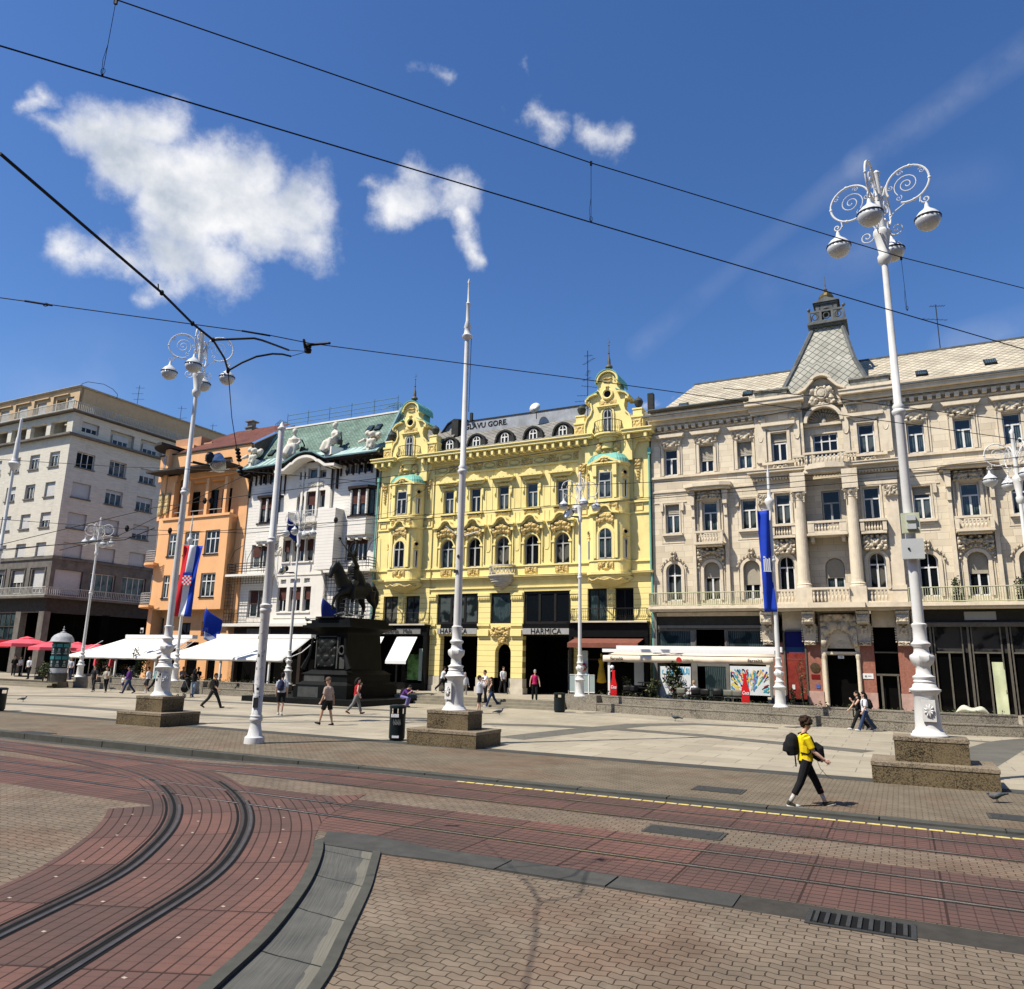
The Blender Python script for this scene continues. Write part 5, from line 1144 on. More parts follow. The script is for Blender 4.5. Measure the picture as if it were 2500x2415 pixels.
band(b,[(18.5,14.5),(18.5,16.2),(20.15,16.2),(20.15,14.5)],.2,.42,.55); b.box(18.2,20.45,-.1,.1,16.35,16.5)
band(b,arcpts(19.33,16.5,.98,0,PI,14),.18,-.45,.56); 
band(b,[(18.0,18.35),(18.45,18.55),(18.9,19.05)]+arcpts(19.33,18.75,.62,PI*.85,PI*.15,8,.55)+[(19.76,19.05),(20.2,18.55),(20.6,18.35)],.14,-.65,.4)
b.xz([(18.0,17.5),(18.0,18.3),(18.45,18.5),(18.95,19.05),(19.33,19.25),(19.7,19.05),(20.2,18.5),(20.6,18.3),(20.6,17.5)],-.2,.4)
for a,c in ((15.3,17.9),(20.7,23.05)): b.box(a,c,-.9,.4,18.1,18.25)
b.build('mouldings',CRM,C_)
b=MB()
for x in W2: relief(b,x-.72,x+.72,16.0,16.55,-.05,.2,51,20,10,freq=1.6)
for x in LB:
    if x in BALX: relief(b,x-.78,x+.78,12.42,13.0,-.05,.3,52,22,12,freq=2); relief(b,x-.85,x+.85,8.7,9.5,-.02,.42,53,26,16,freq=2,shape=lambda xx,t:1 if t>.1+.5*(1-xx) or xx>.6 else 0)
    else: relief(b,x-.16,x+.16,8.75,9.35,-.05,.28,54,8,12)
    for j in range(11):
        a=PI*(j+.5)/11; b.ball((x+.78*cos(a)*1.02,-.1,8.18+.78*sin(a)),(.08,.08,.07),5,3)
for x in (16.82,21.5):
    relief(b,x-.62,x+.62,8.85,9.75,-.32,.4,53,24,16,freq=2); relief(b,x-.45,x+.45,13.9,14.2,-.34,.12,57,14,7)
for x in (17.78,20.5):
    for sx in (-1,1):
        for k,vv in enumerate((-1.15,-.5)):
            b.tube([(x+sx*(.32+.1*cos(t*1.6)*(1-t/8)),vv,12.18+.1*sin(t*1.6)*(1-t/8)) for t in range(8)],.045,5)
        for j in range(3): b.ball((x+sx*.3,-1.1,11.95-j*.12),(.07,.07,.07),5,3); b.ball((x,-1.1,12.1),(.1,.08,.1),6,4)
for x in (15.8,22.5): relief(b,x-.36,x+.36,11.8,12.45,-.42,.24,58,14,12,freq=1.5)
for x in (15.8,22.5,17.7,20.9): relief(b,x-.24,x+.24,16.85,17.25,-.38,.14,59,8,7)
for j in range(15):
    a=PI*(j+.5)/15; b.add([(19.33,.06,16.52),(19.33+.9*cos(a-.09),.05,16.52+.88*sin(a-.09)),(19.33+.93*cos(a),-.12,16.52+.91*sin(a)),(19.33+.9*cos(a+.09),.05,16.52+.88*sin(a+.09))],[(0,1,2),(0,2,3)])
b.ball((19.33,.0,16.62),(.14,.12,.2),8,6)
relief(b,18.55,20.1,17.5,18.75,-.22,.35,60,26,22,freq=2.2,shape=dome_shape)
b.lathe([(.001,0),(.22,0),(.24,.05),(.2,.1),(.001,.12)],(0,0,0),14,0,Matrix.Translation((19.33,-.45,18.2))@Matrix.Rotation(PI/2,4,'X')); b.tube([(19.33+.28*cos(t),-.5,18.2+.36*sin(t)) for t in [j*PI/8 for j in range(16)]],.045,4,closed=True)
# entrance group
relief(b,18.3,20.35,3.6,5.55,-.12,.42,61,34,28,freq=2.2,shape=lambda xx,t:1 if (xx*1.05)**2+((t+.28)*1.0)**2>.62 else 0)
for x0 in (15.65,17.85,20.6,22.5):
    b.xz([(x0-.34,5.6),(x0+.34,5.6),(x0+.3,4.9),(x0-.3,4.9)],-.95,-.1); relief(b,x0-.32,x0+.32,4.95,5.6,-.96,.12,62,10,10)
    b.xz([(x0-.36,4.9),(x0+.36,4.9),(x0+.32,3.95),(x0+.2,3.82),(x0-.2,3.82),(x0-.32,3.95)],-.4,-.1)
    for sx in (-1,1):
        for j in range(7): b.ball((x0+sx*.38,-.38,4.75-j*.13),(.06,.07,.06),5,3)
    relief(b,x0-.3,x0+.3,3.75,4.0,-.42,.14,63,10,6); relief(b,x0-.2,x0+.2,4.35,4.85,-.41,.12,64,8,8)
b.buildc('carving',CRO,C_)
# windows of the cream building
shut={10.22:0,12.47:.62,14.78:.55}
for i,x in enumerate(W2):
    window(C_,x,14.23,.82,1.68,.2,WFR,GLS if i!=1 else GLC,blind=shut.get(x,.0)*.9 if x in shut else 0,bm=BLB)
for i,x in enumerate(LB):
    window(C_,x,10.51,.86,1.8,.2,WFR,GLC,blind=(.3 if i==0 else .22 if i==3 else 0),bm=BLB)
    window(C_,x,6.36,.9,2.33,.2,WFR,GL,1,blind=(0 if i==0 else .42 if i==1 else .62 if i==2 else 0 if i==3 else .5),bm=BLB)
for x in (16.82,21.5):
    window(C_,x,14.41,.84,1.7,-.1,WFR,GLS,blind=.28 if x<18 else 0,bm=BLB); window(C_,x,10.63,.84,1.8,-.1,WFR,GLC); window(C_,x+.01,6.81,.84,1.97,-.1,WFR,GL,1)
window(C_,19.33,14.51,1.33,1.38,.25,WFR,GLC,0,'X3.68'); window(C_,19.4,10.5,.96,1.98,.25,GFR,GLS); window(C_,19.35,6.8,.96,1.78,.25,WFR,GL,1,blind=.6,bm=BLB)
# roof
b=MB()
uvquad(b,[[(9.35,.3,18.5),(C1,.3,18.5),(C1,4.3,21.62),(11.0,4.3,21.62)],[(9.35,8,18.5),(9.35,.3,18.5),(11.0,4.3,21.62),(11.0,8,21.62)],[(C1,8.3,18.5),(9.35,8.3,18.5),(11,4.3,21.62),(C1,4.3,21.62)]])
for k in range(22): b.uv+= [] 
rf=b.build('roof',DIAM,C_)
b=MB(); b.box(8.6,15.3,-.82,-.62,17.98,18.08); b.box(23,C1,-.82,-.62,17.98,18.08); b.box(10.9,C1,4.2,4.4,21.58,21.68); b.box(8.9,15.2,-.5,.3,18.5,18.56)
b.build('gutter',LEAD,rf)
for x,z in ((10.9,18.75),(14.9,19.2),(24.6,18.85),(28.0,19.1)):
    v=.3+(z-18.5)*4/3.12; b=MB(); b.M=Matrix.Translation((x,v-.02,z))@Matrix.Rotation(R(38),4,'X'); b.box(-.3,.3,0,.75,.02,.1,0); b.box(-.25,.25,.05,.7,.1,.12,1); b.build('skylight',[DFR,GLS],rf)
# turret
b=MB(); tv=2.6
bs=[(16.9,-.1,18.3),(22.0,-.1,18.3),(22.0,5.2,18.3),(16.9,5.2,18.3)]; ms=[(17.9,.5,20.4),(21.2,.5,20.4),(21.2,4.6,20.4),(17.9,4.6,20.4)]; ts=[(19.0,1.5,23.1),(20.65,1.5,23.1),(20.65,3.4,23.1),(19.0,3.4,23.1)]
qs=[]
for A_,B_ in ((bs,ms),(ms,ts)):
    for i in range(4): j=(i+1)%4; qs.append([A_[i],A_[j],B_[j],B_[i]])
uvquad(b,qs); tr=b.build('turret',DIAMD,C_)
b=MB()
for i in range(4):
    for A_,B_ in ((bs,ms),(ms,ts)): b.tube([A_[i],B_[i]],.14,6)
b.box(18.85,20.8,1.3,3.6,23.1,23.25); b.box(18.7,20.95,1.15,3.75,23.25,23.4)
for a,c,d,e in ((18.8,20.85,1.25,1.35),(18.8,20.85,3.55,3.65),(18.8,18.9,1.25,3.65),(20.75,20.85,1.25,3.65)): b.box(a,c,d,e,24.05,24.17); b.box(a,c,d,e,23.4,23.5)
for k in range(4): x=18.85+1.95*k/3; b.box(x-.06,x+.06,1.24,1.36,23.4,24.1); b.box(x-.06,x+.06,3.54,3.66,23.4,24.1)
for k in range(3):
    x=18.85+1.95*(k+.5)/3; b.tube([(x+.17*cos(t),1.3,23.78+.2*sin(t)) for t in [j*PI/5 for j in range(10)]],.04,4,closed=True)
    y=1.3+2.3*(k+.5)/3; b.tube([(20.8,y+.2*cos(t),23.78+.2*sin(t)) for t in [j*PI/5 for j in range(10)]],.04,4,closed=True)
for sx in (18.83,20.83): b.ball((sx,1.3,24.3),.11,8,6)
# lantern
for x,y in ((19.35,1.9),(20.3,1.9),(19.35,3.0),(20.3,3.0)): b.box(x-.14,x+.14,y-.14,y+.14,23.4,24.75)
for y in (1.76,3.0): b.xz([(19.4,24.2),(19.4,24.8),(20.25,24.8),(20.25,24.2)]+[(19.825+.3*cos(t),24.2+.3*sin(t)) for t in [PI*j/6 for j in range(7)]],y,y+.14)
b.box(19.15,20.5,1.7,3.2,24.75,24.88); b.xz([(19.05,24.88),(20.6,24.88),(19.82,25.2)],1.62,3.3); b.box(19.1,20.55,1.65,3.25,24.88,24.95)
b.lathe([(.45,0),(.4,.2),(.25,.28)],(19.82,2.45,24.95),12)
b.build('lantern',LEAD,tr)
b=MB(); b.lathe([(.25,0),(.38,.18),(.4,.35),(.32,.55),(.15,.68),(.06,.72),(.1,.8),(.12,.88),(.05,.95),(.03,1.1),(.01,1.8)],(19.82,2.45,25.15),14,flute=(.12,10,.1,.6)); b.build('crown_finial',mat('tarnished_gilding',(.16,.12,.05),.4,.5,6,metal=.6),tr)
b=MB()
for a,c in ((15.6,17.4),(20.9,22.9)): b.box(a,c,-.3,.5,18.25,18.85); b.box(a-.1,c+.1,-.4,.6,18.8,18.9); 
b.buildc('worn_parapet',mat('flaking_parapet',(.24,.235,.2),.9,.5,3,bump=.5,bscale=8,dirt=(3,.8,(.06,.06,.05))),C_)
# balcony railings
railing(C_,[(8.95,-.05),(8.95,-1.0),(15.4,-1.0)],5.95,.78,GIR,sp=.11,r=.02,deco=True); railing(C_,[(22.9,-1.0),(C1,-1.0)],5.95,.78,GIR,sp=.11,r=.02)
# ground floor
b=MB()
# red granite piers
def pier(u0,u1,z1=3.9,v=-.12): b.box(u0,u1,v,.3,1.3,z1,0); b.box(u0-.02,u1+.02,v-.05,.3,.4,1.3,1)
pier(15.75,16.4); pier(17.6,18.35); pier(20.3,21.0); pier(22.15,22.9)
b.box(16.4,17.6,-.05,.3,4.55,5.6,2); b.box(18.3,20.35,-.1,.3,4.3,5.6,2); b.box(21.0,22.15,-.1,.3,4.75,5.6,2)
b.box(15.4,15.75,-.05,.3,.4,5.6,2); b.box(22.9,23.2,-.05,.3,.4,5.6,2)
wall(b,18.35,20.3,.45,4.4,[(18.62,20.12,.45,4.05,1)],-.12,.4,2)
b.box(18.45,20.2,-.2,.1,3.28,3.42,2)
for x in (18.52,20.2): b.lathe([(.12,0),(.1,.1),(.09,2.4),(.13,2.6),(.13,2.7)],(x,-.22,.6),10,2)
b.buildc('ground_floor_piers',[REDG,PINKS,CRM],C_)
b=MB()
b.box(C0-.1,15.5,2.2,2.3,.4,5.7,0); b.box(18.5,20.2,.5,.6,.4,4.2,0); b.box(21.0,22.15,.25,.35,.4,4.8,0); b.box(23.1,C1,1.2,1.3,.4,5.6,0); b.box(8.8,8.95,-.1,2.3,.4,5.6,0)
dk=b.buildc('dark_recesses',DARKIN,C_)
b=MB(); b.box(20.6,20.75,0,.3,.4,.5)
# left cafe front
b.box(C0-.1,C0+.2,-.25,.1,.4,5.66,0); b.box(C0+.2,15.5,-.1,.1,4.85,5.4,1); b.box(C0+.2,15.5,-.2,.1,5.4,5.62,3); b.box(C0+.2,15.5,-.16,.1,4.7,4.86,0); b.box(C0+.2,15.5,-.18,-.1,4.62,4.67,2)
for a,c in ((9.2,11.45),(13.25,15.65)):
    band(b,[(a,3.3),(a,4.45),(a+.1,4.57),(c-.1,4.57),(c,4.45),(c,3.3)],.07,-.14,-.02,2)
b.box(C0+.2,9.2,-.12,.0,.4,2.6,0); b.box(11.15,11.5,-.1,.0,.4,4.6,0); b.box(13.15,13.35,-.1,.0,.4,4.6,0); b.box(15.6,15.75,-.1,.0,.4,4.6,0); b.box(11.45,13.2,-.08,0,2.5,2.7,0)
cf=b.build('shopfront',[mat('grey_cladding',(.17,.165,.15),.6,.15,3),mat('dark_fascia',(.035,.035,.03),.6,.2,3),BRZ,CRM],C_)
b=MB(); b.box(9.2,11.45,-.06,-.03,2.7,4.55); b.box(13.3,15.6,-.06,-.03,2.7,4.55); b.buildc('upper_panes',GLS,cf)
b=MB(); b.box(11.95,13.2,-.06,-.03,.5,2.5); b.buildc('lower_panes',GLS,cf)
b=MB(); b.box(9.2,11.1,-.09,-.06,.55,2.45); po=b.build('painted_board',mat('white_board',(.72,.75,.76),.7,.08,1.5),cf)
def scrib(par,u0,u1,z0,z1,v,cols,n,seed,w_=.025,mode='scrawl'):
    rs=random.Random(seed)
    bb=MB()
    for k in range(n):
        mi=rs.randrange(len(cols))
        if mode=='scrawl':
            x=rs.uniform(u0,u1-.3); z=rs.uniform(z0,z1-.2); pts=[]; ph=rs.uniform(0,6); a=rs.uniform(.08,.22); fr=rs.uniform(2,3.4); L_=rs.uniform(.3,.8)
            for i in range(16): t=i/15; pts.append((min(u1,x+L_*t+a*.5*cos(fr*6*t+ph)),v,min(z1,max(z0,z+a*sin(fr*6*t+ph)))))
            bb.tube(pts,w_,3,mi)
        else:
            x=rs.uniform(u0+.1,u1-.1); z=rs.uniform(z0+.1,z1-.25); cxx=(u0+u1)/2; ang=math.atan2(z-(z0-.2),(x-cxx))+rs.uniform(-.3,.3); L_=rs.uniform(.22,.45); be=rs.uniform(-.5,.5); pts=[];rr=[]
            for i in range(8): t=i/7; aa=ang+be*t; pts.append((max(u0+.03,min(u1-.03,x+cos(aa)*L_*t)),v-.002*(k%7),max(z0+.03,min(z1-.05,z+sin(aa)*L_*t)))); rr.append(w_*(.35+.75*t if t<.9 else .7))
            bb.tube(pts,rr,5,mi,flat=1)
            # flatten onto the board
    bb.v=[(x,v+(y-v)*.08,z) for x,y,z in bb.v]
    return bb.buildc('painted_marks',cols,par)
def pm(n_,c): return mat('paint_'+n_,c,.7,.05,3)
scrib(po,9.3,11.0,2.0,2.4,-.1,[pm('sky_blue',(.12,.42,.62))],9,3,.035); scrib(po,9.3,11.05,1.2,2.0,-.1,[pm('plum',(.25,.08,.2)),pm('navy',(.03,.05,.25))],7,5,.012); scrib(po,9.6,11.0,.7,1.4,-.1,[pm('crimson',(.45,.04,.06)),pm('charcoal',(.02,.02,.02))],12,8,.016)
b=MB(); b.box(13.38,15.55,-.09,-.06,.95,2.55); po=b.build('painted_board',mat('white_board',(.72,.75,.76),.7,.08,1.5),cf)
scrib(po,13.42,15.5,.98,2.4,-.1,[pm('charcoal',(.02,.02,.02)),pm('sky_blue',(.12,.42,.62)),pm('amber',(.75,.5,.08)),pm('teal',(.05,.33,.38)),pm('navy',(.03,.05,.25)),pm('crimson',(.45,.04,.06)),pm('lemon',(.8,.68,.15)),pm('peach',(.8,.5,.22)),pm('denim',(.12,.22,.5))],120,11,.05,'petal')
b=MB(); b.box(8.98,9.18,-.16,-.12,.5,2.5); b.build('sticker_panel',mat('torn_posters',(.25,.24,.22),.8,.9,9),cf)
# panel with dark blue over red
b=MB(); b.box(16.5,17.5,-.1,-.06,.8,3.35,0); b.box(16.5,17.5,-.1,-.06,3.65,4.5,1); b.box(16.5,17.5,-.1,-.06,3.35,3.65,2); b.box(16.5,17.5,-.11,-.06,2.95,3.0,3)
band(b,[(16.5,.62),(16.44,.7),(16.44,4.42),(16.55,4.55),(17.45,4.55),(17.56,4.42),(17.56,.7),(17.45,.62),(16.5,.62)],.08,-.2,-.02,3)
b.buildc('display_window',[mat('red_display',(.22,.035,.025),.4,.3,4),mat('navy_display',(.01,.012,.11),.4,.1,2),mat('blue_stripe',(.02,.07,.16),.4,.2,2),BRZ],C_)
b=MB(); b.box(21.02,22.13,-.05,.2,3.38,3.45,0); b.box(21.02,22.13,-.08,.2,2.2,2.3,0); b.box(21.2,21.3,-.08,.0,.45,2.25,0); b.box(22.0,22.08,-.08,0,.45,2.25,0)
b.box(18.62,20.12,-.1,.1,3.24,3.3,1); 
b.build('doorway',[BRZ,CRM],C_)
b=MB(); b.lathe([(.001,0),(.24,0),(.26,.03),(.001,.05)],(0,0,0),20,0,Matrix.Translation((18.0,-.13,2.55))@Matrix.Rotation(PI/2,4,'X')); b.build('round_plaque',mat('bronze_plaque',(.13,.09,.05),.4,.4,20,metal=.6),C_)
def plate(u0,u1,z0,z1,v,m_,txt=None,tm=None,ts=.1,nm='plaque'):
    bb=MB(); bb.box(u0,u1,v-.03,v,z0,z1); o=bb.build(nm,m_,C_)
    if txt: text(txt,ts,tm,o,((u0+u1)/2,v-.04,(z0+z1)/2),extr=.002)
plate(17.78,18.22,1.95,2.18,-.12,mat('dark_red_plaque',(.16,.01,.01),.5,.1,3)); plate(18.0,18.2,1.45,1.65,-.12,mat('blue_plaque',(.05,.12,.35),.5,.4,9)); plate(20.35,20.88,2.02,2.3,-.12,WHITE,'@ ===',DFR,.11)
plate(19.2,19.5,3.06,3.22,-.16,WHITE,'7 8',DFR,.12); plate(16.75,16.9,1.35,1.6,-.11,WHITE); plate(20.35,20.36,1,1.01,-.1,WHITE) if 0 else None; plate(22.5,22.75,1.42,1.52,-.12,WHITE)
# right shopfront
b=MB()
b.box(23.1,C1,-.15,.1,4.95,5.0,0); b.box(23.1,C1,-.28,.1,4.76,4.96,0); b.box(23.1,C1,-.05,.1,5.0,5.62,1); b.box(25.35,26.75,-.1,-.05,5.1,5.52,2)
x=23.75
for k in range(7):
    b.box(x-.07,x+.03,-.12,.1,.4,4.76,0); b.box(x+.1,x+.16,-.1,.1,.4,4.76,0); b.box(x+1.36,x+1.42,-.1,.1,.4,4.76,0)
    b.box(x+.16,x+1.4,-.08,.02,3.42,3.5,0); b.box(x+.72,x+.8,-.07,.02,.4,3.45,0); x+=1.7
rs_=b.build('shopfront',[BRZ,mat('dark_fascia',(.035,.035,.03),.6,.2,3),mat('blank_panel',(.4,.42,.42),.6,.05,2)],C_)
b=MB(); b.box(23.1,C1,.02,.04,3.45,4.76); b.buildc('upper_panes',glass('dark_curtain_glass',(.012,.012,.012),(.09,.085,.075),cs=14),rs_)
b=MB(); b.box(23.1,C1,.02,.04,.4,3.42); b.buildc('lower_panes',GLB,rs_)
b=MB(); b.sheet(lambda s,t:(26.33+.52*s,-.1-.02*sin(s*7+t*3)-.02*sin(t*11),.45+2.55*t),6,10); b.build('paper_sheet',mat('pale_green_paper',(.55,.58,.36),.8,.1,2),rs_,smooth=True)
b=MB(); b.sheet(lambda s,t:(24.5+1.5*s,-.15-.35*sin(PI*t)*sin(PI*s),.45+.75*sin(PI*s)**.7*(.55+.45*sin(9*s)*.4)*t),14,8); b.build('dust_sheet',mat('pale_tarpaulin',(.5,.5,.4),.85,.15,4,bump=.4,bscale=6),rs_,smooth=True)
antenna(25.9,4.3,21.6,3.0,'bare roof antenna on the ridge of the cream building',[(2.9,.9,20),(2.0,1.6,-150)])
# ---------------- white art-nouveau building ----------------
WHT=mat('pale_render',(.64,.60,.52),.85,.06,1,dirt=(.9,.3,(.45,.42,.36)))
WHL=mat('pale_tiled_render',(.66,.62,.545),.8,.05,1,brick=(40,.24,.008,(.65,.61,.535),(.36,.33,.28),'xz'))
GRT=roof_tile('green_glazed_tile',(.12,.19,.145),(.21,.29,.23),(.06,.1,.08),.3,.16)
CPS=mat('pale_copper_sheet',(.36,.47,.42),.55,.1,2)
CPD=mat('blue_grey_gutter',(.13,.22,.23),.5,.15,4)
STAT=mat('statue_stone',(.62,.57,.47),.85,.15,6,dirt=(4,.6,(.33,.29,.22)))
BRN=mat('dark_wood',(.03,.022,.018),.6,.2,5)
W_=fac_root('pale_building','pale building with green tiled roof carrying two seated statues above a curved eave','building')
a0,a1,wc=-25.95,-12.4,-19.1
b=MB()
ops=[(-25.0,-22.9,16.7,17.5),(-15.6,-13.2,16.7,17.5),(-20.5,-19.75,15.4-1.4,15.45,1),(-19.55,-18.45,13.55,15.6),(-18.25,-17.6,14.2,15.6)]
ops+=[(-20.4,-19.75,16.64,17.3),(-19.55,-18.55,16.66,17.55),(-18.35,-17.65,16.64,17.3)]
ops+=[(-21.55,-20.73,9.93,11.75),(-20.5,-19.3,9.95,11.75),(-19.2,-18.35,9.95,11.75),(-21.76,-20.8,6.02,7.94),(-20.5,-19.33,6.03,7.94),(-19.1,-18.32,6.05,7.96),(-21.5,-20.93,8.22,8.56),(-20.5,-19.5,8.26,8.6),(-19.08,-18.5,8.24,8.6)]
ops+=[(-25.1,-22.9,9.6,11.55),(-15.4,-13.2,9.7,11.65),(-25.0,-22.6,5.6,7.8),(-16.0,-13.6,5.6,7.9)]
wall(b,a0,-22.5,5.0,18.0,[o for o in ops if o[1]<-22.4],0); wall(b,-16.9,a1,5.0,18.0,[o for o in ops if o[0]>-17],0); wall(b,-22.5,-16.9,5.0,18.0,[o for o in ops if -22.4<o[0]<-17.2],-.12,mi=1)
b.box(a0,a1,.6,12,.4,18.2,1); b.box(-22.5,-22.3,-.12,.6,5,18,1); b.box(-17.1,-16.9,-.12,.6,5,18,1)
# projecting middle balcony box and bays
b.box(-21.5,-20.5,-1.0,-.1,12.2,13.86); b.box(-17.45,-15.7,-1.0,-.0,9.1,13.85); b.box(-20.5,-17.45,-.95,-.1,12.9,13.0); b.box(-21.5,-17.4,-.95,-.12,12.0,12.2) 
for c_ in (-23.3,-13.9):
    pl=[(c_-1.35,0),(c_-.85,-.62),(c_+.85,-.62),(c_+1.35,0)]
    b.xy(pl,11.7,13.2); b.xy([(c_-1.2,0),(c_-.75,-.5),(c_+.75,-.5),(c_+1.2,0)],11.5,11.7)
    for u_ in (c_-.75,c_,c_+.75): b.box(u_-.12,u_+.12,-.5,0,11.35,11.6); b.lathe([(.1,0),(.1,1.9)],(u_,-.5,13.3),8)
b.box(a0-.8,-22.2,-1.0,.1,8.86,9.04,1); b.box(-16.5,a1+.3,-1.0,.1,8.86,9.04,1); b.box(a0-1.0,a1,-.9,.1,4.85,5.08,1)
b.build('wall',[WHL,WHT],W_)
b=MB()
band(b,[(-22.2,17.25),(-21.2,17.35),(-20.5,17.8)]+arcpts(-19.1,17.2,1.5,PI*.82,PI*.18,10,1.05)+[(-17.7,17.8),(-17.0,17.35),(-16.0,17.3)],.2,-1.2,-.12)
for u_ in (-20.0,-18.4): b.box(u_-.1,u_+.1,-.2,-.1,13.5,17.6)
for u0,u1 in ((-21.6,-20.68),(-20.55,-19.25),(-19.25,-18.3)):
    b.box(u0,u1,-.28,-.1,11.85,11.95); b.box(u0,u1,-.22,-.1,9.83,9.93); b.box(u0,u0+.05,-.16,-.1,9.9,12.1); b.box(u1-.05,u1,-.16,-.1,9.9,12.1)
    for k in range(6): x=u0+.1+(u1-u0-.2)*k/5; b.box(x-.025,x+.025,-.2,-.1,11.95,12.18)
    b.box(u0-.1,u1+.02,-.2,-.1,5.9,6.0)
b.box(-22.0,-17.2,-.17,-.1,8.85,8.95); b.box(-22.0,-17.2,-.16,-.1,5.5,5.54)
b.build('mouldings',WHT,W_)
b=MB(); 
for u0,u1,z0,z1 in ((-20.35,-19.8,15.85,16.3),(-19.5,-18.5,15.9,16.35),(-18.3,-17.8,15.9,16.35),(-18.3,-17.3,10.5,11.4),(-22.4,-21.6,10.5,11.3)): relief(b,u0,u1,z0,z1,-.12,.12,7,14,10)
b.buildc('ornament',STAT,W_)
for c_ in (-23.3,-13.9):
    for du,w__ in ((-.75-.28,.42),(0,1.35),(.75+.28,.42)):
        window(W_,c_+du,13.28,w__,1.95,-.42 if du==0 else -.2,DFR,GL,0,'X2' if du==0 else 'O',blind=.55 if du==0 and c_>-20 else .4 if du==0 else 0,bm=BLR,rz=0 if du==0 else (-.9 if du<0 else .9))
    b=MB(); b.xy([(c_-1.45,0),(c_-.95,-.75),(c_+.95,-.75),(c_+1.45,0)],15.3,15.5); b.xy([(c_-1.4,0),(c_-.9,-.7),(c_+.9,-.7),(c_+1.4,0)],13.1,13.2); b.buildc('bay_trim',BRN,W_)
for u_,z,w__,h in ((-24.55,9.65,.75,1.85),(-23.45,9.65,.9,1.85),(-14.85,9.75,.8,1.85),(-13.7,9.75,.9,1.85),(-21.14,9.94,.78,1.8),(-19.9,9.96,1.16,1.78),(-18.78,9.96,.82,1.78),(-21.28,6.03,.9,1.9),(-19.92,6.04,1.1,1.9),(-18.7,6.06,.74,1.88),(-24.4,5.65,.8,2.1),(-23.2,5.65,.9,2.1),(-15.4,5.65,.8,2.1),(-14.2,5.65,.9,2.1),(-20.12,14.0,.7,1.42),(-19.0,13.56,1.06,2.0),(-17.92,14.2,.6,1.4)):
    window(W_,u_,z,w__,h,.12,WFR,GL,0,'X2' if w__>.85 else 'O',blind=.5 if -21.5<u_<-18 or u_<-24 else .25,bm=BLR)
for u_,w__ in ((-24.5,.6),(-23.75,.6),(-15.2,.55),(-14.45,.6),(-13.65,.6)): window(W_,u_,16.72,w__,.78,.15,WFR,GL,0,'O')
window(W_,-20.08,16.66,.6,.6,.1,WFR,GL,0,'O'); window(W_,-19.05,16.68,.94,.85,.1,WFR,GLS,0,'O'); window(W_,-18.0,16.66,.6,.6,.1,WFR,GL,0,'O')
for u_,w__ in ((-21.22,.55),(-20.0,.95),(-18.8,.55)): window(W_,u_,8.26,w__,.32,.05,WFR,GLS,0,'X3.5')
# eave and brackets
b=MB()
ev=[(-26.4,17.95),(-22.0,18.05),(-21.2,18.12),(-20.5,18.45),(-19.9,18.72),(-19.1,18.82),(-18.3,18.72),(-17.7,18.42),(-17.0,18.1),(-12.0,18.1)]
ev=[(x,z-.28) for x,z in ev]
band(b,ev,.16,-1.15,.5); band(b,[(x,z+.1) for x,z in ev],.1,-1.28,-1.1,1)
for u_ in [-25.8+.55*k for k in range(7)]+[-16.2+.6*k for k in range(7)]:
    b.box(u_-.06,u_+.06,-1.0,0,17.35,17.6); b.xz([(u_-.05,16.6),(u_+.05,16.6),(u_+.05,17.4),(u_-.05,17.4)],-.12,0)
for u_ in (-22.4,-21.9,-17.0,-16.5,-12.6,-25.85): b.box(u_-.06,u_+.06,-.2,0,15.6,17.6); b.box(u_-.05,u_+.05,-1.0,-.1,17.2,17.5)
b.build('eave',[BRN,CPD],W_)
b=MB()
uvquad(b,[[(-25.9,.3,18.9),(-12.6,.3,18.9),(-12.9,3.0,22.45),(-25.6,3.0,22.45)]]); 
b.uv=b.uv; rf=b.build('roof',GRT,W_)
b=MB(); uvquad(b,[[(-26.3,-1.2,17.75),(-21.6,-1.2,17.85),(-21.6,.32,18.95),(-25.95,.32,18.95)],[(-16.6,-1.2,17.9),(-12.1,-1.2,17.9),(-12.55,.32,18.95),(-16.6,.32,18.95)],[(-21.6,-.2,18.5),(-16.6,-.2,18.5),(-16.6,.32,18.95),(-21.6,.32,18.95)]])
bs_=b.build('eave_sheet',CPS,rf)
b=MB()
for u_ in [-25.8+.62*k for k in range(7)]+[-16.2+.62*k for k in range(6)]: b.tube([(u_,-1.18,17.86),(u_,.3,18.97)],.025,4)
b.buildc('standing_seams',CPS,bs_)
b=MB()
for u_,du in ((-26.0,.35),(-12.5,-.4)):
    b.xz([(u_-.12,18.6),(u_+.12,18.6),(u_+du+.12,22.5),(u_+du-.12,22.5)],.0,.4) if 0 else None
    b.tube([(u_,.2,18.5),(u_+du,3.0,22.7)],.16,6); b.tube([(u_,-1.1,17.8),(u_,.2,18.8)],.14,6)
b.box(-25.8,-12.8,2.9,3.1,22.42,22.56,1); b.box(-26,-12.4,3.1,11,.5,22.3,1)
b.build('gable_edge',[CPD,WHT],rf)
for u_,z in ((-20.0,19.9),(-24.6,19.3),(-15.0,20.55),(-14.2,20.6),(-18.6,19.85)):
    if u_==-20.0: continue
    v=.3+(z-18.9)*2.7/3.55; b=MB(); b.M=Matrix.Translation((u_,v-.03,z))@Matrix.Rotation(R(52),4,'X'); b.box(-.27,.27,0,.75,.02,.12,0); b.box(-.22,.22,.05,.7,.12,.14,1); b.build('skylight',[DFR,GLS],rf)
b=MB()
for zz in (22.95,23.3,23.75): b.tube([(-25.3,3,zz-.02),(-13.3,3,zz)],.03,4)
for k in range(6): u_=-25.3+12*k/5; b.tube([(u_,3,22.5),(u_,3,23.9)],.035,4)
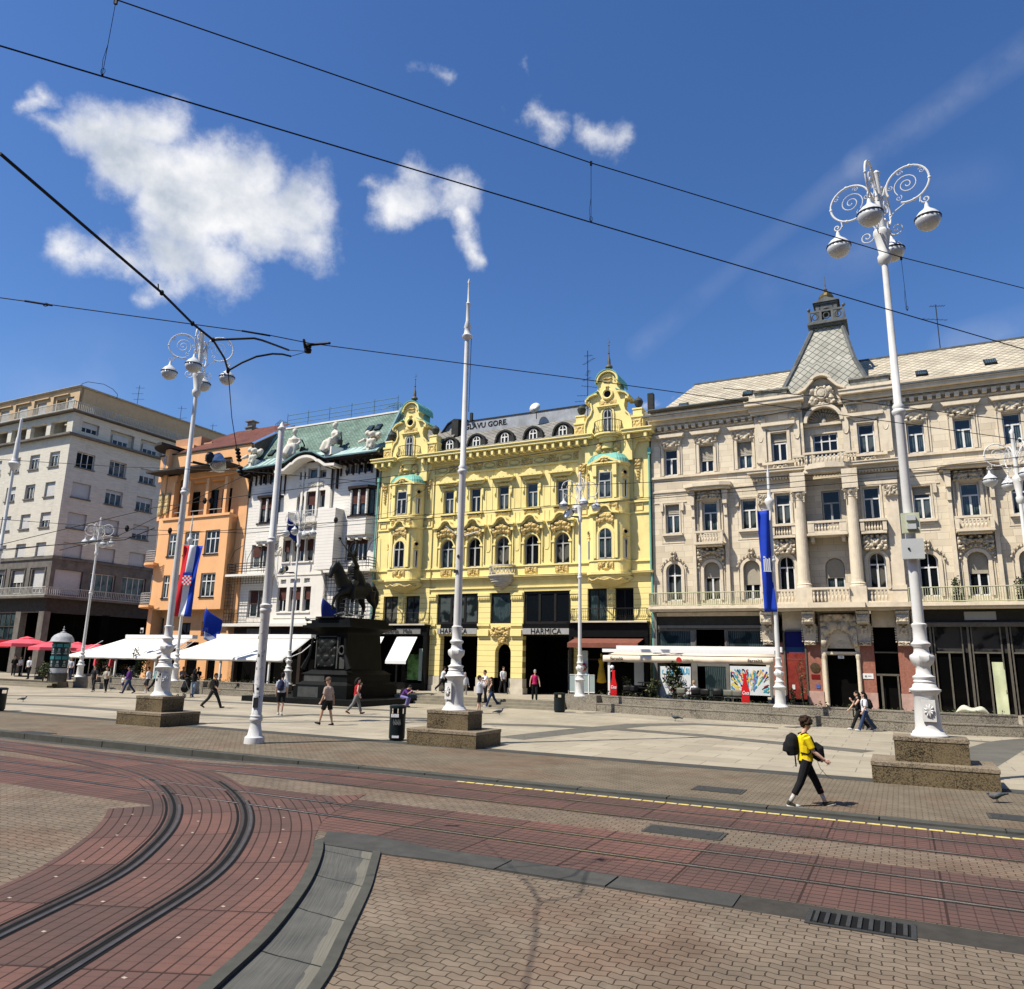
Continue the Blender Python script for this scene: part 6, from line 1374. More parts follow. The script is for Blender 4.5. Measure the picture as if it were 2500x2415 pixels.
for c_,s_ in ((-26.6,1),(-12.9,-1)):
    for k in range(6): b.tube([(c_+s_*.15*k,3,22.3-.0*k),(c_-.1*s_+s_*.2*k,3,23.1),(c_+s_*(.2*k+.5),3,23.45-.08*k)],.03,4)
b.build('roof_railing',CPD,W_)
# balcony ironwork and arcs
GLK=mat('black_lattice',(.02,.02,.02),.6,.1,5)
for (u0,u1) in ((-26.6,-22.4),(-16.3,-12.3)):
    railing(W_,[(u0,-.1),(u0,-.95),(u1,-.95),(u1,-.1)],9.04,.85,GLK,sp=.8,r=.02,rails=4,deco=False)
    b=MB()
    for k in range(3):
        x=u0+.2+k*(u1-u0-.4)/2; b.tube([(x,-.95,9.0),(x,-.95,10.2),(x+.15,-.7,11.0),(x+.5,-.2,11.5)],.025,5)
    # trellis below
    for k in range(int((u1-u0)/.3)): x=u0+k*.3; b.tube([(x,-.9,8.2 if k>3 and u0<-20 else 5.1),(x,-.9,8.85)],.022,4)
    for zz in (8.25,8.45,8.65): b.tube([(u0,-.9,zz),(u1,-.9,zz)],.02,4)
    for k in range(12): zz=5.3+k*.3; b.tube([(u0,-.9,zz),(u0+.9,-.9,zz)],.02,4); 
    if u0>-20:
        for k in range(12): zz=5.3+k*.3; b.tube([(u0,-.9,zz),(u1,-.9,zz)],.02,4)
    b.build('trellis',GLK,W_); railing(W_,[(u0,-.9),(u1,-.9)],5.08,.8,GLK,sp=.14,r=.015,deco=False)
railing(W_,[(-20.5,-.92),(-17.5,-.92)],13.0,.85,WFR,sp=.12,r=.016,deco=True)
b=MB(); b.box(-26,-12.3,.4,.5,.4,4.9,0); b.box(-26,-12.3,-.2,.1,4.2,4.8,1); b.box(-24.5,-22,-.3,-.1,4.1,4.7,2)
for u_ in (-25.9,-22.5,-19,-15.5,-12.6): b.box(u_-.15,u_+.15,-.1,.3,.4,4.3,1)
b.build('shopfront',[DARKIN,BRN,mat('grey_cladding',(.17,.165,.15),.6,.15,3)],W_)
# seated roof figures (clay-like figure, one surface)
def remesh(o,vox,smooth=2,dec=None):
    m_=o.modifiers.new('r','REMESH'); m_.mode='VOXEL'; m_.voxel_size=vox; m_.use_smooth_shade=True
    if smooth: q=o.modifiers.new('s','SMOOTH'); q.iterations=smooth; q.factor=.5
    return o
def seated(u,v,z,mir,label):
    t=tag(empty('statue',F(u,v,z),FROT+(-.5 if mir else .3),label,'statue'),group='seated stone figures on the green roof')
    b=MB(); b.box(-.75,.75,-.4,.6,-.3,.35); b.buildc('plinth',WHT,t)
    b=MB(); s_=-1
    b.tube([(0,.25,.9),(0,.2,1.3),(0,.15,1.65),(0,.12,1.9)],[.42,.36,.42,.2],10); b.ball((0,.05,2.3),(.19,.22,.27),10,8); b.ball((0,.12,2.42),(.22,.22,.2),10,6)
    for sx in (-1,1):
        b.tube([(sx*.22,.2,.95),(sx*.25,-.35,1.0),(sx*.28,-.45,.45),(sx*.3,-.55,.1)],[.26,.24,.2,.18],9)
        b.tube([(sx*.4,.15,1.75),(sx*.52,.1,1.4),(sx*.42,-.2,1.15)],[.14,.12,.1],8)
    b.tube([(0,-.1,.9),(-.1,-.45,.7),(-.3,-.6,.05)],[.4,.42,.45],10); b.tube([(-.3,-.3,.5),(-.55,-.4,.0)],[.3,.35],8)
    b.tube([(0,.12,1.9),(0,.1,2.15)],.12,8)
    remesh(b.build('figure',STAT,t),.06,2)
    b=MB(); b.tube([(.6,.4,.4),(.8,.35,1.2),(.5,.4,1.7)],.06,5); b.tube([(.62,.3,.6),(.75,.3,1.0)],.22,7); b.build('chair_back',DORM,t)
    return t
seated(-21.3,-.2,18.55,False,'stone woman seated on the green roof, left of the curved eave'); seated(-17.1,-.2,18.55,True,'stone woman seated on the green roof, right of the curved eave')
for u_,lb in ((-25.4,'weathered stone lion head group on the left end of the pale building roof'),(-13.1,'weathered stone lion head group on the right end of the pale building roof')):
    t=tag(empty('statue',F(u_,-.3,18.2),FROT,lb,'statue')); b=MB(); rs=random.Random(3)
    b.box(-.35,.35,-.3,.5,-.2,.6); b.buildc('plinth',WHT,t); b=MB()
    for k in range(16): b.ball((rs.uniform(-.6,.5),rs.uniform(-.4,.3),.7+rs.uniform(0,.8)),rs.uniform(.14,.3),7,5)
    b.tube([(-.4,-.4,.9),(-1.0,-.5,.7)],[.2,.1],6); b.tube([(.3,-.3,.9),(.2,-.5,.2)],[.16,.12],6); b.tube([(-.1,-.4,.9),(-.1,-.5,.2)],[.16,.12],6); remesh(b.build('figure',STAT,t),.06,1)
# ---------------- orange building ----------------
ORG=mat('orange_plaster',(.72,.36,.17),.85,.06,.8,bump=.06,bscale=20,dirt=(.8,.25,(.48,.25,.12)))
BRT=roof_tile('brown_clay_tile',(.13,.045,.03),(.17,.06,.04),(.06,.025,.02),.25,.3)
O_=fac_root('orange_building','orange plastered building with rounded corner, top loggia and curved balconies','building')
b=MB(); v0=-1.0
m1,m2=-35.0,-26.95
ops=[(-34.05,-32.7,10.83,12.85),(-32.0,-30.3,10.85,12.88),(-29.55,-27.85,10.84,12.88),(-34.12,-33.3,7.2,9.2),(-32.3,-30.6,7.2,9.2),(-29.55,-27.86,7.25,9.25)]
wall(b,m1,m2,6.25,14.2,ops,v0,.35)
b.box(m1,m2,v0+.36,10,6.25,14.0); b.box(m2-.3,m2,v0+.1,.2,6.25,14.2); b.box(m1-.05,m2+.12,v0-.12,v0+.3,14.05,14.25)
# loggia storey
wall(b,-36.4,-34.3,14.2,18.2,[(-36.0,-34.95,12.9,15.6)] if 0 else [],-.6,.4)
for u_ in (-34.35,-32.35,-30.1,-27.9): b.box(u_-.16,u_+.16,-.85,-.5,14.2,17.5)
b.box(-34.5,-26.3,.6,.9,14.2,18); b.box(-28.0,-25.95,-.0,.5,.4,20.3); 
b.box(-26.95,-25.98,-.1,10,.45,20.3)
wall(b,-37.2,-25.95,17.9,20.3,[(-31.05,-28.25,18.3,19.2)],-.3,.4); b.box(-37.2,-25.95,.1,10,17.6,20.2)
b.box(-36.6,-26,3.4,10,.45,6.3); wall(b,-36.6,-26,.45,6.25,[(-35.6,-34.5,4.2,5.7),(-32.6,-31.2,4.1,5.2),(-29.9,-26.7,4.1,5.3),(-34.2,-32.6,.45,3.6),(-31.4,-30.0,.45,3.6),(-28.9,-26.4,.45,3.6)],-.1,.4)
# rounded corner
n=10
def corner(z0,z1,cu,cv,r,mi=0): b.xy([(cu+r*cos(PI*1.5-PI/2*i/n),cv+r*sin(PI*1.5-PI/2*i/n)) for i in range(n+1)]+[(cu-r,10),(cu,10)],z0,z1,mi)
corner(.45,14.2,-35.0,.5,1.5); corner(14.2,20.8,-35.6,.9,1.6); b.box(-37.2,-34.5,.9,10,14.2,21.5)
b.build('wall',ORG,O_)
b=MB(); 
corner(20.9,21.15,-35.4,.9,2.7); corner(18.35,18.5,-34.5,.4,2.4) if 0 else None
b.box(-36.9,-27.0,-1.9,-.3,18.35,18.5); b.box(-31.2,-28.1,-.5,-.2,19.25,19.33); b.box(-37.2,-25.9,-.42,.1,20.3,20.4)
b.box(-38.0,-33.0,1.4,6,21.15,21.25)
b.build('canopy',[mat('dark_eave',(.05,.045,.04),.7,.2,3)],O_)
b=MB(); b.box(-37.6,-34.2,1.4,5,21.2,22.4); b.box(-38.2,-37.6,1.6,5,21.1,21.8); b.box(-34.2,-33,1.6,5,21.1,21.8); o=b.build('attic',mat('orange_attic',(.5,.27,.15),.85,.1,2),O_)
b=MB(); uvquad(b,[[(-37.2,-.3,20.4),(-25.95,-.3,20.4),(-25.95,4.5,23.6),(-33.0,4.5,23.6)]]); b.build('roof',BRT,O_)
b=MB(); b.yz([(-.2,17),(-.2,20.3),(4.4,23.3),(4.4,17)],-25.97,-25.7); b.build('party_wall',mat('dark_party_wall',(.1,.08,.065),.9,.3,2),O_)
b=MB(); b.box(-31.7,-30.9,4.2,4.9,22.6,23.7); b.box(-31.8,-30.8,4.1,5.0,23.7,23.8); b.box(-31.6,-31.0,4.3,4.8,23.9,24.3); b.box(-31.8,-30.8,4.1,5.0,24.3,24.4); b.build('chimney',mat('grey_brick',(.22,.2,.17),.9,.3,6),O_)
for u_,z in ((-33.38,10.84),(-31.15,10.86),(-28.7,10.86),(-33.7,7.24),(-31.45,7.24),(-28.7,7.26)):
    w__=1.3 if u_==-33.38 else .8 if u_==-33.7 else 1.66
    window(O_,u_,z,w__,1.98,v0+.14,WFR,GLC,0,'X3.66' if w__>1 else 'X2.66',fw=.09); bb=MB(); bb.box(u_-w__/2-.05,u_+w__/2+.05,v0-.08,v0+.1,z-.1,z-.0); bb.build('sill',WFR if 0 else DFR,O_)
window(O_,-29.65,18.32,2.76,.86,-.1,WFR,GLS,0,'X3')
window(O_,-35.05,4.22,1.0,1.45,.1,WFR,GL,0,'X2'); window(O_,-31.9,4.12,1.3,1.05,.1,DFR,GL,0,'X2'); window(O_,-28.3,4.15,3.1,1.1,.1,DFR,GL,0,'X5')
for a_,z,h,w__ in ((30,18.55,1.6,.8),(55,18.55,1.6,.8),(30,14.9,1.9,.85),(40,11.0,2.1,.85),(40,7.2,2.1,.85)):
    cu,cv,r=(-35.6,.9,1.6) if z>14 else (-35.0,.5,1.5); a=PI*1.5-R(a_)
    window(O_,cu+(r+.02)*cos(a),z,w__,h,cv+(r+.02)*sin(a),WFR if z<18 else mat('pale_blue_frame',(.5,.6,.7),.5,.1,4),GLS if z>18 else GLC,0,'X2',rz=-R(a_))
b=MB()
for z in (6.45,10.1): b.xy([(-35.2+2.1*cos(PI*1.5-PI*.5*i/12+.25),.9+2.7*sin(PI*1.5-PI*.5*i/12+.25)) for i in range(13)]+[(-36,1.5)],z,z+.2)
bo=b.build('balcony',ORG,O_)
for z in (6.65,10.3): railing(bo,[(-35.2+2.05*cos(PI*1.5-PI*.5*i/12+.25),.9+2.62*sin(PI*1.5-PI*.5*i/12+.25)) for i in range(13)],z,1.0,GFR,sp=.6,r=.02,rails=5,deco=False)
railing(O_,[(-34.3,-.7),(-27.9,-.7)],14.25,.5,GFR,sp=1.2,r=.02,rails=2,deco=False)
b=MB(); 
for u0,u1 in ((-33.9,-32.6),(-31.8,-30.3),(-29.7,-28.1)): b.box(u0,u1,.5,.6,14.3,16.8)
b.box(-34.2,-32.6,.1,.2,.45,3.6); b.box(-31.4,-30,.1,.2,.45,3.6); b.box(-28.9,-26.4,.1,.2,.45,3.6); b.buildc('loggia_doors',GLB,O_)
b=MB()
for x in (-35.9,-35.1): relief(b,x-.25,x+.25,14.6,16.6,-.75,.15,9,8,18,freq=1.5)
b.buildc('ornament',mat('ochre_stucco',(.55,.42,.2),.85,.4,8,dirt=(4,.8,(.12,.08,.05))),O_)
b=MB(); b.box(-36.35,-36.0,-.9,-.86,4.3,4.75); b.box(-36.3,-36.05,-.93,-.9,4.36,4.6,1); b.build('street_sign',[WHITE,DFR],O_)
# ---------------- grey corner building ----------------
TRV=mat('travertine',(.53,.50,.42),.8,.16,2.2,stretch=(.5,.5,5),bump=.1,bscale=4,dirt=(1.2,.45,(.36,.33,.28)))
TRD=mat('dark_stone_base',(.15,.135,.115),.7,.3,1.5,dirt=(1,.5,(.22,.2,.17)))
TRO=mat('ochre_attic',(.56,.40,.23),.85,.08,2)
DKR=mat('dark_red_recess',(.05,.022,.018),.8,.4,3)
G_=fac_root('grey_corner_building','tall travertine corner apartment building with ochre top floor and ribbed balconies','building')
gx=-51.6; GY1=34
b=MB()
rows=[(21.14,22.7),(17.98,19.5),(14.83,16.35),(11.87,13.27)]
cols=[[-53.8,-57.2,-60.5],[-53.85,-57.15,-60.45],[-53.8,-57.05,-60.35],[-53.65,-56.95,-60.2]]
ops=[]
for r_ in range(4):
    for k in range(7): x=-53.8-3.33*k; ops.append((x-.82,x+.82,rows[r_][0],rows[r_][1]))
wall(b,-80,gx,11.75,24.2,ops,0,.4,0)
low=[(-52.6-.0-2.0-3.3*k,-52.6-3.3*k,8.2,10.55) for k in range(8)]
wall(b,-80,gx,7.9,11.75,low,0,.4,1)
tops=[(-52.55-2.7-3.42*k,-52.55-3.42*k,24.5,26.0) for k in range(8)]
wall(b,-80,gx,24.2,26.7,tops,0,.4,0)
b.box(-80,gx-.4,.41,1.5,7.9,24.2,0); b.box(-80,gx-.4,1.5,1.9,24.2,26.6,0); b.box(-80,gx-.41,1.9,GY1,24.2,26.7,0); b.box(-80,gx-.41,1.5,GY1,7.9,24.2,0)
for k in range(9): x=-52.2-3.42*k+.0; b.box(x-.35,x+.0,.4,1.5,24.2,26.6,0)
b.box(-80.1,gx+.02,-.02,.02,24.18,24.4,0)
# side elevation (faces +u): built in its own frame along y
def side(bb,v0,v1,z0,z1,ops,mi=0):
    m_=bb.M; bb.M=Matrix.Translation((gx,0,0))@Matrix.Rotation(PI/2,4,'Z'); wall(bb,v0,v1,z0,z1,ops,0,.4,mi); bb.M=m_
so=[]
sx_=[1.9+0,5.6,9.3,13.0,16.7,20.4,24.1,27.8,31.5]
for r_ in range(4):
    for x in sx_: so.append((x-1.0,x+1.0,rows[r_][0],rows[r_][1]+.05))
side(b,.4,GY1,11.75,24.2,so,0)
side(b,.4,GY1,7.9,11.75,[(x-1.45,x+1.45,8.2,10.6) for x in sx_],1)
side(b,.4,GY1,24.2,26.7,[(1.0,2.9,24.9,26.0)]+[(x-1.4,x+1.5,24.5,26.0) for x in sx_[1:]],0)
b.build('wall',[TRV,TRD],G_)
b=MB()
b.box(-80,gx+.02,-.5,.0,24.22,24.42); b.box(gx-.0,gx+.5,-.5,GY1,24.22,24.42); b.box(-80,gx+.55,-.55,.6,26.76,26.86); b.box(gx-.2,gx+.55,.6,GY1,26.76,26.86)
b.box(-80,gx+.12,-.12,.0,11.55,11.85); b.box(gx,gx+.12,0,GY1,11.55,11.85); b.box(-80,gx+.7,-.7,0,7.7,7.92); b.box(gx-.1,gx+.7,0,GY1,7.7,7.92)
b.build('cornices',TRD,G_)
b=MB(); wall(b,-80,gx-.7,26.86,29.75,[(-53.15-1.9*0-1.1,-53.15,26.9,28.85)]+[(-54.45-1.6-3.35*k,-54.45-3.35*k,26.9,28.8) for k in range(7)],.7,.4); b.box(-80,gx-.71,1.2,GY1,26.86,29.75)
bbm=Matrix.Translation((gx-.7,0,0))@Matrix.Rotation(PI/2,4,'Z'); b.M=bbm; wall(b,.71,GY1,26.86,29.75,[(1.4,2.6,26.9,29.0)]+[(x-.9,x+.9,26.9,28.9) for x in sx_[1:]],0,.4); b.M=None
for k in range(7): x=-55.2-3.35*k; band(b,[(x-1.2,26.9),(x-1.2,29.2),(x+1.25,29.2)],.12,.5,.7)
b.build('top_floor',TRO,G_)
b=MB(); b.box(-80,gx-.5,.5,GY1,29.75,29.83); b.box(-80,gx-.42,.42,GY1,29.83,29.88); b.build('roof_edge',mat('flashing',(.45,.42,.36),.6,.2,3),G_)
b=MB(); b.xz([(-70,29.5),(-57,29.5),(-57,30.4),(-70,30.4)],3,10); b.box(-64,-58.0,1.5,8,29.5,30.2); b.buildc('roof_block',mat('pale_roof_sheet',(.5,.45,.36),.7,.1,2),G_)
# balconies: ribbed guard
RIB=mat('ribbed_guard',(.5,.48,.42),.7,.2,3,dirt=(2,.4,(.25,.23,.2)))
def ribs(z0,z1,po_,nm):
    b=MB()
    x=-80
    while x<gx+po_: b.box(x,x+.05,-po_-.02,-po_+.02,z0,z1); x+=.2
    y=-po_
    while y<GY1: b.box(gx+po_-.02,gx+po_+.02,y,y+.05,z0,z1); y+=.2
    for zz in (z0,z1-.06): b.box(-80,gx+po_+.04,-po_-.05,-po_+.05,zz,zz+.06); b.box(gx+po_-.05,gx+po_+.05,-po_,GY1,zz,zz+.06)
    return b.build(nm,RIB,G_)
ribs(7.92,8.75,.62,'balcony_guard'); ribs(26.86,27.72,.5,'terrace_guard')
blk=[(0,.0),(0,0),(0,.25)],
bl={(0,0):.22,(1,0):1,(2,0):.5,(3,0):1,(0,1):.25,(1,1):.15,(2,1):1,(3,1):1,(0,2):0,(1,2):.45,(2,2):1,(3,2):1}
for r_ in range(4):
    for k in range(4):
        x=-53.8-3.33*k; z0,z1=rows[r_]; window(G_,x,z0,1.62,z1-z0-.01,.22,WFR,GLC,0,'X3',blind=bl.get((r_,k),.6),bm=BLR if (r_,k)==(9,9) else BLW)
        bb=MB(); bb.box(x-.9,x+.9,-.12,.1,z0-.13,z0-.0); bb.build('sill',TRD,G_)
for k in range(3): window(G_,-53.6-3.3*k,8.22,1.96,2.3,.25,WFR,GLC,0,'X3',blind=(.8,.5,.1)[k],bm=BLW); bb=MB(); band(bb,[(-54.85-3.3*k,8.2),(-54.85-3.3*k,10.75),(-52.35-3.3*k,10.75),(-52.35-3.3*k,8.2)],.1,-.08,.0); bb.build('surround',TRD,G_)
for k in range(4): window(G_,-53.6-3.42*k,24.5,1.25,1.1,1.45,WFR,GL,0,'X3',blind=.55,bm=BLW)
for k in range(4): window(G_,-55.25-3.35*k if k else -53.7,26.9,1.56 if k else 1.06,1.88,.85,WFR,GL,0,'O',blind=1,bm=BLW)

sb={(0,0):0,(0,1):0,(0,2):.5,(1,0):1,(1,1):.2,(1,2):.35,(2,0):1,(2,1):1,(2,2):.6,(3,0):1,(3,1):1,(3,2):1}
for r_ in range(4):
    for k,x in enumerate(sx_[:5]):
        z0,z1=rows[r_]; window(G_,gx-.22,z0,1.98,z1-z0+.03,x,WFR,GLC if k else GLB,0,'X3',blind=sb.get((r_,k),.5),bm=BLW,rz=PI/2)
        bb=MB(); bb.box(gx-.1,gx+.12,x-1.1,x+1.1,z0-.13,z0); bb.build('sill',TRD,G_)
for k,x in enumerate(sx_[:5]):
    window(G_,gx-.25,8.22,2.86,2.36,x,WFR,GLC,0,'X4',blind=1 if k==0 else 0,bm=BLW,rz=PI/2)
    window(G_,gx-.25,24.9 if k==0 else 24.52,1.86,1.08,x,WFR,GL,0,'X3',blind=.5,bm=BLW,rz=PI/2); window(G_,gx-.82,26.9,1.15 if k==0 else 1.76,2.05 if k==0 else 1.95,2.0 if k==0 else x,WFR,GL,0,'X4',blind=1 if k<3 else .6,bm=BLW,rz=PI/2)
# ground floor: piers and dark recess
b=MB()
for u_ in (-52.0,-55.7,-59.5,-63.3,-67): b.box(u_-.42,u_+.42,-.05,.6,.4,6.4,0)
b.box(-80,gx,0,.5,6.3,7.72,1); b.box(gx-.5,gx,.5,GY1,6.3,7.72,1); b.box(-80,gx-.6,3.5,3.6,.4,7.7,2); b.box(gx-1.5,gx-1.4,3.5,GY1,.4,7.7,2)
for y in (6.5,12.5,18.5,24.5): b.box(gx-.6,gx,y-.45,y+.45,.4,6.4,2)
b.box(-63.0,-56.2,.1,.2,5.0,6.3,3); b.box(-63.0,-56.2,.1,.2,3.7,4.95,3); 
for k in range(9): x=-63+6.8*k/8; b.box(x-.05,x+.05,.05,.1,3.6,6.3,1)
b.box(-63,-56.2,.02,.1,4.9,5.0,1); b.box(-63,-56.2,.02,.1,3.6,3.7,1)
b.box(-65,-56.3,-.1,.1,2.9,3.62,4)
b.build('ground_floor',[TRD,mat('dark_lintel',(.05,.045,.04),.7,.3,3),DARKIN,GLS,mat('red_fascia',(.35,.012,.02),.5,.1,3)],G_)
antenna(-61.0,3,30.2,1.2,'small tilted antenna on the left roof of the grey building',[(1.1,1.0,30)])
antenna(gx-3,9.0,29.5,3.6,'tall antenna on the shaded roof side of the grey building, left of a shorter one',[(3.3,1.0,30),(2.6,1.4,200),(1.9,1.3,20)])
antenna(gx-3,15.0,29.5,3.0,'antenna on the grey roof behind the left big lamp',[(2.7,1.1,30),(1.4,1.6,10)])
antenna(gx-3,20.0,29.5,2.2,'shortest antenna on the grey roof near the orange building',[(1.9,1.0,20),(1.2,1.2,200)])
b=MB(); b.tube([(-.0,0,0),(0,0,.7),(.5,0,1.0),(2.0,0,1.0),(2.9,0,.6),(3.4,0,.1),(3.4,0,-.4)],.03,5); b.build('roof_hoop',DORM,None); 
bpy.data.objects['roof_hoop'].location=F(gx-.9,.9,29.5); bpy.data.objects['roof_hoop'].rotation_euler=(0,0,FROT+.9); tag(bpy.data.objects['roof_hoop'],'thin bent pipe hoop on the corner of the grey roof','pipe')
# ---------------- granite pedestals ----------------
def pedestal(corner,lenu,lenv,label,top=(1.0,1.0)):
    t=tag(empty('granite_pedestal',F(*UV(corner)),FROT,label,'stone pedestal'),group='stepped granite pedestals under the big white masts')
    rs=random.Random(int(abs(corner.x)*10))
    def blockw(x0,x1,y0,y1,z0,z1,cap,nm):
        b=MB(); c=MB(); n=max(2,round((x1-x0)/.9)); m=max(2,round((y1-y0)/.9)); 
        b.box(x0+.03,x1-.03,y0+.03,y1-.03,z0-.2,z1-cap,1)
        for i in range(n):
            a=x0+(x1-x0)*i/n; d=x0+(x1-x0)*(i+1)/n
            b.box(a+.004,d-.004,y0,y0+.05,z0-.2,z1-cap-.005,0); b.box(a+.004,d-.004,y1-.05,y1,z0-.2,z1-cap-.005,0)
            c.box(a+.003 if i else a-.015,d-.003 if i<n-1 else d+.015,y0-.015,(y0+y1)/2-.003,z1-cap,z1,0); c.box(a+.003 if i else a-.015,d-.003 if i<n-1 else d+.015,(y0+y1)/2+.003,y1+.015,z1-cap,z1,0)
        for i in range(m):
            a=y0+(y1-y0)*i/m; d=y0+(y1-y0)*(i+1)/m
            b.box(x0,x0+.05,a+.004+(.05 if i==0 else 0),d-.004-(.05 if i==m-1 else 0),z0-.2,z1-cap-.005,0); b.box(x1-.05,x1,a+.004+(.05 if i==0 else 0),d-.004-(.05 if i==m-1 else 0),z0-.2,z1-cap-.005,0)
        o=b.build(nm,[GRANP,BLACK],t); q=c.build('cap_stones',GRANT,o); q.modifiers.new('b','BEVEL').width=.012; q.modifiers['b'].segments=2
        return o
    ins_u,ins_v=lenu*.2,lenv*.22
    blockw(0,lenu,0,lenv,0,.48,.1,'lower_tier'); blockw(ins_u,lenu-ins_u,ins_v,lenv-ins_v,.48,1.04,.1,'upper_tier')
    return t
PR=Vector((8.35,18.63,0)); PM=Vector((-3.44,25.07,0)); PL=Vector((-14.97,29.57,0))
PR=F(*UV(Vector((10.01,18.7,0))))-UD*1.275-VD*.8; PM=Vector((-1.67,24.86,0))-UD*1.24-VD*.8; PL=Vector((-13.2,29.81,0))-UD*1.2-VD*.875
pedestal(PR,2.55,1.6,'long stepped granite pedestal under the tall lamp at the right'); pedestal(PM,2.48,1.6,'stepped granite pedestal under the bare mast in the middle, behind a black bin'); pedestal(PL,2.4,1.75,'stepped granite pedestal with scratched writing under the left big lamp')
# ---------------- white cast masts ----------------
MAST=mat('white_gloss_paint',(.68,.67,.63),.45,.08,3,dirt=(1.2,.35,(.45,.45,.42)))
GLOBE=mat('milk_glass',(.5,.51,.5),.28,.06,3,spec=.5); GCAP=mat('globe_cap',(.6,.61,.6),.35,.15,5,dirt=(5,.5,(.3,.3,.29)))
STK=mat('stickers',(.03,.03,.03),.6,.3,30)
BIGP=[(.40,0),(.40,.05),(.36,.09),(.345,.16),(.30,.2),(.285,.3),(.255,1.35),(.29,1.42),(.345,1.5),(.345,1.54),(.29,1.58),(.27,1.62),(.255,1.7),(.22,1.74),(.24,1.8),(.22,1.86),(.25,1.93),(.25,1.97),(.2,2.0),(.165,2.06),(.16,2.3),(.18,2.34),(.235,2.46),(.255,2.6),(.25,2.68),(.19,2.74),(.17,2.8),(.165,2.95),(.215,3.02),(.22,3.08),(.17,3.14),(.155,3.2),(.15,3.6),(.17,3.68),(.175,3.74),(.135,3.78)]
BIGP=[(r,z*.70) for r,z in BIGP]
def spiral(c,r0,turns,a0,dirn,n=22,r1=.02): return [(c[0]+(r0+(r1-r0)*(i/n)**.85)*cos(a0+dirn*2*PI*turns*i/n),c[1]+(r0+(r1-r0)*(i/n)**.85)*sin(a0+dirn*2*PI*turns*i/n)) for i in range(n+1)]
def arm_mesh():
    "one scrolled arm in the local x-z plane, origin on the pole axis at the collar"
    b=MB(); r=.62; cx,cz=.86,1.42
    def T(pts,rad,seg=6): b.tube([(x,0,z) for x,z in pts],rad,seg)
    T(arcpts(cx,cz,r,-PI*.62,PI*1.12,26),.034,7)
    T([(.1,1.15),(.2,1.5),(.27,1.62)],.034)
    for a in (PI*.45,-.05,-PI*.42): b.ball((cx+r*cos(a),0,cz+r*sin(a)),(.06,.05,.05),7,5)
    T(spiral((cx-.02,cz),.40,2.1,PI*1.25,-1,34,.03),.016,5)
    for (x,z,s,d,a) in ((cx-.2,cz+.45,.1,1,0),(cx+.42,cz+.3,.11,-1,2.5),(cx-.28,cz-.4,.11,-1,1),(cx-.5,cz+.05,.1,1,3)): T(spiral((x,z),s,1.3,a,d,14,.015),.014,4)
    T([(cx+.33,cz-.5),(cx+.3,cz-.75)]+[(p[0],p[1]) for p in spiral((cx+.46,cz-.72),.14,1.3,PI,1,14,.02)],.022,5)
    T([(cx-.1,cz-r),(cx-.45,cz-.8),(cx-.68,cz-1.15),(cx-.66,cz-1.4)]+spiral((cx-.42,cz-1.4),.24,1.5,PI,1,20,.03),.018,5)
    return b.mesh('scroll_arm',MAST,smooth=50)
def globe_mesh():
    b=MB(); b.lathe([(.02,.56),(.05,.5),(.07,.38),(.13,.3),(.25,.2),(.34,.08),(.37,-.02)],(0,0,0),18,0); b.lathe([(.385,-.02),(.385,.02),(.37,.02),(.37,-.02)],(0,0,0),18,1)
    return b.mesh('globe_cap',[GCAP,DFR],smooth=50)
def bowl_mesh():
    b=MB(); b.lathe([(.001,-.39),(.1,-.375),(.2,-.33),(.29,-.25),(.35,-.14),(.372,-.02)],(0,0,0),20); return b.mesh('globe',GLOBE,smooth=True)
ARM,GCP,GBL=arm_mesh(),globe_mesh(),bowl_mesh()
def mast(loc,h,kind,label,group,rz=FROT,s=1.0,arms=True,name='lamp_post',cat='lamp post',bz=None,hs=.86):
    t=tag(empty(name,loc,rz,label,cat),group=group)
    b=MB(); zb=h if not arms else h
    prof=[(r*s,z*s) for r,z in BIGP]; zt=prof[-1][1]; r0=.125*s; r1=.1*s
    b.lathe(prof,(0,0,0),24,flute=(.09,16,2.40*.7*s,2.72*.7*s)); b.build('cast_base',MAST,t,smooth=50)
    zc=zt+(h-zt)*.52
    b=MB(); b.lathe([(r0*1.02,zt-.02),(r0*.9,zc-.2),(r0*1.05,zc-.15),(r0*1.35,zc-.1),(r0*1.35,zc-.04),(r0,zc),(r0*1.2,zc+.08),(r0*.8,zc+.16),(r1*.8,h-.9 if arms else h),(r1*.8,h)],(0,0,0),14); b.build('pole',MAST,t,smooth=50)
    if arms:
        b=MB(); b.lathe([(r1*.8,-.95),(r1*1.6,-.85),(r1*1.7,-.7),(r1*1.2,-.62),(r1*2.0,-.1),(r1*2.3,.0),(r1*2.1,.08),(r1*1.0,.15),(r1*.9,1.1),(r1*.7,1.75),(r1*1.1,1.85),(r1*.3,1.95)],(0,0,h),12); hd=b.build('lamp_head',MAST,t,smooth=50)
        for k in range(4):
            a=inst('scroll_arm',ARM,t,(0,0,h),PI/2*k,(s*hs,s*hs,s*hs)); 
            g=inst('globe',GBL,t,((1.32*s*hs)*cos(PI/2*k),(1.32*s*hs)*sin(PI/2*k),h+.02*s),0,(s*hs,s*hs,s*hs)); inst('globe_cap',GCP,g,(0,0,0))
    return t
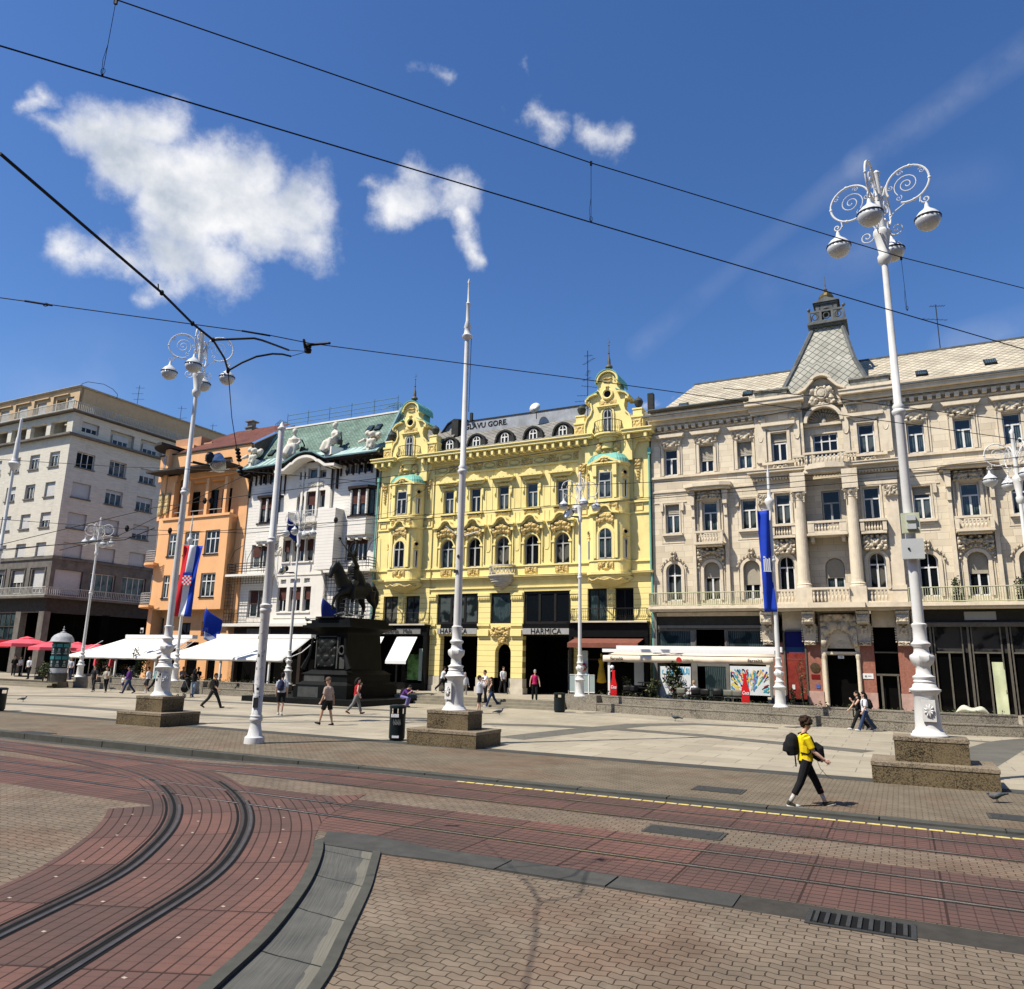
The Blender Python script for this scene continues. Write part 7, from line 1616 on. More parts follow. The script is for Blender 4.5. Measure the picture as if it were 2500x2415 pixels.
def petalplate(t,r_,z,ang,s=1):
    b=MB(); b.M=Matrix.Rotation(ang,4,'Z')@Matrix.Translation((0,-r_,z))
    b.box(-.14*s,.14*s,-.03,.02,-.25*s,.25*s); 
    for k in range(9):
        a=2*PI*k/9; b.tube([(0,-.04,0),(.07*s*cos(a),-.06,.09*s*sin(a)),(.11*s*cos(a),-.04,.15*s*sin(a))],[.02,.028,.01],5)
    b.build('flower_plate',MAST,t,smooth=50)
cR=F(*[a+b_ for a,b_ in zip(UV(PR),(1.27,.8))],1.04); cM=F(*[a+b_ for a,b_ in zip(UV(PM),(1.22,.8))],1.02); cL=F(*[a+b_ for a,b_ in zip(UV(PL),(1.2,.9))],1.03)
R_=mast(cR,13.2,0,'tall white lamp post with four hanging globes on the right pedestal','tall white masts on granite pedestals',rz=FROT-R(13))
petalplate(R_,.29,.6,.35)
b=MB(); b.box(-.2,.2,-.26,-.12,4.85,5.35,1); b.box(-.1,.1,-.34,-.26,5.15,5.28,0); b.box(-.1,.1,-.34,-.26,4.93,5.06,0); b.box(-.24,.24,-.26,-.1,4.2,4.7,0); b.ball((-.1,-.27,4.45),.03,6,4,2); b.build('junction_box',[mat('grey_box',(.5,.52,.5),.5,.05,3),mat('yellowed_sheet',(.5,.52,.36),.7,.1,4),DFR],R_,rz=.35)
L_=mast(cL,12.95,0,'white lamp post with four globes and a side spotlight on the left pedestal','tall white masts on granite pedestals',rz=FROT+R(45)-.1)
petalplate(L_,.29,.6,.4)
def floodlight(t,z,dirx=1,s=1,rz=-FROT,yaw=0):
    b=MB(); b.M=Matrix.Rotation(rz,4,'Z'); b.tube([(0,0,z),(.5*dirx*s,0,z-.02)],.025,5); b.tube([(.15*dirx*s,0,z+.05),(.75*dirx*s,0,z+.0)],.04,6); b.ball((.72*dirx*s,0,z+.3*s),(.17*s,.16*s,.22*s),7,5); a=b.build('floodlight_arm',DORM,t)
    b=MB(); b.M=Matrix.Rotation(rz+yaw,4,'Z')@Matrix.Translation((.95*dirx*s,0,z+.12*s))@Matrix.Rotation(R(68)*dirx,4,'Y')@Matrix.Scale(s,4); b.lathe([(.12,-.2),(.26,-.12),(.34,.02),(.37,.2),(.35,.22),(.3,.1),(.001,.08)],(0,0,0),16); b.build('floodlight',mat('brushed_metal',(.4,.42,.44),.25,.1,5,metal=.9),a,smooth=50)
floodlight(L_,9.2,1,1.15)
for t_,r_ in ((L_,.25),):
    b=MB(); rs=random.Random(5)
    for k in range(12): a=rs.uniform(-2.4,-.6); z=rs.uniform(.35,.8); b.M=Matrix.Rotation(a+PI/2,4,'Z'); b.box(-.03,.03,-(.285-z*.03)-.012,-(.27-z*.03),z,z+rs.uniform(.03,.09))
    b.build('stickers',STK,t_)
# bare mast in the middle (flag mast with finial)
M_=mast(cM,12.7,0,'bare white mast with pointed finial on the middle pedestal','tall white masts on granite pedestals',arms=False,name='flag_mast',cat='mast')
b=MB(); b.lathe([(.08,12.55),(.17,12.65),(.19,12.72),(.12,12.8),(.1,13.0),(.13,13.05),(.07,13.3),(.065,13.9),(.09,13.95),(.04,14.05),(.035,14.75),(.055,14.8),(.001,14.95)],(0,0,0),12); b.build('finial',MAST,M_,smooth=50); petalplate(M_,.29,.6,-.25)
b=MB(); b.M=Matrix.Rotation(-FROT,4,'Z'); b.tube([(-.1,-.05,5.6),(-.5,-.05,5.9)],.02,5); b.tube([(.1,-.05,5.58),(.6,-.05,5.75)],.02,5); b.buildc('flag_brackets',MAST,M_)
b=MB(); b.ball((.02,-.13,4.9),(.05,.02,.06),8,5); b.box(-.12,.02,-.15,-.12,4.35,4.45); b.tube([(.16,0,9.9),(.17,.0,12.6)],.012,4); b.build('stickers',STK,M_)
# thick foreground tram pole
P4=gp(620,1815); t=tag(empty('tram_pole',P4,FROT,'thick white sticker-covered tram pole with flared base on the pavement','pole'))
MASTD=mat('scuffed_white_paint',(.62,.62,.6),.5,.12,2,dirt=(4,.9,(.25,.24,.22)))
b=MB(); b.lathe([(.30,0),(.30,.03),(.29,.18),(.22,.24),(.16,.55),(.155,.62),(.19,.66),(.195,.72),(.17,.76),(.185,.8),(.15,.85),(.148,2.0)],(0,0,0),22); b.build('cast_base',MASTD,t,smooth=45)
b=MB(); b.lathe([(.147,2.0),(.135,3.9),(.15,3.93),(.175,3.96),(.178,4.02),(.155,4.06),(.185,4.1),(.19,4.16),(.13,4.2),(.12,6.1),(.15,6.13),(.155,6.17),(.12,6.22),(.14,6.28),(.105,6.34),(.095,9.9),(.13,9.93),(.13,9.98),(.08,10.02),(.05,10.12),(.001,10.2)],(0,0,0),18); b.build('pole',MAST,t,smooth=45)
rs=random.Random(9); b=MB()
for k in range(46):
    a=rs.uniform(-1.35,1.35); z=rs.uniform(1.2,3.8); w_=rs.uniform(.01,.035); h_=rs.uniform(.01,.09); b.M=Matrix.Rotation(a,4,'Z'); b.box(-w_,w_,-.156+.003*z,-.14,z,z+h_,rs.choice((0,1,1,2)))
b.M=Matrix.Rotation(.5,4,'Z'); b.box(-.09,.06,-.165,-.13,1.05,1.35,0); b.M=Matrix.Rotation(-.5,4,'Z'); b.tube([(-.02,-.152,1.75),(.0,-.156,1.6),(.03,-.152,1.5)],.03,6,3)
b.build('stickers',[STK,mat('faded_sticker',(.35,.35,.34),.7,.4,20),mat('pale_sticker',(.6,.6,.55),.7,.3,20),mat('maroon_sticker',(.12,.03,.03),.6,.3,9)],t)
# pole at the far left edge
pf=gp(-60,1705); t=mast((pf.x,pf.y,.2),12.9,0,'white pointed mast at the left edge of the photo, in front of the grey building','tall white masts on granite pedestals',arms=False,name='flag_mast',cat='mast'); b=MB(); b.lathe([(.08,12.75),(.17,12.85),(.3,13.05),(.33,13.15),(.2,13.3),(.15,13.5),(.12,14.7),(.09,14.8),(.07,15.8),(.06,15.9),(.001,16)],(0,0,0),12); b.build('finial',MAST,t,smooth=50)
# smaller lamp posts on the planter walls
def small(p,z,h,label,rz=FROT+.6,fl=None,arms=True,nm='lamp_post'):
    return mast((p.x,p.y,z),h-z,0,label,'smaller white lamp posts along the planter walls',rz=rz,s=.8,arms=arms,name=nm,cat='lamp post' if arms else 'flagpole')
sA=small(gp(193.5,1653,.84),.84,10.6,'small white lamp post on the left planter wall, beside the advertising column')
sB=small(gp(701,1671,.84),.84,10.6,'small white lamp post behind the man with the blue backpack',rz=FROT+.4); floodlight(sB,7.1,-1,.9)
sC=small(gp(1415.7,1700.5,.84),.84,11.0,'small white lamp post with spotlight in front of the rust brown awning'); floodlight(sC,9.5,-1,.8)
sE=small(gp(2560,1765,.84),.84,9.6,'small white lamp post cut by the right edge of the photo',rz=FROT+.2)
sD=small(gp(1906,1727,.84),.84,11.4,'white flagpole with ornate base at the right end of the cafe awning',arms=False,nm='flagpole'); sF=small(gp(425.7,1663,.84),.84,11.4,'white flagpole with ornate base in front of the orange building',arms=False,nm='flagpole')
for t in (sD,sF):
    z0=9.6 if t is sD else 9.9
    b=MB(); b.lathe([(.06,z0-.9),(.16,z0-.6),(.22,z0-.45),(.2,z0-.35),(.08,z0-.2),(.1,z0-.1),(.05,z0+.1),(.04,z0+.9),(.02,z0+1.3),(.001,z0+1.4)],(0,0,0),10); b.build('finial',MAST,t,smooth=50)
# flags
def cloth(name,pt,ax,w_,h_,mats,label,amp=.12,mi=None,nu=12,nv=24,skew=0,group=None,ripple=3,thin=.9):
    b=MB(); vs=[]
    def fn(s,t):
        wv=sin(s*PI*ripple+t*4)*amp*(1-.3*t)+sin(t*9+s*2)*amp*.4*t
        ww=w_*(1-(1-thin)*sin(t*PI))
        return ((s-.5)*ww+skew*t*h_,wv,-t*h_)
    b.sheet(fn,nu,nv)
    if mi: b.mi=[mi((i%nu)/nu+.5/nu,(i//nu)/nv+.5/nv) for i in range(nu*nv)]
    o=b.build(name,mats,None,smooth=True); o.location=pt; o.rotation_euler[2]=ax; o.modifiers.new('s','SOLIDIFY').thickness=.008; return tag(o,label,'flag',group)
FR=mat('flag_red',(.55,.02,.03),.7,.1,2); FW=mat('flag_white',(.75,.76,.78),.7,.06,2); FB=mat('flag_blue',(.012,.045,.38),.7,.12,2); FN=mat('flag_navy',(.008,.02,.14),.7,.2,2)
q=gp(456,1480,.84); fx=Vector((sF.location.x,sF.location.y,0))
f1=cloth('hanging_flag',(fx.x+.45,fx.y-.45,9.85),.05,1.3,4.8,[FR,FW,FB],'red, white and blue vertical banner with checkered shield hanging before the orange building',.13,lambda s,t:0 if s<.36 else 1 if s<.68 else 2,skew=-.06)
b=MB()
for i in range(5):
    for j in range(5): b.box(-.3+.12*i,-.3+.12*(i+1)-.0,-.03,.0,-2.2-.13*j,-2.2-.13*(j-1),(i+j)%2)
for i in range(5): b.xz([(-.3+.12*i,-2.07),(-.18+.12*i,-2.07),(-.2+.12*i,-1.86),(-.28+.12*i,-1.86)],-.03,0,2)
e=b.build('shield',[mat('shield_red',(.6,.03,.04),.7,.05,2),FW,FB],f1); e.location=(-.12,-.16,0)
fd=Vector((sD.location.x,sD.location.y,0))
f2=cloth('hanging_flag',(fd.x-.36,fd.y-.12,9.55),.0,.55,4.6,[FB],'long plain blue banner with white emblem hanging from the flagpole before the cream building',.1,None,skew=.02,ripple=2)
b=MB()
for k in range(4): b.box(-.2+.1*k,-.14+.1*k,-.03,0,-3.25,-2.65+.05*(k%2)); 
b.box(-.22,.2,-.03,0,-3.32,-3.26); b.box(-.2,-.1,-.03,0,-2.6,-2.5); e=b.build('emblem',FW,f2); e.location=(.02,-.13,0); e.scale=(.8,1,.85)
b=MB(); b.tube([(-.65,0,0),(.65,0,0)],.02,6); o=b.build('flag_bar',MAST,sF); o.location=(0,-.45,9.87-.84); o.rotation_euler[2]=-FROT
b=MB(); b.tube([(-.33,0,0),(.35,0,0)],.02,6); o=b.build('flag_bar',MAST,sD); o.location=(-.3,-.25,9.57-.84); o.rotation_euler[2]=-FROT
def facflag(u,v,z,du,mats,label,w_=1.0,h_=1.6,mi=None,txt=None,sk=.35):
    t=empty('facade_flag',F(u,v,z),FROT,label,'flag'); b=MB(); b.tube([(.0,.0,0),(du,-1.6,1.7)],.022,5); b.build('staff',WFR,t)
    b=MB(); b.sheet(lambda s,k:(du*.95-.1+sk*w_*s*(1 if k<2 else 0)+w_*s*.55,-1.5+.9*s-.1*sin(k*5+s*4),1.6-.9*s-h_*k*(1-.15*s)),8,12)
    if mi: b.mi=[mi((i%8)/8,(i//8)/12) for i in range(96)]
    o=b.build('cloth',mats,t,smooth=True); o.modifiers.new('s','SOLIDIFY').thickness=.01
    return t
facflag(-18.8,-.2,11.6,-.9,[FN],'dark blue flag on a slanting staff above the middle balcony of the pale building',.8,1.4)
f=facflag(-26.6,-1.0,4.6,-.2,[FB,mat('pale_flag_foot',(.4,.45,.6),.7,.1,2)],'blue flag reading BM TOUR at the left corner of the pale building',1.0,2.4,lambda s,t:1 if t>.7 else 0)
text('BM',.5,FN,f,(.15,-1.72,-.1),extr=.004,bold=True); text('TOUR',.34,FN,f,(.22,-1.75,-.52),extr=.004)
facflag(-14.0,-1.0,5.2,-1.0,[FN],'dark blue flag hanging behind the raised leg of the bronze horse',1.0,2.0)
# ---------------- monument ----------------
DST=mat('black_monument_stone',(.006,.0065,.0065),.5,.3,2,spec=.12,dirt=(1.3,.3,(.02,.022,.02)))
DSTL=mat('grey_monument_stone',(.07,.072,.066),.5,.25,2,dirt=(2,.5,(.04,.04,.035)))  # lighter grey for the plate frames and front panels
BRO=mat('dark_bronze',(.008,.009,.008),.5,.3,4,spec=.2)
mt=tag(empty('monument_pedestal',F(-7.5,-8.4,0),FROT,'tall black stone pedestal with relief plates carrying the bronze horseman','monument pedestal'))
b=MB(); b.box(-4.9,3.6,-3.6,3.6,-.1,.3); b.box(-2.05,1.85,-2.45,2.4,.3,.95); b.box(-1.98,1.78,-2.38,2.33,.95,1.02)
def frus(b,a,c,z0,z1,mi=0):
    b.add([(a[0],a[2],z0),(a[1],a[2],z0),(a[1],a[3],z0),(a[0],a[3],z0),(c[0],c[2],z1),(c[1],c[2],z1),(c[1],c[3],z1),(c[0],c[3],z1)],[(0,3,2,1),(4,5,6,7),(0,1,5,4),(1,2,6,5),(2,3,7,6),(3,0,4,7)],mi)
frus(b,(-1.98,1.78,-2.38,2.33),(-1.72,1.55,-2.1,2.05),1.02,1.2); b.box(-1.72,1.55,-2.1,2.05,1.2,1.62); frus(b,(-1.8,1.62,-2.18,2.13),(-1.4,1.25,-1.85,1.8),1.62,1.85)
b.build('steps_and_base',DST,mt)
b=MB(); frus(b,(-1.3,1.15,-1.75,1.7),(-1.15,1.0,-1.6,1.55),1.85,3.9)
for k in range(6):
    t0,t1=k/6,(k+1)/6; e0,e1=.55*t0**2.2,.55*t1**2.2; frus(b,(-1.15-e0,1.0+e0,-1.6-e0,1.55+e0),(-1.15-e1,1.0+e1,-1.6-e1,1.55+e1),3.9+.4*t0,3.9+.4*t1)
b.box(-1.85,1.7,-2.3,2.25,4.3,4.42); b.box(-1.7,1.55,-2.15,2.1,4.42,4.55); b.box(-1.5,1.35,-1.95,1.9,4.55,4.75); b.box(-1.35,1.2,-1.8,1.75,4.75,4.85)
for sx in (-1,1):
    b.tube([(-.08+sx*1.7 if sx<0 else 1.55,-2.0,1.9),(-.08+sx*1.35 if sx<0 else 1.2,-1.95,2.7),(-.08+sx*1.22 if sx<0 else 1.08,-1.9,3.7)],[.22,.1,.08],6)
b.build('shaft',DST,mt)
b=MB(); relief(b,-1.0,.5,2.0,3.7,-1.85,.16,71,24,26,freq=2); b.box(-1.06,-1.0,-1.9,-1.7,1.95,3.75,1); b.box(.5,.58,-1.9,-1.7,1.95,3.75,1); b.box(-.85,.4,-1.9,-1.7,3.75,3.8,1); b.tube([(.86+.2*cos(t),-1.9,3.0+.24*sin(t)) for t in [PI*j/6 for j in range(12)]],.05,5,1,closed=True); b.box(.66,1.02,-1.8,-1.7,1.95,2.6,1); b.box(-1.6,-.1,-2.12,-2.05,1.2,1.6,1); b.box(-1.7,-.2,-2.47,-2.4,.32,.9,1)
b.buildc('relief_plate',[BRO,DSTL],mt)
# bronze horseman
HS=1.5
st=tag(empty('equestrian_statue',F(-7.6,-8.4,4.85),R(180)+1.0,'dark bronze horseman with raised sabre on a prancing horse','statue'))
b=MB()
b.tube([(-.95,0,1.22),(-.75,0,1.25),(-.3,0,1.18),(.15,0,1.15),(.5,0,1.22),(.72,0,1.35)],[.2,.36,.34,.35,.36,.25],12)   # trunk
b.tube([(.45,0,1.25),(.72,0,1.55),(.9,0,1.85),(.98,0,2.1)],[.3,.27,.2,.15],10) # neck
b.tube([(.93,0,2.12),(1.08,0,2.12),(1.2,0,1.95),(1.3,0,1.72),(1.34,0,1.58)],[.12,.15,.14,.095,.08],9) # head, bowed
for sy in (-1,1): b.tube([(.98,sy*.07,2.2),(.98,sy*.09,2.34)],[.04,.012],5)
b.tube([(.4,0,1.55),(.62,0,1.82),(.8,0,2.08),(.95,0,2.24)],[.08,.1,.09,.06],6) # mane
for sy,fw in ((-1,[(.55,0,1.15),(.62,0,.82),(.6,0,.5),(.6,0,.15),(.66,0,.04)]),(1,[(.58,0,1.15),(.95,0,1.02),(1.2,0,.82),(1.28,0,.5),(1.2,0,.32)])):
    b.tube([(x,sy*.19,z) for x,_,z in fw],[.17,.115,.075,.05,.07],8)
for sy,fw in ((-1,[(-.78,0,1.2),(-.68,0,.85),(-.9,0,.55),(-.8,0,.2),(-.72,0,.05)]),(1,[(-.8,0,1.2),(-.88,0,.85),(-1.12,0,.6),(-1.1,0,.25),(-1.02,0,.05)])):
    b.tube([(x,sy*.2,z) for x,_,z in fw],[.27,.17,.085,.06,.08],8)
b.tube([(-1.02,0,1.35),(-1.2,0,1.42),(-1.36,0,1.2),(-1.4,0,.8),(-1.36,0,.5)],[.07,.11,.14,.13,.05],8)
o=b.build('horse',BRO,st); o.scale=(HS,)*3; remesh(o,.03,1)
b=MB()
b.tube([(.05,0,1.5),(.02,0,1.75),(.02,0,2.0),(.03,0,2.2),(.04,0,2.3)],[.2,.19,.24,.2,.09],10)
b.tube([(.04,0,2.28),(.05,0,2.4)],.075,7); b.ball((.06,0,2.5),(.12,.1,.14),9,7)
for sy in (-1,1):
    b.tube([(.0,sy*.12,1.52),(.3,sy*.28,1.35),(.36,sy*.33,1.05),(.3,sy*.34,.8),(.42,sy*.34,.72)],[.16,.14,.1,.07,.06],8)
b.tube([(.05,.2,2.15),(.25,.34,2.2),(.5,.42,2.42),(.78,.46,2.62)],[.11,.09,.065,.05],7); b.ball((.82,.46,2.64),.055,7,5)
b.tube([(.03,-.22,2.15),(-.05,-.34,1.9),(.2,-.3,1.72),(.42,-.12,1.68)],[.11,.09,.065,.05],7)
b.tube([(-.12,0,1.95),(-.3,0,1.7),(-.42,0,1.35),(-.45,0,1.15)],[.2,.24,.28,.2],8)
o=b.build('rider',BRO,st); o.scale=(HS,)*3; remesh(o,.028,1)
b=MB(); b.lathe([(.12,0),(.13,.08),(.11,.2),(.06,.24)],(.05,0,2.6),9); b.tube([(.05,0,2.8),(-.02,0,2.95),(-.14,0,3.02)],[.03,.05,.02],6); b.tube([(.8,.46,2.6),(1.05,.48,2.78),(1.3,.5,2.95),(1.44,.5,3.15)],[.02,.022,.018,.01],5); b.ball((1.43,.5,3.12),(.09,.05,.05),6,4)
for k in range(5): b.tube([(.2,sy*.18,1.75+.1*k) for sy in (-1,0,1)],.025,5)
o=b.build('sabre_and_plume',BRO,st); o.scale=(HS,)*3
b=MB(); b.box(-2.2,2.2,-.75,.75,0,.08); b.build('bronze_plinth',BRO,st)
# ---------------- pigeons ----------------
PIG=mat('pigeon_grey',(.1,.1,.11),.7,.3,20); PIGN=mat('pigeon_neck',(.03,.045,.04),.45,.2,20)
def pigeon_proto():
    b=MB(); b.tube([(-.16,0,.11),(-.08,0,.13),(0,0,.13),(.07,0,.14),(.11,0,.17),(.125,0,.215)],[.012,.045,.06,.052,.03,.024],8); b.ball((.132,0,.228),(.028,.022,.024),7,5); b.tube([(.155,0,.225),(.18,0,.215)],[.008,.003],4)
    b.tube([(-.05,0,.13),(-.15,0,.115),(-.23,0,.095)],[.04,.025,.02],6,flat=1.3)
    for sy in (-1,1): b.tube([(.02,sy*.025,.09),(.02,sy*.025,.0)],.006,4); b.tube([(.02,sy*.025,.004),(.05,sy*.03,.004)],.005,4)
    bo=b.mesh('body',PIG,smooth=True)
    b=MB()
    for sy in (-1,1): b.tube([(.06,sy*.05,.14),(-.04,sy*.055,.14),(-.17,sy*.03,.12)],[.02,.03,.008],6)
    wi=b.mesh('wing',PIGN,smooth=True); return bo,wi
PB,PW=pigeon_proto()
def pigeon(p,rz,label,s=1.1,lean=0):
    t=tag(empty('pigeon',p,rz,label,'pigeon'),group='pigeons around the square'); t.scale=(s,s,s); t.rotation_euler[1]=lean
    inst('body',PB,t); inst('wings',PW,t)
pigeon(gp(55,1713),.2,'dark pigeon on the open plaza at the far left',1.15); pigeon(gp(2440,1960),PI,'mottled pigeon pecking on the pavement right of the big pedestal',1.05,.35); pigeon(gp(1218,1746),0,'lone pigeon on the plaza right of the middle pedestal',1.4)
pigeon(gp(1650,1761),PI-.3,'pigeon standing near the bench below the cafe',1.4); pigeon(gp(271,1687),2.9,'pigeon pecking behind the two walking women',1.5)
pigeon(F(-9.45,-10.2,4.56),2.5,'pigeon perched on the left corner of the monument cornice',1.5); pigeon(F(-6.9,-10.3,4.86),0.3,'pigeon perched under the horse beside its front hoof',1.6); pigeon(F(-6.5,-9.9,4.86),2.2,'pigeon perched at the right part of the monument top',1.6); pigeon(F(-5.9,-9.6,4.76),1,'pigeon at the far right rim of the monument cornice',1.5)
# ---------------- bins, advertising column ----------------
BIN=mat('dark_green_metal',(.007,.013,.015),.4,.2,4,spec=.25)
def bin_(p,label,h=1.05,r=.27,graf=False,rz=0):
    t=tag(empty('litter_bin',p,rz,label,'litter bin'),group='dark litter bins on the square')
    b=MB(); b.lathe([(r*.9,0),(r*.9,.06),(r,.08),(r,h*.72),(r*1.02,h*.74)],(0,0,0),18); b.build('body',BIN,t,smooth=45)
    b=MB(); b.lathe([(r*1.05,h*.9),(r*1.08,h*.93),(r*1.05,h*.97),(r*.8,h),(.01,h*1.01)],(0,0,0),18); 
    for a in (0,PI/2,PI,3*PI/2): b.M=Matrix.Rotation(a+.5,4,'Z'); b.box(r*.86,r*.98,-.07,.07,h*.72,h*.93)
    b.M=None; b.build('lid',BIN,t,smooth=45)
    if graf:
        b=MB(); b.M=Matrix.Rotation(-.15,4,'Z'); 
        for k in range(7): a0=-.5+k*.14; b.box(r*0+a0*r*.9-.02,a0*r*.9+.02+.01,-r-.01,-r*.93,h*.66,h*.75)
        b.build('label',FW,t); rs=random.Random(2); b=MB()
        for k in range(5): x=-.1+.05*k; b.tube([(x,-r-.012,.55),(x+.02,-r-.012,.68),(x+.04,-r-.012,.56),(x+.015,-r-.012,.5)],.006,3)
        b.build('graffiti',mat('chalk_scrawl',(.35,.37,.36),.8,.1,3),t); b=MB(); b.box(-.12,.1,-r-.01,-r*.9,.1,.17); b.build('base_label',FW,t)
    return t
bin_(gp(968,1808),'dark green litter bin with white label and scribbles beside the middle pedestal',1.12,.26,True)
bin_(gp(1366,1739),'dark litter bin before the steps near the right planter wall',1.0,.3); bin_(gp(92,1674),'dark litter bin beside the left steps near the advertising column',1.0,.32); bin_(gp(-8,1736),'litter bin cut off by the left edge of the photo',1.0,.3)
pc=gp(138,1664,TZ); t=tag(empty('advertising_column',pc,FROT,'round advertising column with domed grey roof and dark posters','advertising column'))
b=MB(); b.lathe([(1.0,0),(1.0,.9),(1.05,.92)],(0,0,0),24); b.build('base',mat('column_plinth',(.09,.085,.075),.7,.3,3),t,smooth=45)
b=MB(); b.lathe([(.95,.9),(.95,1.45)],(0,0,0),24); b.build('white_band',mat('grey_white_band',(.42,.43,.44),.6,.1,3),t,smooth=45)
b=MB(); 
b.lathe([(.9,1.4),(.9,4.2),(.98,4.22),(.98,4.3)],(0,0,0),24); cb=b.build('poster_drum',mat('dark_poster_drum',(.015,.03,.032),.5,.3,3),t,smooth=45)
b=MB(); b2=MB()
for r_ in range(2):
    for k in range(8):
        a=2*PI*k/8; z=1.55+r_*1.35
        for bb,z0,z1,g in ((b,z+.85,z+1.2,.3),(b2,z+.1,z+.18,.2),(b2,z+.28,z+.36,.14),(b2,z+.45,z+.7,.1)):
            bb.M=Matrix.Rotation(a,4,'Z'); bb.box(-g,g,-.93,-.86,z0,z1)
b.buildc('poster_heads',mat('teal_poster',(.04,.18,.19),.6,.3,9),cb); b2.buildc('poster_lettering',mat('grey_poster_text',(.3,.34,.33),.6,.6,25),cb)
b=MB(); b.lathe([(1.25,4.3),(1.27,4.36),(1.2,4.45),(1.12,4.75),(.9,5.05),(.5,5.28),(.3,5.33),(.3,5.42),(.12,5.48),(.08,5.6),(.14,5.68),(.05,5.78),(.04,5.9),(.07,5.95),(.01,6.1)],(0,0,0),20,flute=(.02,12,4.36,5.3)); b.build('domed_roof',mat('grey_dome_sheet',(.36,.37,.37),.55,.15,3),t,smooth=45)
t.scale=(.64,.64,.66)
# ---------------- awnings over the terraces ----------------
CANC=mat('cream_canvas',(.80,.775,.70),.85,.03,1.5)
def big_awning(u0,u1,v0,v1,z0,z1,val,label,m,posts=(),vm=None,slant0=0,slant1=0,bar=True,group=None):
    t=tag(empty('terrace_awning',F(0,0,0),FROT,label,'awning'),group=group)
    b=MB(); n=max(1,int((u1-u0)/1.4))
    def P(s,k): 
        a=u0+slant0*(1-k); c=u1+slant1*(1-k); sg=.05*sin(k*PI); return (a+(c-a)*s,v0+(v1-v0)*k,z0+(z1-z0)*k-sg)
    b.sheet(P,n,6); vs=[P(i/24,1) for i in range(25)]
    b.add([(x,y-.02,z) for x,y,z in vs]+[(x,y-.02-.02*sin(i*2.1),z-val*(1+.05*sin(i*1.7))) for i,(x,y,z) in enumerate(vs)],[(i,i+1,i+26,i+25) for i in range(24)])
    o=b.build('canvas',m,t,smooth=40); o.modifiers.new('s','SOLIDIFY').thickness=.012
    b=MB(); 
    if bar: b.box(u0-.1+slant0,u1+.1+slant1,v0-.05,v0+.45,z0+.02,z0+.3); 
    b.build('cassette',CANV,t) if bar else None
    b=MB(); b.tube([(u0,v1-.0,z1-.02),(u1,v1-.0,z1-.02)],.035,5)
    for x in [u0+(u1-u0)*k/4 for k in range(5)]: b.tube([(x,v0,z0-.2),(x+.2,(v0+v1)/2,z0-.4+(z1-z0)*.4),(x,v1+.1,z1-.06)],.03,5)
    for x in posts: b.box(x-.06,x+.06,v1+.05,v1+.17,TZ,z1)
    b.build('frame',WFR,t); return t
g_='white terrace awnings'
big_awning(-36.75,-26.35,-4.0,-6.9,3.75,2.35,.22,'large white awning in front of the orange building, left one',CANC,slant0=2.9,posts=(-36.5,-31,-26.6),group=g_)
big_awning(-25.9,-14.2,-4.0,-6.9,3.82,2.42,.22,'large white awning in front of the pale building, beside the monument',CANC,slant0=2.3,slant1=-.4,posts=(-25.8,-20,-15.5),group=g_)
ca=big_awning(7.28,16.45,-2.0,-4.6,3.3,2.98,.33,'low beige cafe awning with lettered valance before the cream building',mat('beige_canvas',(.72,.60,.45),.85,.05,1.5),posts=(7.6,),group=None)
b=MB(); b.box(7.2,16.5,-4.5,-3.9,3.18,3.36); b.build('cassette_front',CANV,ca)
FT=mat('dark_lettering',(.02,.018,.016),.7,0)
for u_ in (8.1,15.55): text('Farsaltà',.24,FT,ca,(u_,-4.68,2.83),extr=.003,bold=True)
b=MB(); b.lathe([(.001,0),(.14,0),(.14,.02),(.001,.02)],(0,0,0),14,0,Matrix.Translation((11.6,-4.66,2.82))@Matrix.Rotation(PI/2,4,'X')); b.build('red_logo',mat('logo_red',(.45,.03,.03),.7,.1,4),ca); text('trattoria',.16,FT,ca,(12.1,-4.68,2.82),extr=.003)
# pink-red parasols
PNK=mat('coral_canvas',(.72,.10,.13),.8,.08,2)
def parasol_proto():
    t=empty('parasol'); b=MB(); n=8
    prof=[(0.02,2.95),(.5,2.82),(.52,2.76)]; b.lathe(prof,(0,0,0),n); b.lathe([(.35,2.78),(1.1,2.62),(1.75,2.42),(1.76,2.2)],(0,0,0),n); o=b.build('canopy',PNK,t); o.modifiers.new('s','SOLIDIFY').thickness=.012
    b=MB(); b.tube([(0,0,0),(0,0,2.9)],.035,7); b.build('pole',GFR,t); b=MB(); b.box(-.35,.35,-.35,.35,0,.08); b.build('foot',DKR if 0 else KERB,t)
    b=MB()
    for k in range(n): a=2*PI*k/n; b.tube([(0,0,2.2),(.9*cos(a),.9*sin(a),2.6)],.015,4)
    b.build('ribs',GFR,t); return t
pp=parasol_proto(); first=True
for (x,y,lb,s_) in ((52,1652,'coral red parasol farthest left, in front of the grey building',1.12),(118,1657,'coral parasol half hidden by the advertising column',1.0),(178,1653,'coral parasol between the advertising column and the lamp post',1.0),(214,1650,'coral parasol right of the small lamp post',.95),(226,1655,'coral parasol farthest right, touching the white awning',.95)):
    p=gp(x,y,TZ); o=pp if first else copy_tree(pp); first=False; o.location=p; o.scale=(s_,s_,s_*1.02); tag(o,lb,'parasol','coral parasols on the cafe terrace')
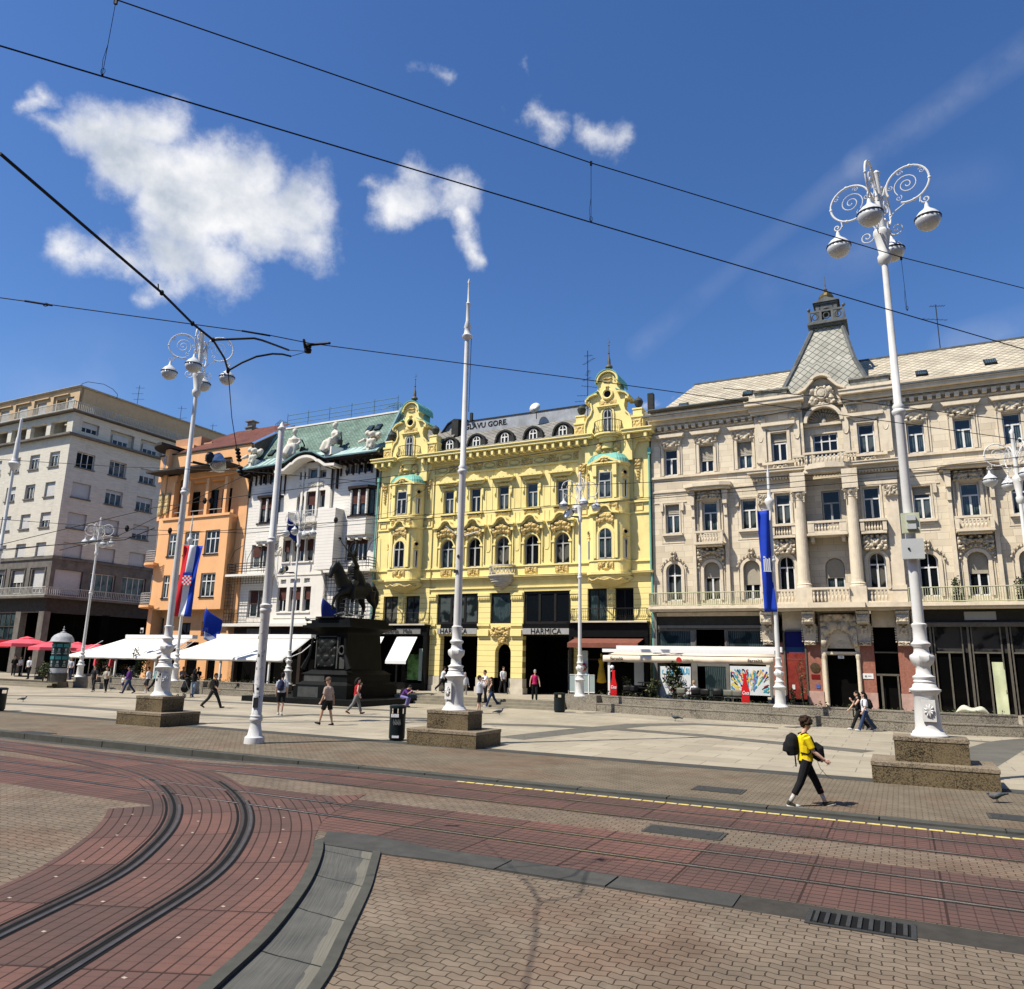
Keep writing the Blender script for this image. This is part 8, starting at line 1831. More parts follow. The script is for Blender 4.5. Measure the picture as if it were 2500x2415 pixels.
for u_,lb in ((-38.5,'folded red parasol under the left edge of the white awning'),(-36.6,'second folded red parasol beside the orange wall')):
    t=tag(empty('folded_parasol',F(u_+2,-4.5,TZ),0,lb,'parasol')); b=MB(); b.lathe([(.05,1.0),(.2,1.1),(.15,1.9),(.05,2.3)],(0,0,0),8,flute=(.25,4,0,3)); b.build('canopy',PNK,t); b=MB(); b.tube([(0,0,0),(0,0,2.35)],.03,6); b.build('pole',GFR,t)
# ---------------- plants ----------------
def leaf_mat(n_,c): return mat(n_,c,.6,.35,3,spec=.25)
LG=leaf_mat('leaf_green',(.05,.075,.022)); LD=leaf_mat('leaf_dark',(.018,.028,.012)); LY=leaf_mat('leaf_olive',(.10,.10,.035)); LR=leaf_mat('flower_red',(.3,.03,.05)); TW=mat('twig_bark',(.06,.045,.03),.9,.3,9)
def leaves(b,c,r,n,s,rs,sq=1,mis=(0,0,1)):
    for _ in range(n):
        while 1:
            p=Vector((rs.uniform(-1,1),rs.uniform(-1,1),rs.uniform(-1,1)))
            if p.length<1: break
        p=p*(.55+.45*rs.random()) if p.length>0 else p
        q=Vector((c[0]+p.x*r[0],c[1]+p.y*r[1],c[2]+p.z*r[2])); a=Vector((rs.uniform(-1,1),rs.uniform(-1,1),rs.uniform(-.6,1))).normalized(); d=a.cross(Vector((rs.uniform(-1,1),rs.uniform(-1,1),rs.uniform(-1,1)))).normalized(); ss=s*rs.uniform(.6,1.3)
        b.add([q-a*ss,q+d*ss*.45,q+a*ss,q-d*ss*.45],[(0,1,2,3)],rs.choice(mis))
def hedge(l0,l1,wline,label,h=.28,den=46,seed=1):
    rs=random.Random(seed); t=tag(empty('hedge',(0,0,0),0,label,'hedge'),None,None,'low hedges in the planter walls'); b=MB(); so_=MB()
    A=Vector(wline[0]); B_=Vector(wline[1]); ln=(B_-A).length; d=(B_-A)/ln; nn=Vector((-d.y,d.x)); n=int((l1-l0)/.3)
    for i in range(n):
        x=l0+(l1-l0)*i/n; q=A+d*x+nn*(1.15+rs.uniform(-.15,.15)); hh=h*rs.uniform(.5,1.35); leaves(b,(q.x,q.y,.78+hh*.4),(.26,.32,hh),den//3,.065,rs,mis=(0,1,2,0,1))
    q0=A+d*l0+nn*.8; q1=A+d*l1+nn*.8; q2=A+d*l1+nn*1.6; q3=A+d*l0+nn*1.6; so_.xy([tuple(q0),tuple(q1),tuple(q2),tuple(q3)],.4,.74)
    o=b.build('foliage',[LG,LD,LY],t); o.matrix_world=FM; o=so_.build('soil',mat('soil',(.04,.03,.02),.95,.3,4),t); o.matrix_world=FM
    return t
hedge(1.2,21.0,WL,'low flowering hedge in the left planter wall behind the walkers',.3,40,1)
WRs=[(a,c) for a,c in WR]
for i in range(4): 
    ln=(Vector(WRs[i+1])-Vector(WRs[i])).length; hedge(.3 if i==0 else 0,ln,WRs[i:i+2],('dense low green hedge beneath the cafe bottle signs','low hedge in the planter below the central doorway','thin low hedge right of the walking pair','sparse low plants before the right shopfront')[i],(.26,.22,.16,.14)[i],(45,36,24,18)[i],i+5)
def shrub(p,h,r,label,seed,n=420,s=.09,mis=(0,1,1,2),name='shrub',cat='shrub',pot=False,trunkless=False):
    rs=random.Random(seed); t=tag(empty(name,p,0,label,cat)); b=MB()
    for k in range(7):
        a=rs.uniform(0,6.3); rr=r*rs.uniform(0,.6); leaves(b,(rr*cos(a),rr*sin(a),h*(.3+.1*k)),(r*rs.uniform(.35,.7),)*2+(h*.22,),n//7,s,rs,mis=mis)
    b.build('foliage',[LG,LD,LY],t); b=MB()
    for k in range(4): a=rs.uniform(0,6.3); b.tube([(0,0,0),(.2*r*cos(a),.2*r*sin(a),h*.4),(.6*r*cos(a),.6*r*sin(a),h*.85)],[.03,.02,.008],4)
    b.build('stem',TW,t)
    if pot: b=MB(); b.lathe([(.16,0),(.22,.05),(.26,.4),(.22,.4)],(0,0,-.1),10); b.build('pot',IRW,t)
    return t
shrub(F(11.3,-4.3,.5),2.3,.85,'tall leafy shrub in the middle of the cafe terrace',3,800,.1); shrub(F(10.3,-5.2,.6),1.2,.6,'bushy evergreen below the tall shrub beside the scribbled board',4,500,.08)
shrub(F(8.4,-4.0,.5),1.3,.45,'loose shrub right of the left red bottle sign',6,320,.07); shrub(F(18.0,-6.6,.7),2.3,.5,'thin sapling in front of the round bronze plaque',7,130,.06,(2,2,0)); shrub(F(17.6,-7.0,.6),1.0,.22,'small dark topiary beside the red display window',8,260,.05,(1,1))
shrub(F(25.1,-.7,6.0),1.25,.35,'potted bush on the long balcony, right of the tall lamp',9,260,.07,(0,1),pot=True); shrub(F(27.9,-.7,6.0),1.3,.4,'potted bush on the long balcony near the right edge',10,260,.07,(0,1),pot=True)
shrub(F(-28.8,-6.4,.5),2.3,.75,'tall climbing shrub beside the flagpole before the orange building',11,650,.09,(1,1,0)); shrub(F(-34.6,-5.6,.5),2.5,.5,'round bush on a stem at the orange wall',12,380,.08,(1,0)); shrub(F(-15.0,-5.8,.5),1.6,.5,'shrub between the small lamp post and the monument',13,300,.08,(0,1,2))
shrub(gp(104,1664,TZ),1.3,.75,'bushy plant left of the advertising column',14,420,.09,(0,1,2)); shrub(gp(150,1655,TZ),1.2,.7,'leafy plants right behind the advertising column',15,300,.08,(1,0)); shrub(gp(262,1658,TZ),1.4,.8,'dark bush behind the woman in black',16,420,.08,(1,1,0)); shrub(gp(300,1662,TZ),1.2,.7,'dark bush behind the man in the purple shirt',17,360,.08,(1,1,0))
# ---------------- cafe terrace ----------------
GP=mat('terrace_glass',(.3,.36,.34),.08,.05,2); BCH=mat('black_plastic',(.015,.014,.013),.45,.1,5); GCH=mat('grey_plastic_seat',(.14,.14,.11),.5,.1,5)
REDB=mat('bottle_red',(.55,.012,.015),.5,.05,3)
def bottle(u,v,label):
    t=tag(empty('bottle_sign',F(u,v,.7),FROT,label,'bottle sign'),group='red bottle-shaped signs at the cafe')
    pr=[(.0,1.5),(.08,1.5),(.085,1.42),(.075,1.38),(.085,1.1),(.15,.85),(.2,.65),(.19,.5),(.17,.35),(.2,.15),(.19,0)]
    b=MB(); b.xz([(x,z) for x,z in pr[1:]]+[(-x,z) for x,z in pr[:0:-1]],-.04,.04); b.build('board',REDB,t); text('Coca',.24,FW,t,(0,-.05,.58),extr=.003,bold=True,shear=.3,sx=.62); text('Cola',.0001,FW,t,(0,-.05,.4),extr=.001) if 0 else None
bottle(7.95,-4.75,'red bottle-shaped sign at the left end of the cafe terrace'); bottle(15.35,-6.6,'red bottle-shaped sign in front of the colourful petal board')
def glass_screen(u,v,label):
    t=tag(empty('glass_screen',F(u,v,.6),FROT,label,'screen')); b=MB(); b.box(-.75,.75,-.01,.01,.35,1.3); b.build('pane',GP,t); b=MB()
    for x in (-.4,.4): b.box(x-.03,x+.03,-.04,.03,-.1,1.32)
    b.box(-.75,.75,-.03,.03,.32,.37); b.box(-.75,.75,-.03,.03,1.28,1.31); b.build('frame',WFR,t)
glass_screen(6.1,-4.8,'low glass wind screen in white frame at the left end of the cafe')
def chair_proto(m):
    t=empty('cafe_chair'); b=MB(); b.box(-.22,.22,-.22,.22,.43,.46); b.build('seat',m,t); b=MB(); b.sheet(lambda s,k:(.24*(2*s-1),.2+.04*(1-(2*s-1)**2),.5+.32*k),6,3); o=b.build('backrest',m,t,smooth=True); o.modifiers.new('s','SOLIDIFY').thickness=.02
    for x,y in ((-.2,-.2),(.2,-.2),(-.2,.2),(.2,.2)): b=MB(); b.tube([(x,y,.44),(x*1.15,y*1.15,0)],.016,5); b.build('leg',m,t)
    return t
def table_proto():
    t=empty('cafe_table'); b=MB(); b.box(-.35,.35,-.35,.35,.72,.75); b.build('tabletop',BCH,t); b=MB(); b.tube([(0,0,0),(0,0,.72)],.03,6); b.box(-.22,.22,-.22,.22,0,.02); b.build('base',BCH,t); return t
c1=chair_proto(BCH); c2=chair_proto(GCH); used={}
rs=random.Random(8)
def put(pr,p,rz,lb,cat,grp):
    o=pr if pr.name not in used else copy_tree(pr); used[pr.name]=1; o.location=p; o.rotation_euler=(0,0,rz); tag(o,lb,cat,grp); return o
for k,(u_,v_,m_) in enumerate(((12.0,-5.6,1),(12.7,-5.7,0),(13.3,-5.9,0),(13.9,-6.0,0),(14.5,-6.1,1),(14.95,-6.2,1),(8.7,-4.6,0),(9.2,-4.7,0),(12.4,-4.3,0),(13.6,-4.6,0))):
    put(c2 if m_ else c1,F(u_,v_,TZ+.12),FROT+PI+rs.uniform(-.3,.3),('grey shell chair at the left of the row behind the hedge','black shell chair, first of the dark three behind the hedge','black shell chair in the middle of the row behind the hedge','black shell chair, third dark one behind the hedge','grey-green shell chair left of the right bottle sign','grey-green shell chair touching the right bottle sign','black chair right of the left bottle sign','black chair before the pale shop panel','black chair beside the seated guest','black chair below the petal board, second row')[k],'chair','chairs on the cafe terrace')
tp=table_proto()
for k,(u_,v_) in enumerate(((9.9,-4.9),(12.1,-3.9),(13.2,-5.2),(14.4,-5.4),(8.9,-3.9))): put(tp,F(u_,v_,TZ+.12),FROT,('tall black table before the scribbled board','black table with the seated guest','black table behind the row of shell chairs','black table next to the right bottle sign','black table near the boutique window')[k],'table','tables on the cafe terrace')
b=MB()
for u_ in (9.7,10.2): 
    for x in (-.1,.1): b.tube([(u_+x,-4.9,.55),(u_+x*.7,-4.9,1.55)],.025,5)
b.box(9.45,10.45,-5.15,-4.6,1.55,1.6); o=b.build('high_table',BCH); o.matrix_world=FM; tag(o,'high black bar table in front of the scribbled board','table')
b=MB(); b.ball((7.78,-4.5,2.35),.12,10,8); b.tube([(7.6,-4.5,2.1),(7.78,-4.5,2.15),(7.78,-4.5,2.25)],.02,5); o=b.build('globe_lamp',FW,None,smooth=True); o.matrix_world=FM; tag(o,'small white globe lamp on the awning post','lamp')
for k in range(6):
    u_=-33.5+3.0*k
    put(c1,F(u_,-5.6,TZ),FROT+rs.uniform(0,6),'black chair in the shade under the white awnings','chair','chairs under the white awnings')
# bicycle
def bicycle(p,rz,label):
    t=tag(empty('bicycle',p,rz,label,'bicycle')); TY=mat('tyre',(.015,.015,.015),.8,0); 
    for x in (0,1.05):
        b=MB(); b.tube([(x+.34*cos(a),0,.35+.34*sin(a)) for a in [PI*j/12 for j in range(24)]],.02,5,closed=True); w_=b.build('wheel',TY,t)
        b=MB(); 
        for j in range(10): a=2*PI*j/10; b.tube([(x,0,.35),(x+.33*cos(a),0,.35+.33*sin(a))],.004,3,cap=False)
        b.build('spokes',WFR,w_)
    b=MB()
    for l in ([(0,0,.35),(.35,0,.72)],[(0,0,.35),(.45,0,.32),(.35,0,.72)],[(.45,0,.32),(.9,0,.75)],[(.35,0,.75),(.88,0,.82)],[(1.05,0,.35),(.92,0,.7),(.88,0,1.0)],[(.35,0,.7),(.32,0,.9)]): b.tube(l,.018,5)
    b.build('frame',WFR,t); b=MB(); b.tube([(.88,-.25,1.0),(.88,0,1.02),(.88,.25,1.0)],.015,5); b.build('handlebar',BCH,t); b=MB(); b.box(.2,.45,-.07,.07,.9,.95); b.build('saddle',BCH,t); b=MB(); b.box(-.18,.2,-.1,.1,.62,.8); b.build('rear_bag',BCH,t)
bicycle(gp(583,1699),-.1,'bicycle parked at the bench, left of the thick tram pole'); bicycle(gp(600,1697)+Vector((.3,.5,0)),.25,'second bicycle partly hidden behind the thick tram pole')
# ---------------- overhead wires ----------------
WIRE=mat('black_cable',(.012,.012,.014),.6,0)
def ray3(px_,py_,dist): d=(CF+CR*((px_-IMW/2)/FPX)-CU*((py_-IMH/2)/FPX)); return Vector((0,0,HC))+d*dist
def wire(pts,r,label,extra=None,sag=0,name='overhead_wire',ext=.5):
    P_=[Vector(p) for p in pts]
    if ext:
        P_=[P_[0]+(P_[0]-P_[1])*ext]+P_+[P_[-1]+(P_[-1]-P_[-2])*ext]
    t=tag(empty(name,(0,0,0),0,label,'cable')); b=MB(); b.tube(P_,r,6); b.build('cable',WIRE,t)
    if extra: 
        b=MB(); extra(b); b.buildc('fittings',WIRE,t)
    return t
def onplane(px_,py_,z): return gp(px_,py_,z)
# contact wire with messenger above it: same vertical plane
c0,c1_,c2_=onplane(0,112,5.6),onplane(1443,543,5.6),onplane(2500,853,5.6)
dv=(c2_-c0); nv=Vector((dv.y,-dv.x,0)).normalized()
def onvert(px_,py_): 
    d=(CF+CR*((px_-IMW/2)/FPX)-CU*((py_-IMH/2)/FPX)); o=Vector((0,0,HC)); t=(c0-o).dot(nv)/d.dot(nv); return o+d*t
m0,m1_,m2_=onvert(286,0),onvert(1443,398),onvert(2500,704); mR=onvert(2200,628)
wire([c0,c1_,c2_],.0045,'lower of the two long wires crossing the sky from top left to right',ext=.6); 
wire([m0,m1_,mR,m2_],.004,'upper long wire crossing the sky, starting at the top edge',ext=.6)
def hanger(a,c,label,loop=True):
    t=tag(empty('wire_hanger',(0,0,0),0,label,'wire hanger'),group='hangers between the two long wires'); b=MB(); mid=a.lerp(c,.6); off=Vector((.012,0,0)); b.tube([a,a.lerp(c,.3),mid,c],.0018,4); b.tube([mid,mid.lerp(c,.5)-off,c+Vector((-.005,0,0))],.0016,4)
    b.tube([c+Vector((.012*cos(k*PI/4),0,.02+.018*sin(k*PI/4))) for k in range(8)],.0016,4,closed=True); b.build('rope',WIRE,t); b=MB(); b.box(-.008,.008,-.006,.006,-.02,.012,0,Matrix.Translation(a)); b.ball(tuple(c),.007,6,4); b.build('clamp',WIRE,t)
hanger(onvert(283,3),onvert(250,182),'thin looped hanger at the top left between the long wires'); hanger(onvert(1443,398),onvert(1443,541),'short straight hanger in the middle of the long wires'); hanger(onvert(2200,630),onvert(2215,757),'hanger right of the tall lamp between the long wires')
# thick cable from the left with the bracket

tk=[onplane(0,375,5.9),onplane(395,715,5.9),onplane(470,790,5.9),onplane(520,830,5.9),onplane(548,875,5.9),onplane(557,905,5.9)]
span=[onplane(0,727,6.6),onplane(80,738,6.6),onplane(640,815,6.6),onplane(755,838,6.6),onplane(1415,925,6.6),onplane(2500,1075,6.6)]
def bracket(b):
    for q in (tk[1],tk[2],tk[3]): b.ball(tuple(q),(.022,.022,.03),6,4)
    b.tube([tk[1],tk[1]+Vector((-.035,0,.03)),tk[1]+Vector((-.045,0,.09))],.006,5)
    fr=onplane(755,838,6.6); lo=fr+Vector((.0,0,-.1))
    A=[tk[3]+Vector((0,0,0)),onplane(620,826,6.0),onplane(640,831,6.05),onplane(665,840,6.15),onplane(705,855,6.3)]; B_=[tk[5]-Vector((0,0,.0)),onplane(590,886,6.0),onplane(625,871,6.05),onplane(665,864,6.15),onplane(690,865,6.25),onplane(710,870,6.3)]
    b.tube(A,.012,6); b.tube(B_,.012,6); b.tube([A[-1],onplane(745,858,6.55)],.004,4); b.tube([B_[-1],onplane(745,860,6.55)],.004,4)
    b.lathe([(.02,0),(.045,.01),(.05,.05),(.035,.07),(.045,.09),(.04,.12)],tuple(onplane(752,852,6.55)-Vector((0,0,.06))),10); b.tube([onplane(742,830,6.6),onplane(745,850,6.58)],.018,6); b.tube([onplane(752,842,6.6),onplane(805,838,6.6)],[.022,.014],6); b.ball(tuple(onplane(804,838,6.6)),.02,6,4)
    b.ball(tuple(tk[5]),(.025,.025,.04),6,4)
wire(tk,.0125,'thick black feeder cable with bracket running down from the left edge',bracket,ext=0)
bpy.data.objects.get('overhead_wire.002')
def turnb(b):
    for a,c in (((60,735),(128,746)),((590,808),(660,820))):
        b.tube([onplane(*a,6.6),onplane(*c,6.6)],.013,5)
    b.tube([onplane(112,744,6.6)+Vector((.03*cos(k*PI/4),0,.02*sin(k*PI/4))) for k in range(8)],.006,4,closed=True)
wire(span,.006,'thin span wire from the left edge past the yellow gable to the right',turnb,ext=.3)
dr=[tk[5],onplane(572,1000,6.2) if 0 else ray3(563,990,14.2),ray3(578,1080,17.0),ray3(588,1160,20.0)]
def insul(b):
    for k in range(9):
        q=dr[2].lerp(dr[3],.2+.1*k); b.ball(tuple(q),(.1,.1,.05) if k%3 else (.05,.05,.03),7,4)
dr=[tk[5],ray3(566,1020,11.5),ray3(577,1090,11.8),ray3(588,1160,12.1)]
def insul(b):
    for k in (0,1,2,3,5.2,6.2,7.2):
        q=ray3(580+k*1.4,1098+k*8.5,11.9); b.ball(tuple(q),(.045,.045,.03),7,4)
wire(dr,.006,'hanging cable with ribbed insulators dropping from the bracket end',insul,ext=0)
# far wires strung across the square in front of the facades
def far(pts,lab,r=.016,balls=()):
    P_=[ray3(*p) for p in pts]
    def ex(b):
        for q in balls: b.ball(tuple(ray3(*q)),(.09,.09,.14),6,4)
    return wire(P_,r,lab,ex if balls else None,ext=.12)
far([(0,1122,30),(300,1140,30),(590,1150,30),(940,1180,30),(1250,1192,30),(1530,1180,29),(2000,1160,27),(2500,1138,25)],'wire at second-floor height across all facades',.012,((848,1150,30),))
far([(0,1330,31),(375,1240,31),(640,1205,31),(980,1160,31),(1300,1110,29),(1700,1045,27),(2000,990,25),(2500,930,23)],'wire rising from the lower left to the cream cornice',.014,((515,1222,31),))
far([(0,1268,31),(330,1292,31),(400,1295,31),(600,1302,31),(880,1280,31),(1300,1243,29),(1700,1203,27),(2500,1115,24)],'wire at third-floor height over the orange windows',.012,((310,1290,31),(415,1296,31)))
far([(0,1345,31),(330,1310,31),(700,1285,31),(1000,1260,30),(1500,1225,28),(2000,1185,26),(2500,1140,24)],'lowest wire passing behind the orange flag pole',.012,((820,1270,31),))
far([(160,1340,31),(285,1310,31),(420,1245,31),(590,1165,31)],'slanting wire in front of the orange loggia',.012,((500,1223,31),(440,1237,31)))
far([(690,1300,31),(960,1250,31),(1100,1150,30)],'faint diagonal wire before the left yellow gable',.007); far([(1790,950,27),(2000,968,26),(2250,1000,25),(2500,1030,24)],'short wire crossing the turret base of the cream building',.014)
far([(0,1342,31),(200,1325,31),(305,1318,31),(370,1292,31)],'short wire with bracket at the small left lamp',.02)
# ---------------- people ----------------
SKIN=mat('skin',(.46,.27,.18),.6,.08,5,spec=.3); SKIN2=mat('skin_light',(.58,.36,.26),.6,.08,5,spec=.3)
def cm(n_,c,v=.12): return mat('cloth_'+n_,c,.85,v,6,bump=.15,bscale=30)
HB=mat('hair_brown',(.035,.02,.012),.7,.4,30,bump=.6,bscale=60); HK=mat('hair_black',(.012,.01,.009),.65,.4,30,bump=.5,bscale=60); HBL=mat('hair_blond',(.35,.25,.13),.7,.3,30); HG=mat('hair_grey',(.3,.29,.27),.7,.3,30)
SHW=mat('shoe_white',(.6,.6,.57),.6,.1,6); SHB=mat('shoe_black',(.015,.014,.013),.6,.2,6); SHR=mat('boot_brown',(.16,.05,.025),.6,.2,6)
def rot(v,ax,a): return Matrix.Rotation(a,3,ax)@v
def person(p,face,label,H=1.72,top=None,bottom=None,shoes=SHB,hair=HB,hairstyle='short',skin=SKIN,legs=((12,6),(-16,14)),arms=((-10,12,8),(12,20,8)),lean=3,headp=8,sleeve=.45,long=1.0,skirt=False,vox=.014,group='people on the square',sit=False,extra=None,cap=None,headyaw=0,topopen=False,slim=1.0,belly=0):
    """pose in degrees. legs: (forward swing, knee bend) for left(+y), right(-y); arms: (forward swing, elbow bend, sideways)"""
    s=H/1.75; t=tag(empty('person',p,R(face),label,'person'),group=group); t.scale=(s,s,s)
    X=Vector((1,0,0)); D=Vector((0,0,-1))
    def fk(base,segs,ang): # chain in sagittal plane
        out=[base]; 
        for L_,a in zip(segs,ang): out.append(out[-1]+rot(D,'Y',-R(a))*L_)
        return out
    LG_=[]
    for i,(sw,kn) in enumerate(legs):
        y=.095*(1 if i==0 else -1)
        LG_.append(fk(Vector((0,y,0)),(.43,.43),(sw,sw-kn)))
    if sit: hipz=.46
    else: hipz=max(-(l[-1].z) for l in LG_)+.075
    pel=Vector((0,0,hipz)); LG_=[[q+pel for q in l] for l in LG_]
    up=rot(Vector((0,0,1)),'Y',R(lean))
    wst=pel+up*.16; ch=pel+up*.36; sh=pel+up*.49; nk=pel+up*.56; hd=nk+rot(Vector((0,0,1)),'Y',R(lean+headp*.5))*.145
    def hr(v): # head-local to body
        v=rot(v,'Z',R(headyaw)); return hd+rot(v,'Y',R(headp))
    b=MB()
    # torso and neck
    w_=slim
    b.tube([pel-up*.06,pel+up*.02,wst,ch,sh-up*.03,sh+up*.02],[.11,.135*w_,.12*w_+belly,.135*w_,.12,.07],12); 
    for y in (-1,1): b.tube([ch+Vector((0,y*.07*w_,0)),sh+Vector((0,y*.13,-.02)),sh+Vector((0,y*.17,-.03))],[.1*w_,.075,.055],8)
    b.tube([sh,nk,hd-Vector((0,0,.06))],[.062,.052,.05],9)
    # head: cranium, face, jaw, nose, ears
    for c,r in (((0,0,.03),(.098,.075,.11)),((.03,0,-.03),(.07,.062,.085)),((.05,0,-.075),(.04,.04,.035)),((.098,0,-.015),(.02,.013,.028)),((.0,.076,-.01),(.018,.01,.03)),((.0,-.076,-.01),(.018,.01,.03))):
        q=hr(Vector(c)); b.ball(tuple(q),r,10,8)
    # arms and hands
    AR=[]
    for i,(sw,el,sd) in enumerate(arms):
        y=1 if i==0 else -1; a0=sh+Vector((0,y*.18,-.03)); d1=rot(rot(D,'X',R(sd*y)),'Y',-R(sw)); e=a0+d1*.28; d2=rot(rot(D,'X',R(sd*.4*y)),'Y',-R(sw+el)); w=e+d2*.25; AR.append((a0,e,w,d2,y))
        b.tube([a0,a0.lerp(e,.5),e,e.lerp(w,.4),w],[.053,.048,.04,.039,.027],9)
        hnd=w+d2*.05; b.tube([w,hnd,w+d2*.085],[.026,.034,.03],8,flat=.6)
        side=Vector((0,1,0)).cross(d2); side=d2.cross(Vector((0,1,0))).normalized() 
        for k in range(4):
            o=(k-1.5)*.019; f0=w+d2*.08+side*o; curl=rot(d2,'Y',-R(18+6*k)); curl2=rot(d2,'Y',-R(50+6*k)); ln=(.032,.038,.036,.028)[k]
            b.tube([f0,f0+curl*ln,f0+curl*ln+curl2*ln*.8],[.0095,.0088,.007],6)
        th=w+d2*.03+side*.028; b.tube([th,th+(d2+side*.8).normalized()*.035,th+(d2+side*.35).normalized()*.065],[.011,.0105,.008],6)
    for i,l in enumerate(LG_):
        h,k,a=l; b.tube([h+Vector((0,0,.03)),h.lerp(k,.5),k,k.lerp(a,.35),a],[.085,.072,.05,.052,.033],10)
    bo=b.build('body',skin,t); remesh(bo,vox,2)
    # eyes, brows, mouth
    b=MB()
    for y in (-1,1): b.ball(tuple(hr(Vector((.088,y*.03,.0)))),(.012,.013,.008),6,4); b.tube([hr(Vector((.09,y*.018,.022))),hr(Vector((.086,y*.045,.02)))],.006,4)
    b.tube([hr(Vector((.09,-.022,-.062))),hr(Vector((.096,0,-.06))),hr(Vector((.09,.022,-.062)))],.006,4,1); b.build('face_features',[HB,mat('lips',(.3,.1,.08),.6,.05,4)],bo)
    # top
    if top:
        b=MB(); e=.014
        b.tube([pel-up*.0,wst,ch,sh-up*.03,sh+up*.035],[.155*w_+e,.135*w_+e+belly,.148*w_+e,.135,.075],12)
        for y in (-1,1): b.tube([ch+Vector((0,y*.07*w_,0)),sh+Vector((0,y*.13,-.02)),sh+Vector((0,y*.175,-.03))],[.115*w_,.09,.07],8)
        if sleeve>0:
            for a0,el_,w,d2,y in AR:
                if sleeve<=.5: b.tube([a0,a0.lerp(el_,sleeve*2)],[.072,.068],9)
                else: b.tube([a0,el_,el_.lerp(w,(sleeve-.5)*2)],[.07,.055,.046],9)
        remesh(b.build('shirt',top,t),vox,2)
    if bottom:
        b=MB()
        if skirt: b.tube([pel+up*.1,pel,pel-Vector((0,0,.25)),pel-Vector((0,0,.42))],[.135,.16,.19,.21],12)
        else:
            b.tube([pel+up*.09,pel-up*.0,pel-up*.08],[.14*w_+belly*.8,.155*w_,.12],12)
            for l in LG_:
                h,k,a=l; 
                if long<=.5: q=h.lerp(k,long*2); b.tube([h+Vector((0,0,.02)),h.lerp(q,.6),q],[.105,.1,.096],10)
                else: q=k.lerp(a,(long-.5)*2); b.tube([h+Vector((0,0,.02)),h.lerp(k,.5),k,k.lerp(q,.6),q],[.103,.09,.074,.07,.066],10)
        remesh(b.build('skirt' if skirt else ('shorts' if long<=.5 else 'trousers'),bottom,t),vox,2)
    for i,l in enumerate(LG_):
        a=l[-1]; sw,kn=legs[i]; pitch=R((sw-kn)*.55) if not sit else 0
        if sw>8: pitch=R(14)
        b=MB(); fx=lambda x,z:a+rot(Vector((x,0,z)),'Y',-pitch)
        b.tube([a+Vector((0,0,.01)),fx(-.02,-.03)],[.04,.045],8); b.tube([fx(-.055,-.045),fx(.0,-.038),fx(.08,-.045),fx(.15,-.052),fx(.19,-.055)],[.034,.042,.04,.034,.018],9)
        ms=[shoes]; 
        if shoes in (SHB,): 
            pass
        b.build('shoe',ms,t,smooth=True)
    b=MB(); rs=random.Random(hash(label)%1000)
    if hairstyle!='bald':
        for c,r in (((-.015,0,.05),(.105,.086,.1)),((-.045,0,.0),(.07,.078,.08))): b.ball(tuple(hr(Vector(c))),r,10,8)
        if hairstyle=='curly':
            for k in range(58):
                a=rs.uniform(0,2*PI); e=rs.uniform(-.35,1.4); v=Vector((-.012+.115*cos(a)*cos(e),.1*sin(a)*cos(e),.05+.105*sin(e)))
                if v.x>.075 and v.z<.06: continue
                b.ball(tuple(hr(v)),rs.uniform(.024,.042),6,4)
        if hairstyle in('long','tail'):
            b.tube([hr(Vector((-.06,0,.05))),hr(Vector((-.1,0,-.05))),hr(Vector((-.1,0,-.18))),hr(Vector((-.08,0,-.32 if hairstyle=='long' else -.26)))],[.07,.085 if hairstyle=='long' else .04,.08 if hairstyle=='long' else .03,.03],8)
        remesh(b.build('hair',hair,t),max(.009,vox*.7),1)
    if cap:
        b=MB(); M=Matrix.Translation(hd)@Matrix.Rotation(R(headp),4,'Y'); b.lathe([(.108,.05),(.108,.09),(.085,.14),(.04,.165),(.001,.17)],(-.005,0,0),12,0,M); b.box(.06,.19,-.06,.06,.05,.065,0,M); b.build('cap',cap,t,smooth=40)
    if extra: extra(t,dict(pel=pel,sh=sh,hd=hd,AR=AR,LG=LG_,ch=ch,wst=wst,up=up))
    return t
def backpack(m,size=1.0,strap=True,front=False):
    def ex(t,J):
        b=MB(); s=-1 if not front else 1; c=J['ch']; x0=.14*s
        b.tube([c+Vector((x0+s*.06,0,.16)),c+Vector((x0+s*.1*size,0,.08)),c+Vector((x0+s*.13*size,0,-.08)),c+Vector((x0+s*.1*size,0,-.26))],[.06*size,.12*size,.14*size,.11*size],10)
        b.tube([c+Vector((x0+s*.2*size,0,-.02)),c+Vector((x0+s*.22*size,0,-.2))],[.08*size,.09*size],8)
        remesh(b.build('backpack',m,t),.02,1)
        b=MB()
        for y in (-1,1): b.tube([J['sh']+Vector((-.1,y*.1,.02)),J['sh']+Vector((0,y*.105,.06)),J['sh']+Vector((.115,y*.1,-.04)),J['ch']+Vector((.15,y*.11,-.12)),J['wst']+Vector((.02,y*.15,-.02)),J['wst']+Vector((-.12,y*.12,.0))],.016,5)
        b.build('straps',m,t)
    return ex
NAV=cm('navy',(.02,.025,.06)); BLK=cm('black',(.012,.012,.013)); WHC=cm('white',(.62,.63,.65),.06); YEC=cm('yellow',(.75,.56,.01),.06); TAN=cm('tan',(.38,.29,.24)); GRY=cm('grey',(.17,.17,.165)); REDC_=cm('red',(.38,.015,.02)); PUR=cm('purple',(.09,.03,.16)); TEA=cm('teal',(.16,.42,.38)); PNKC=cm('magenta',(.5,.02,.11)); LJ=cm('light_jeans',(.25,.33,.42)); DJ=cm('dark_jeans',(.03,.05,.11)); DKB=cm('charcoal',(.03,.03,.032)); LG2=cm('pale_grey',(.45,.47,.52)); OLV=cm('beige',(.4,.37,.3))
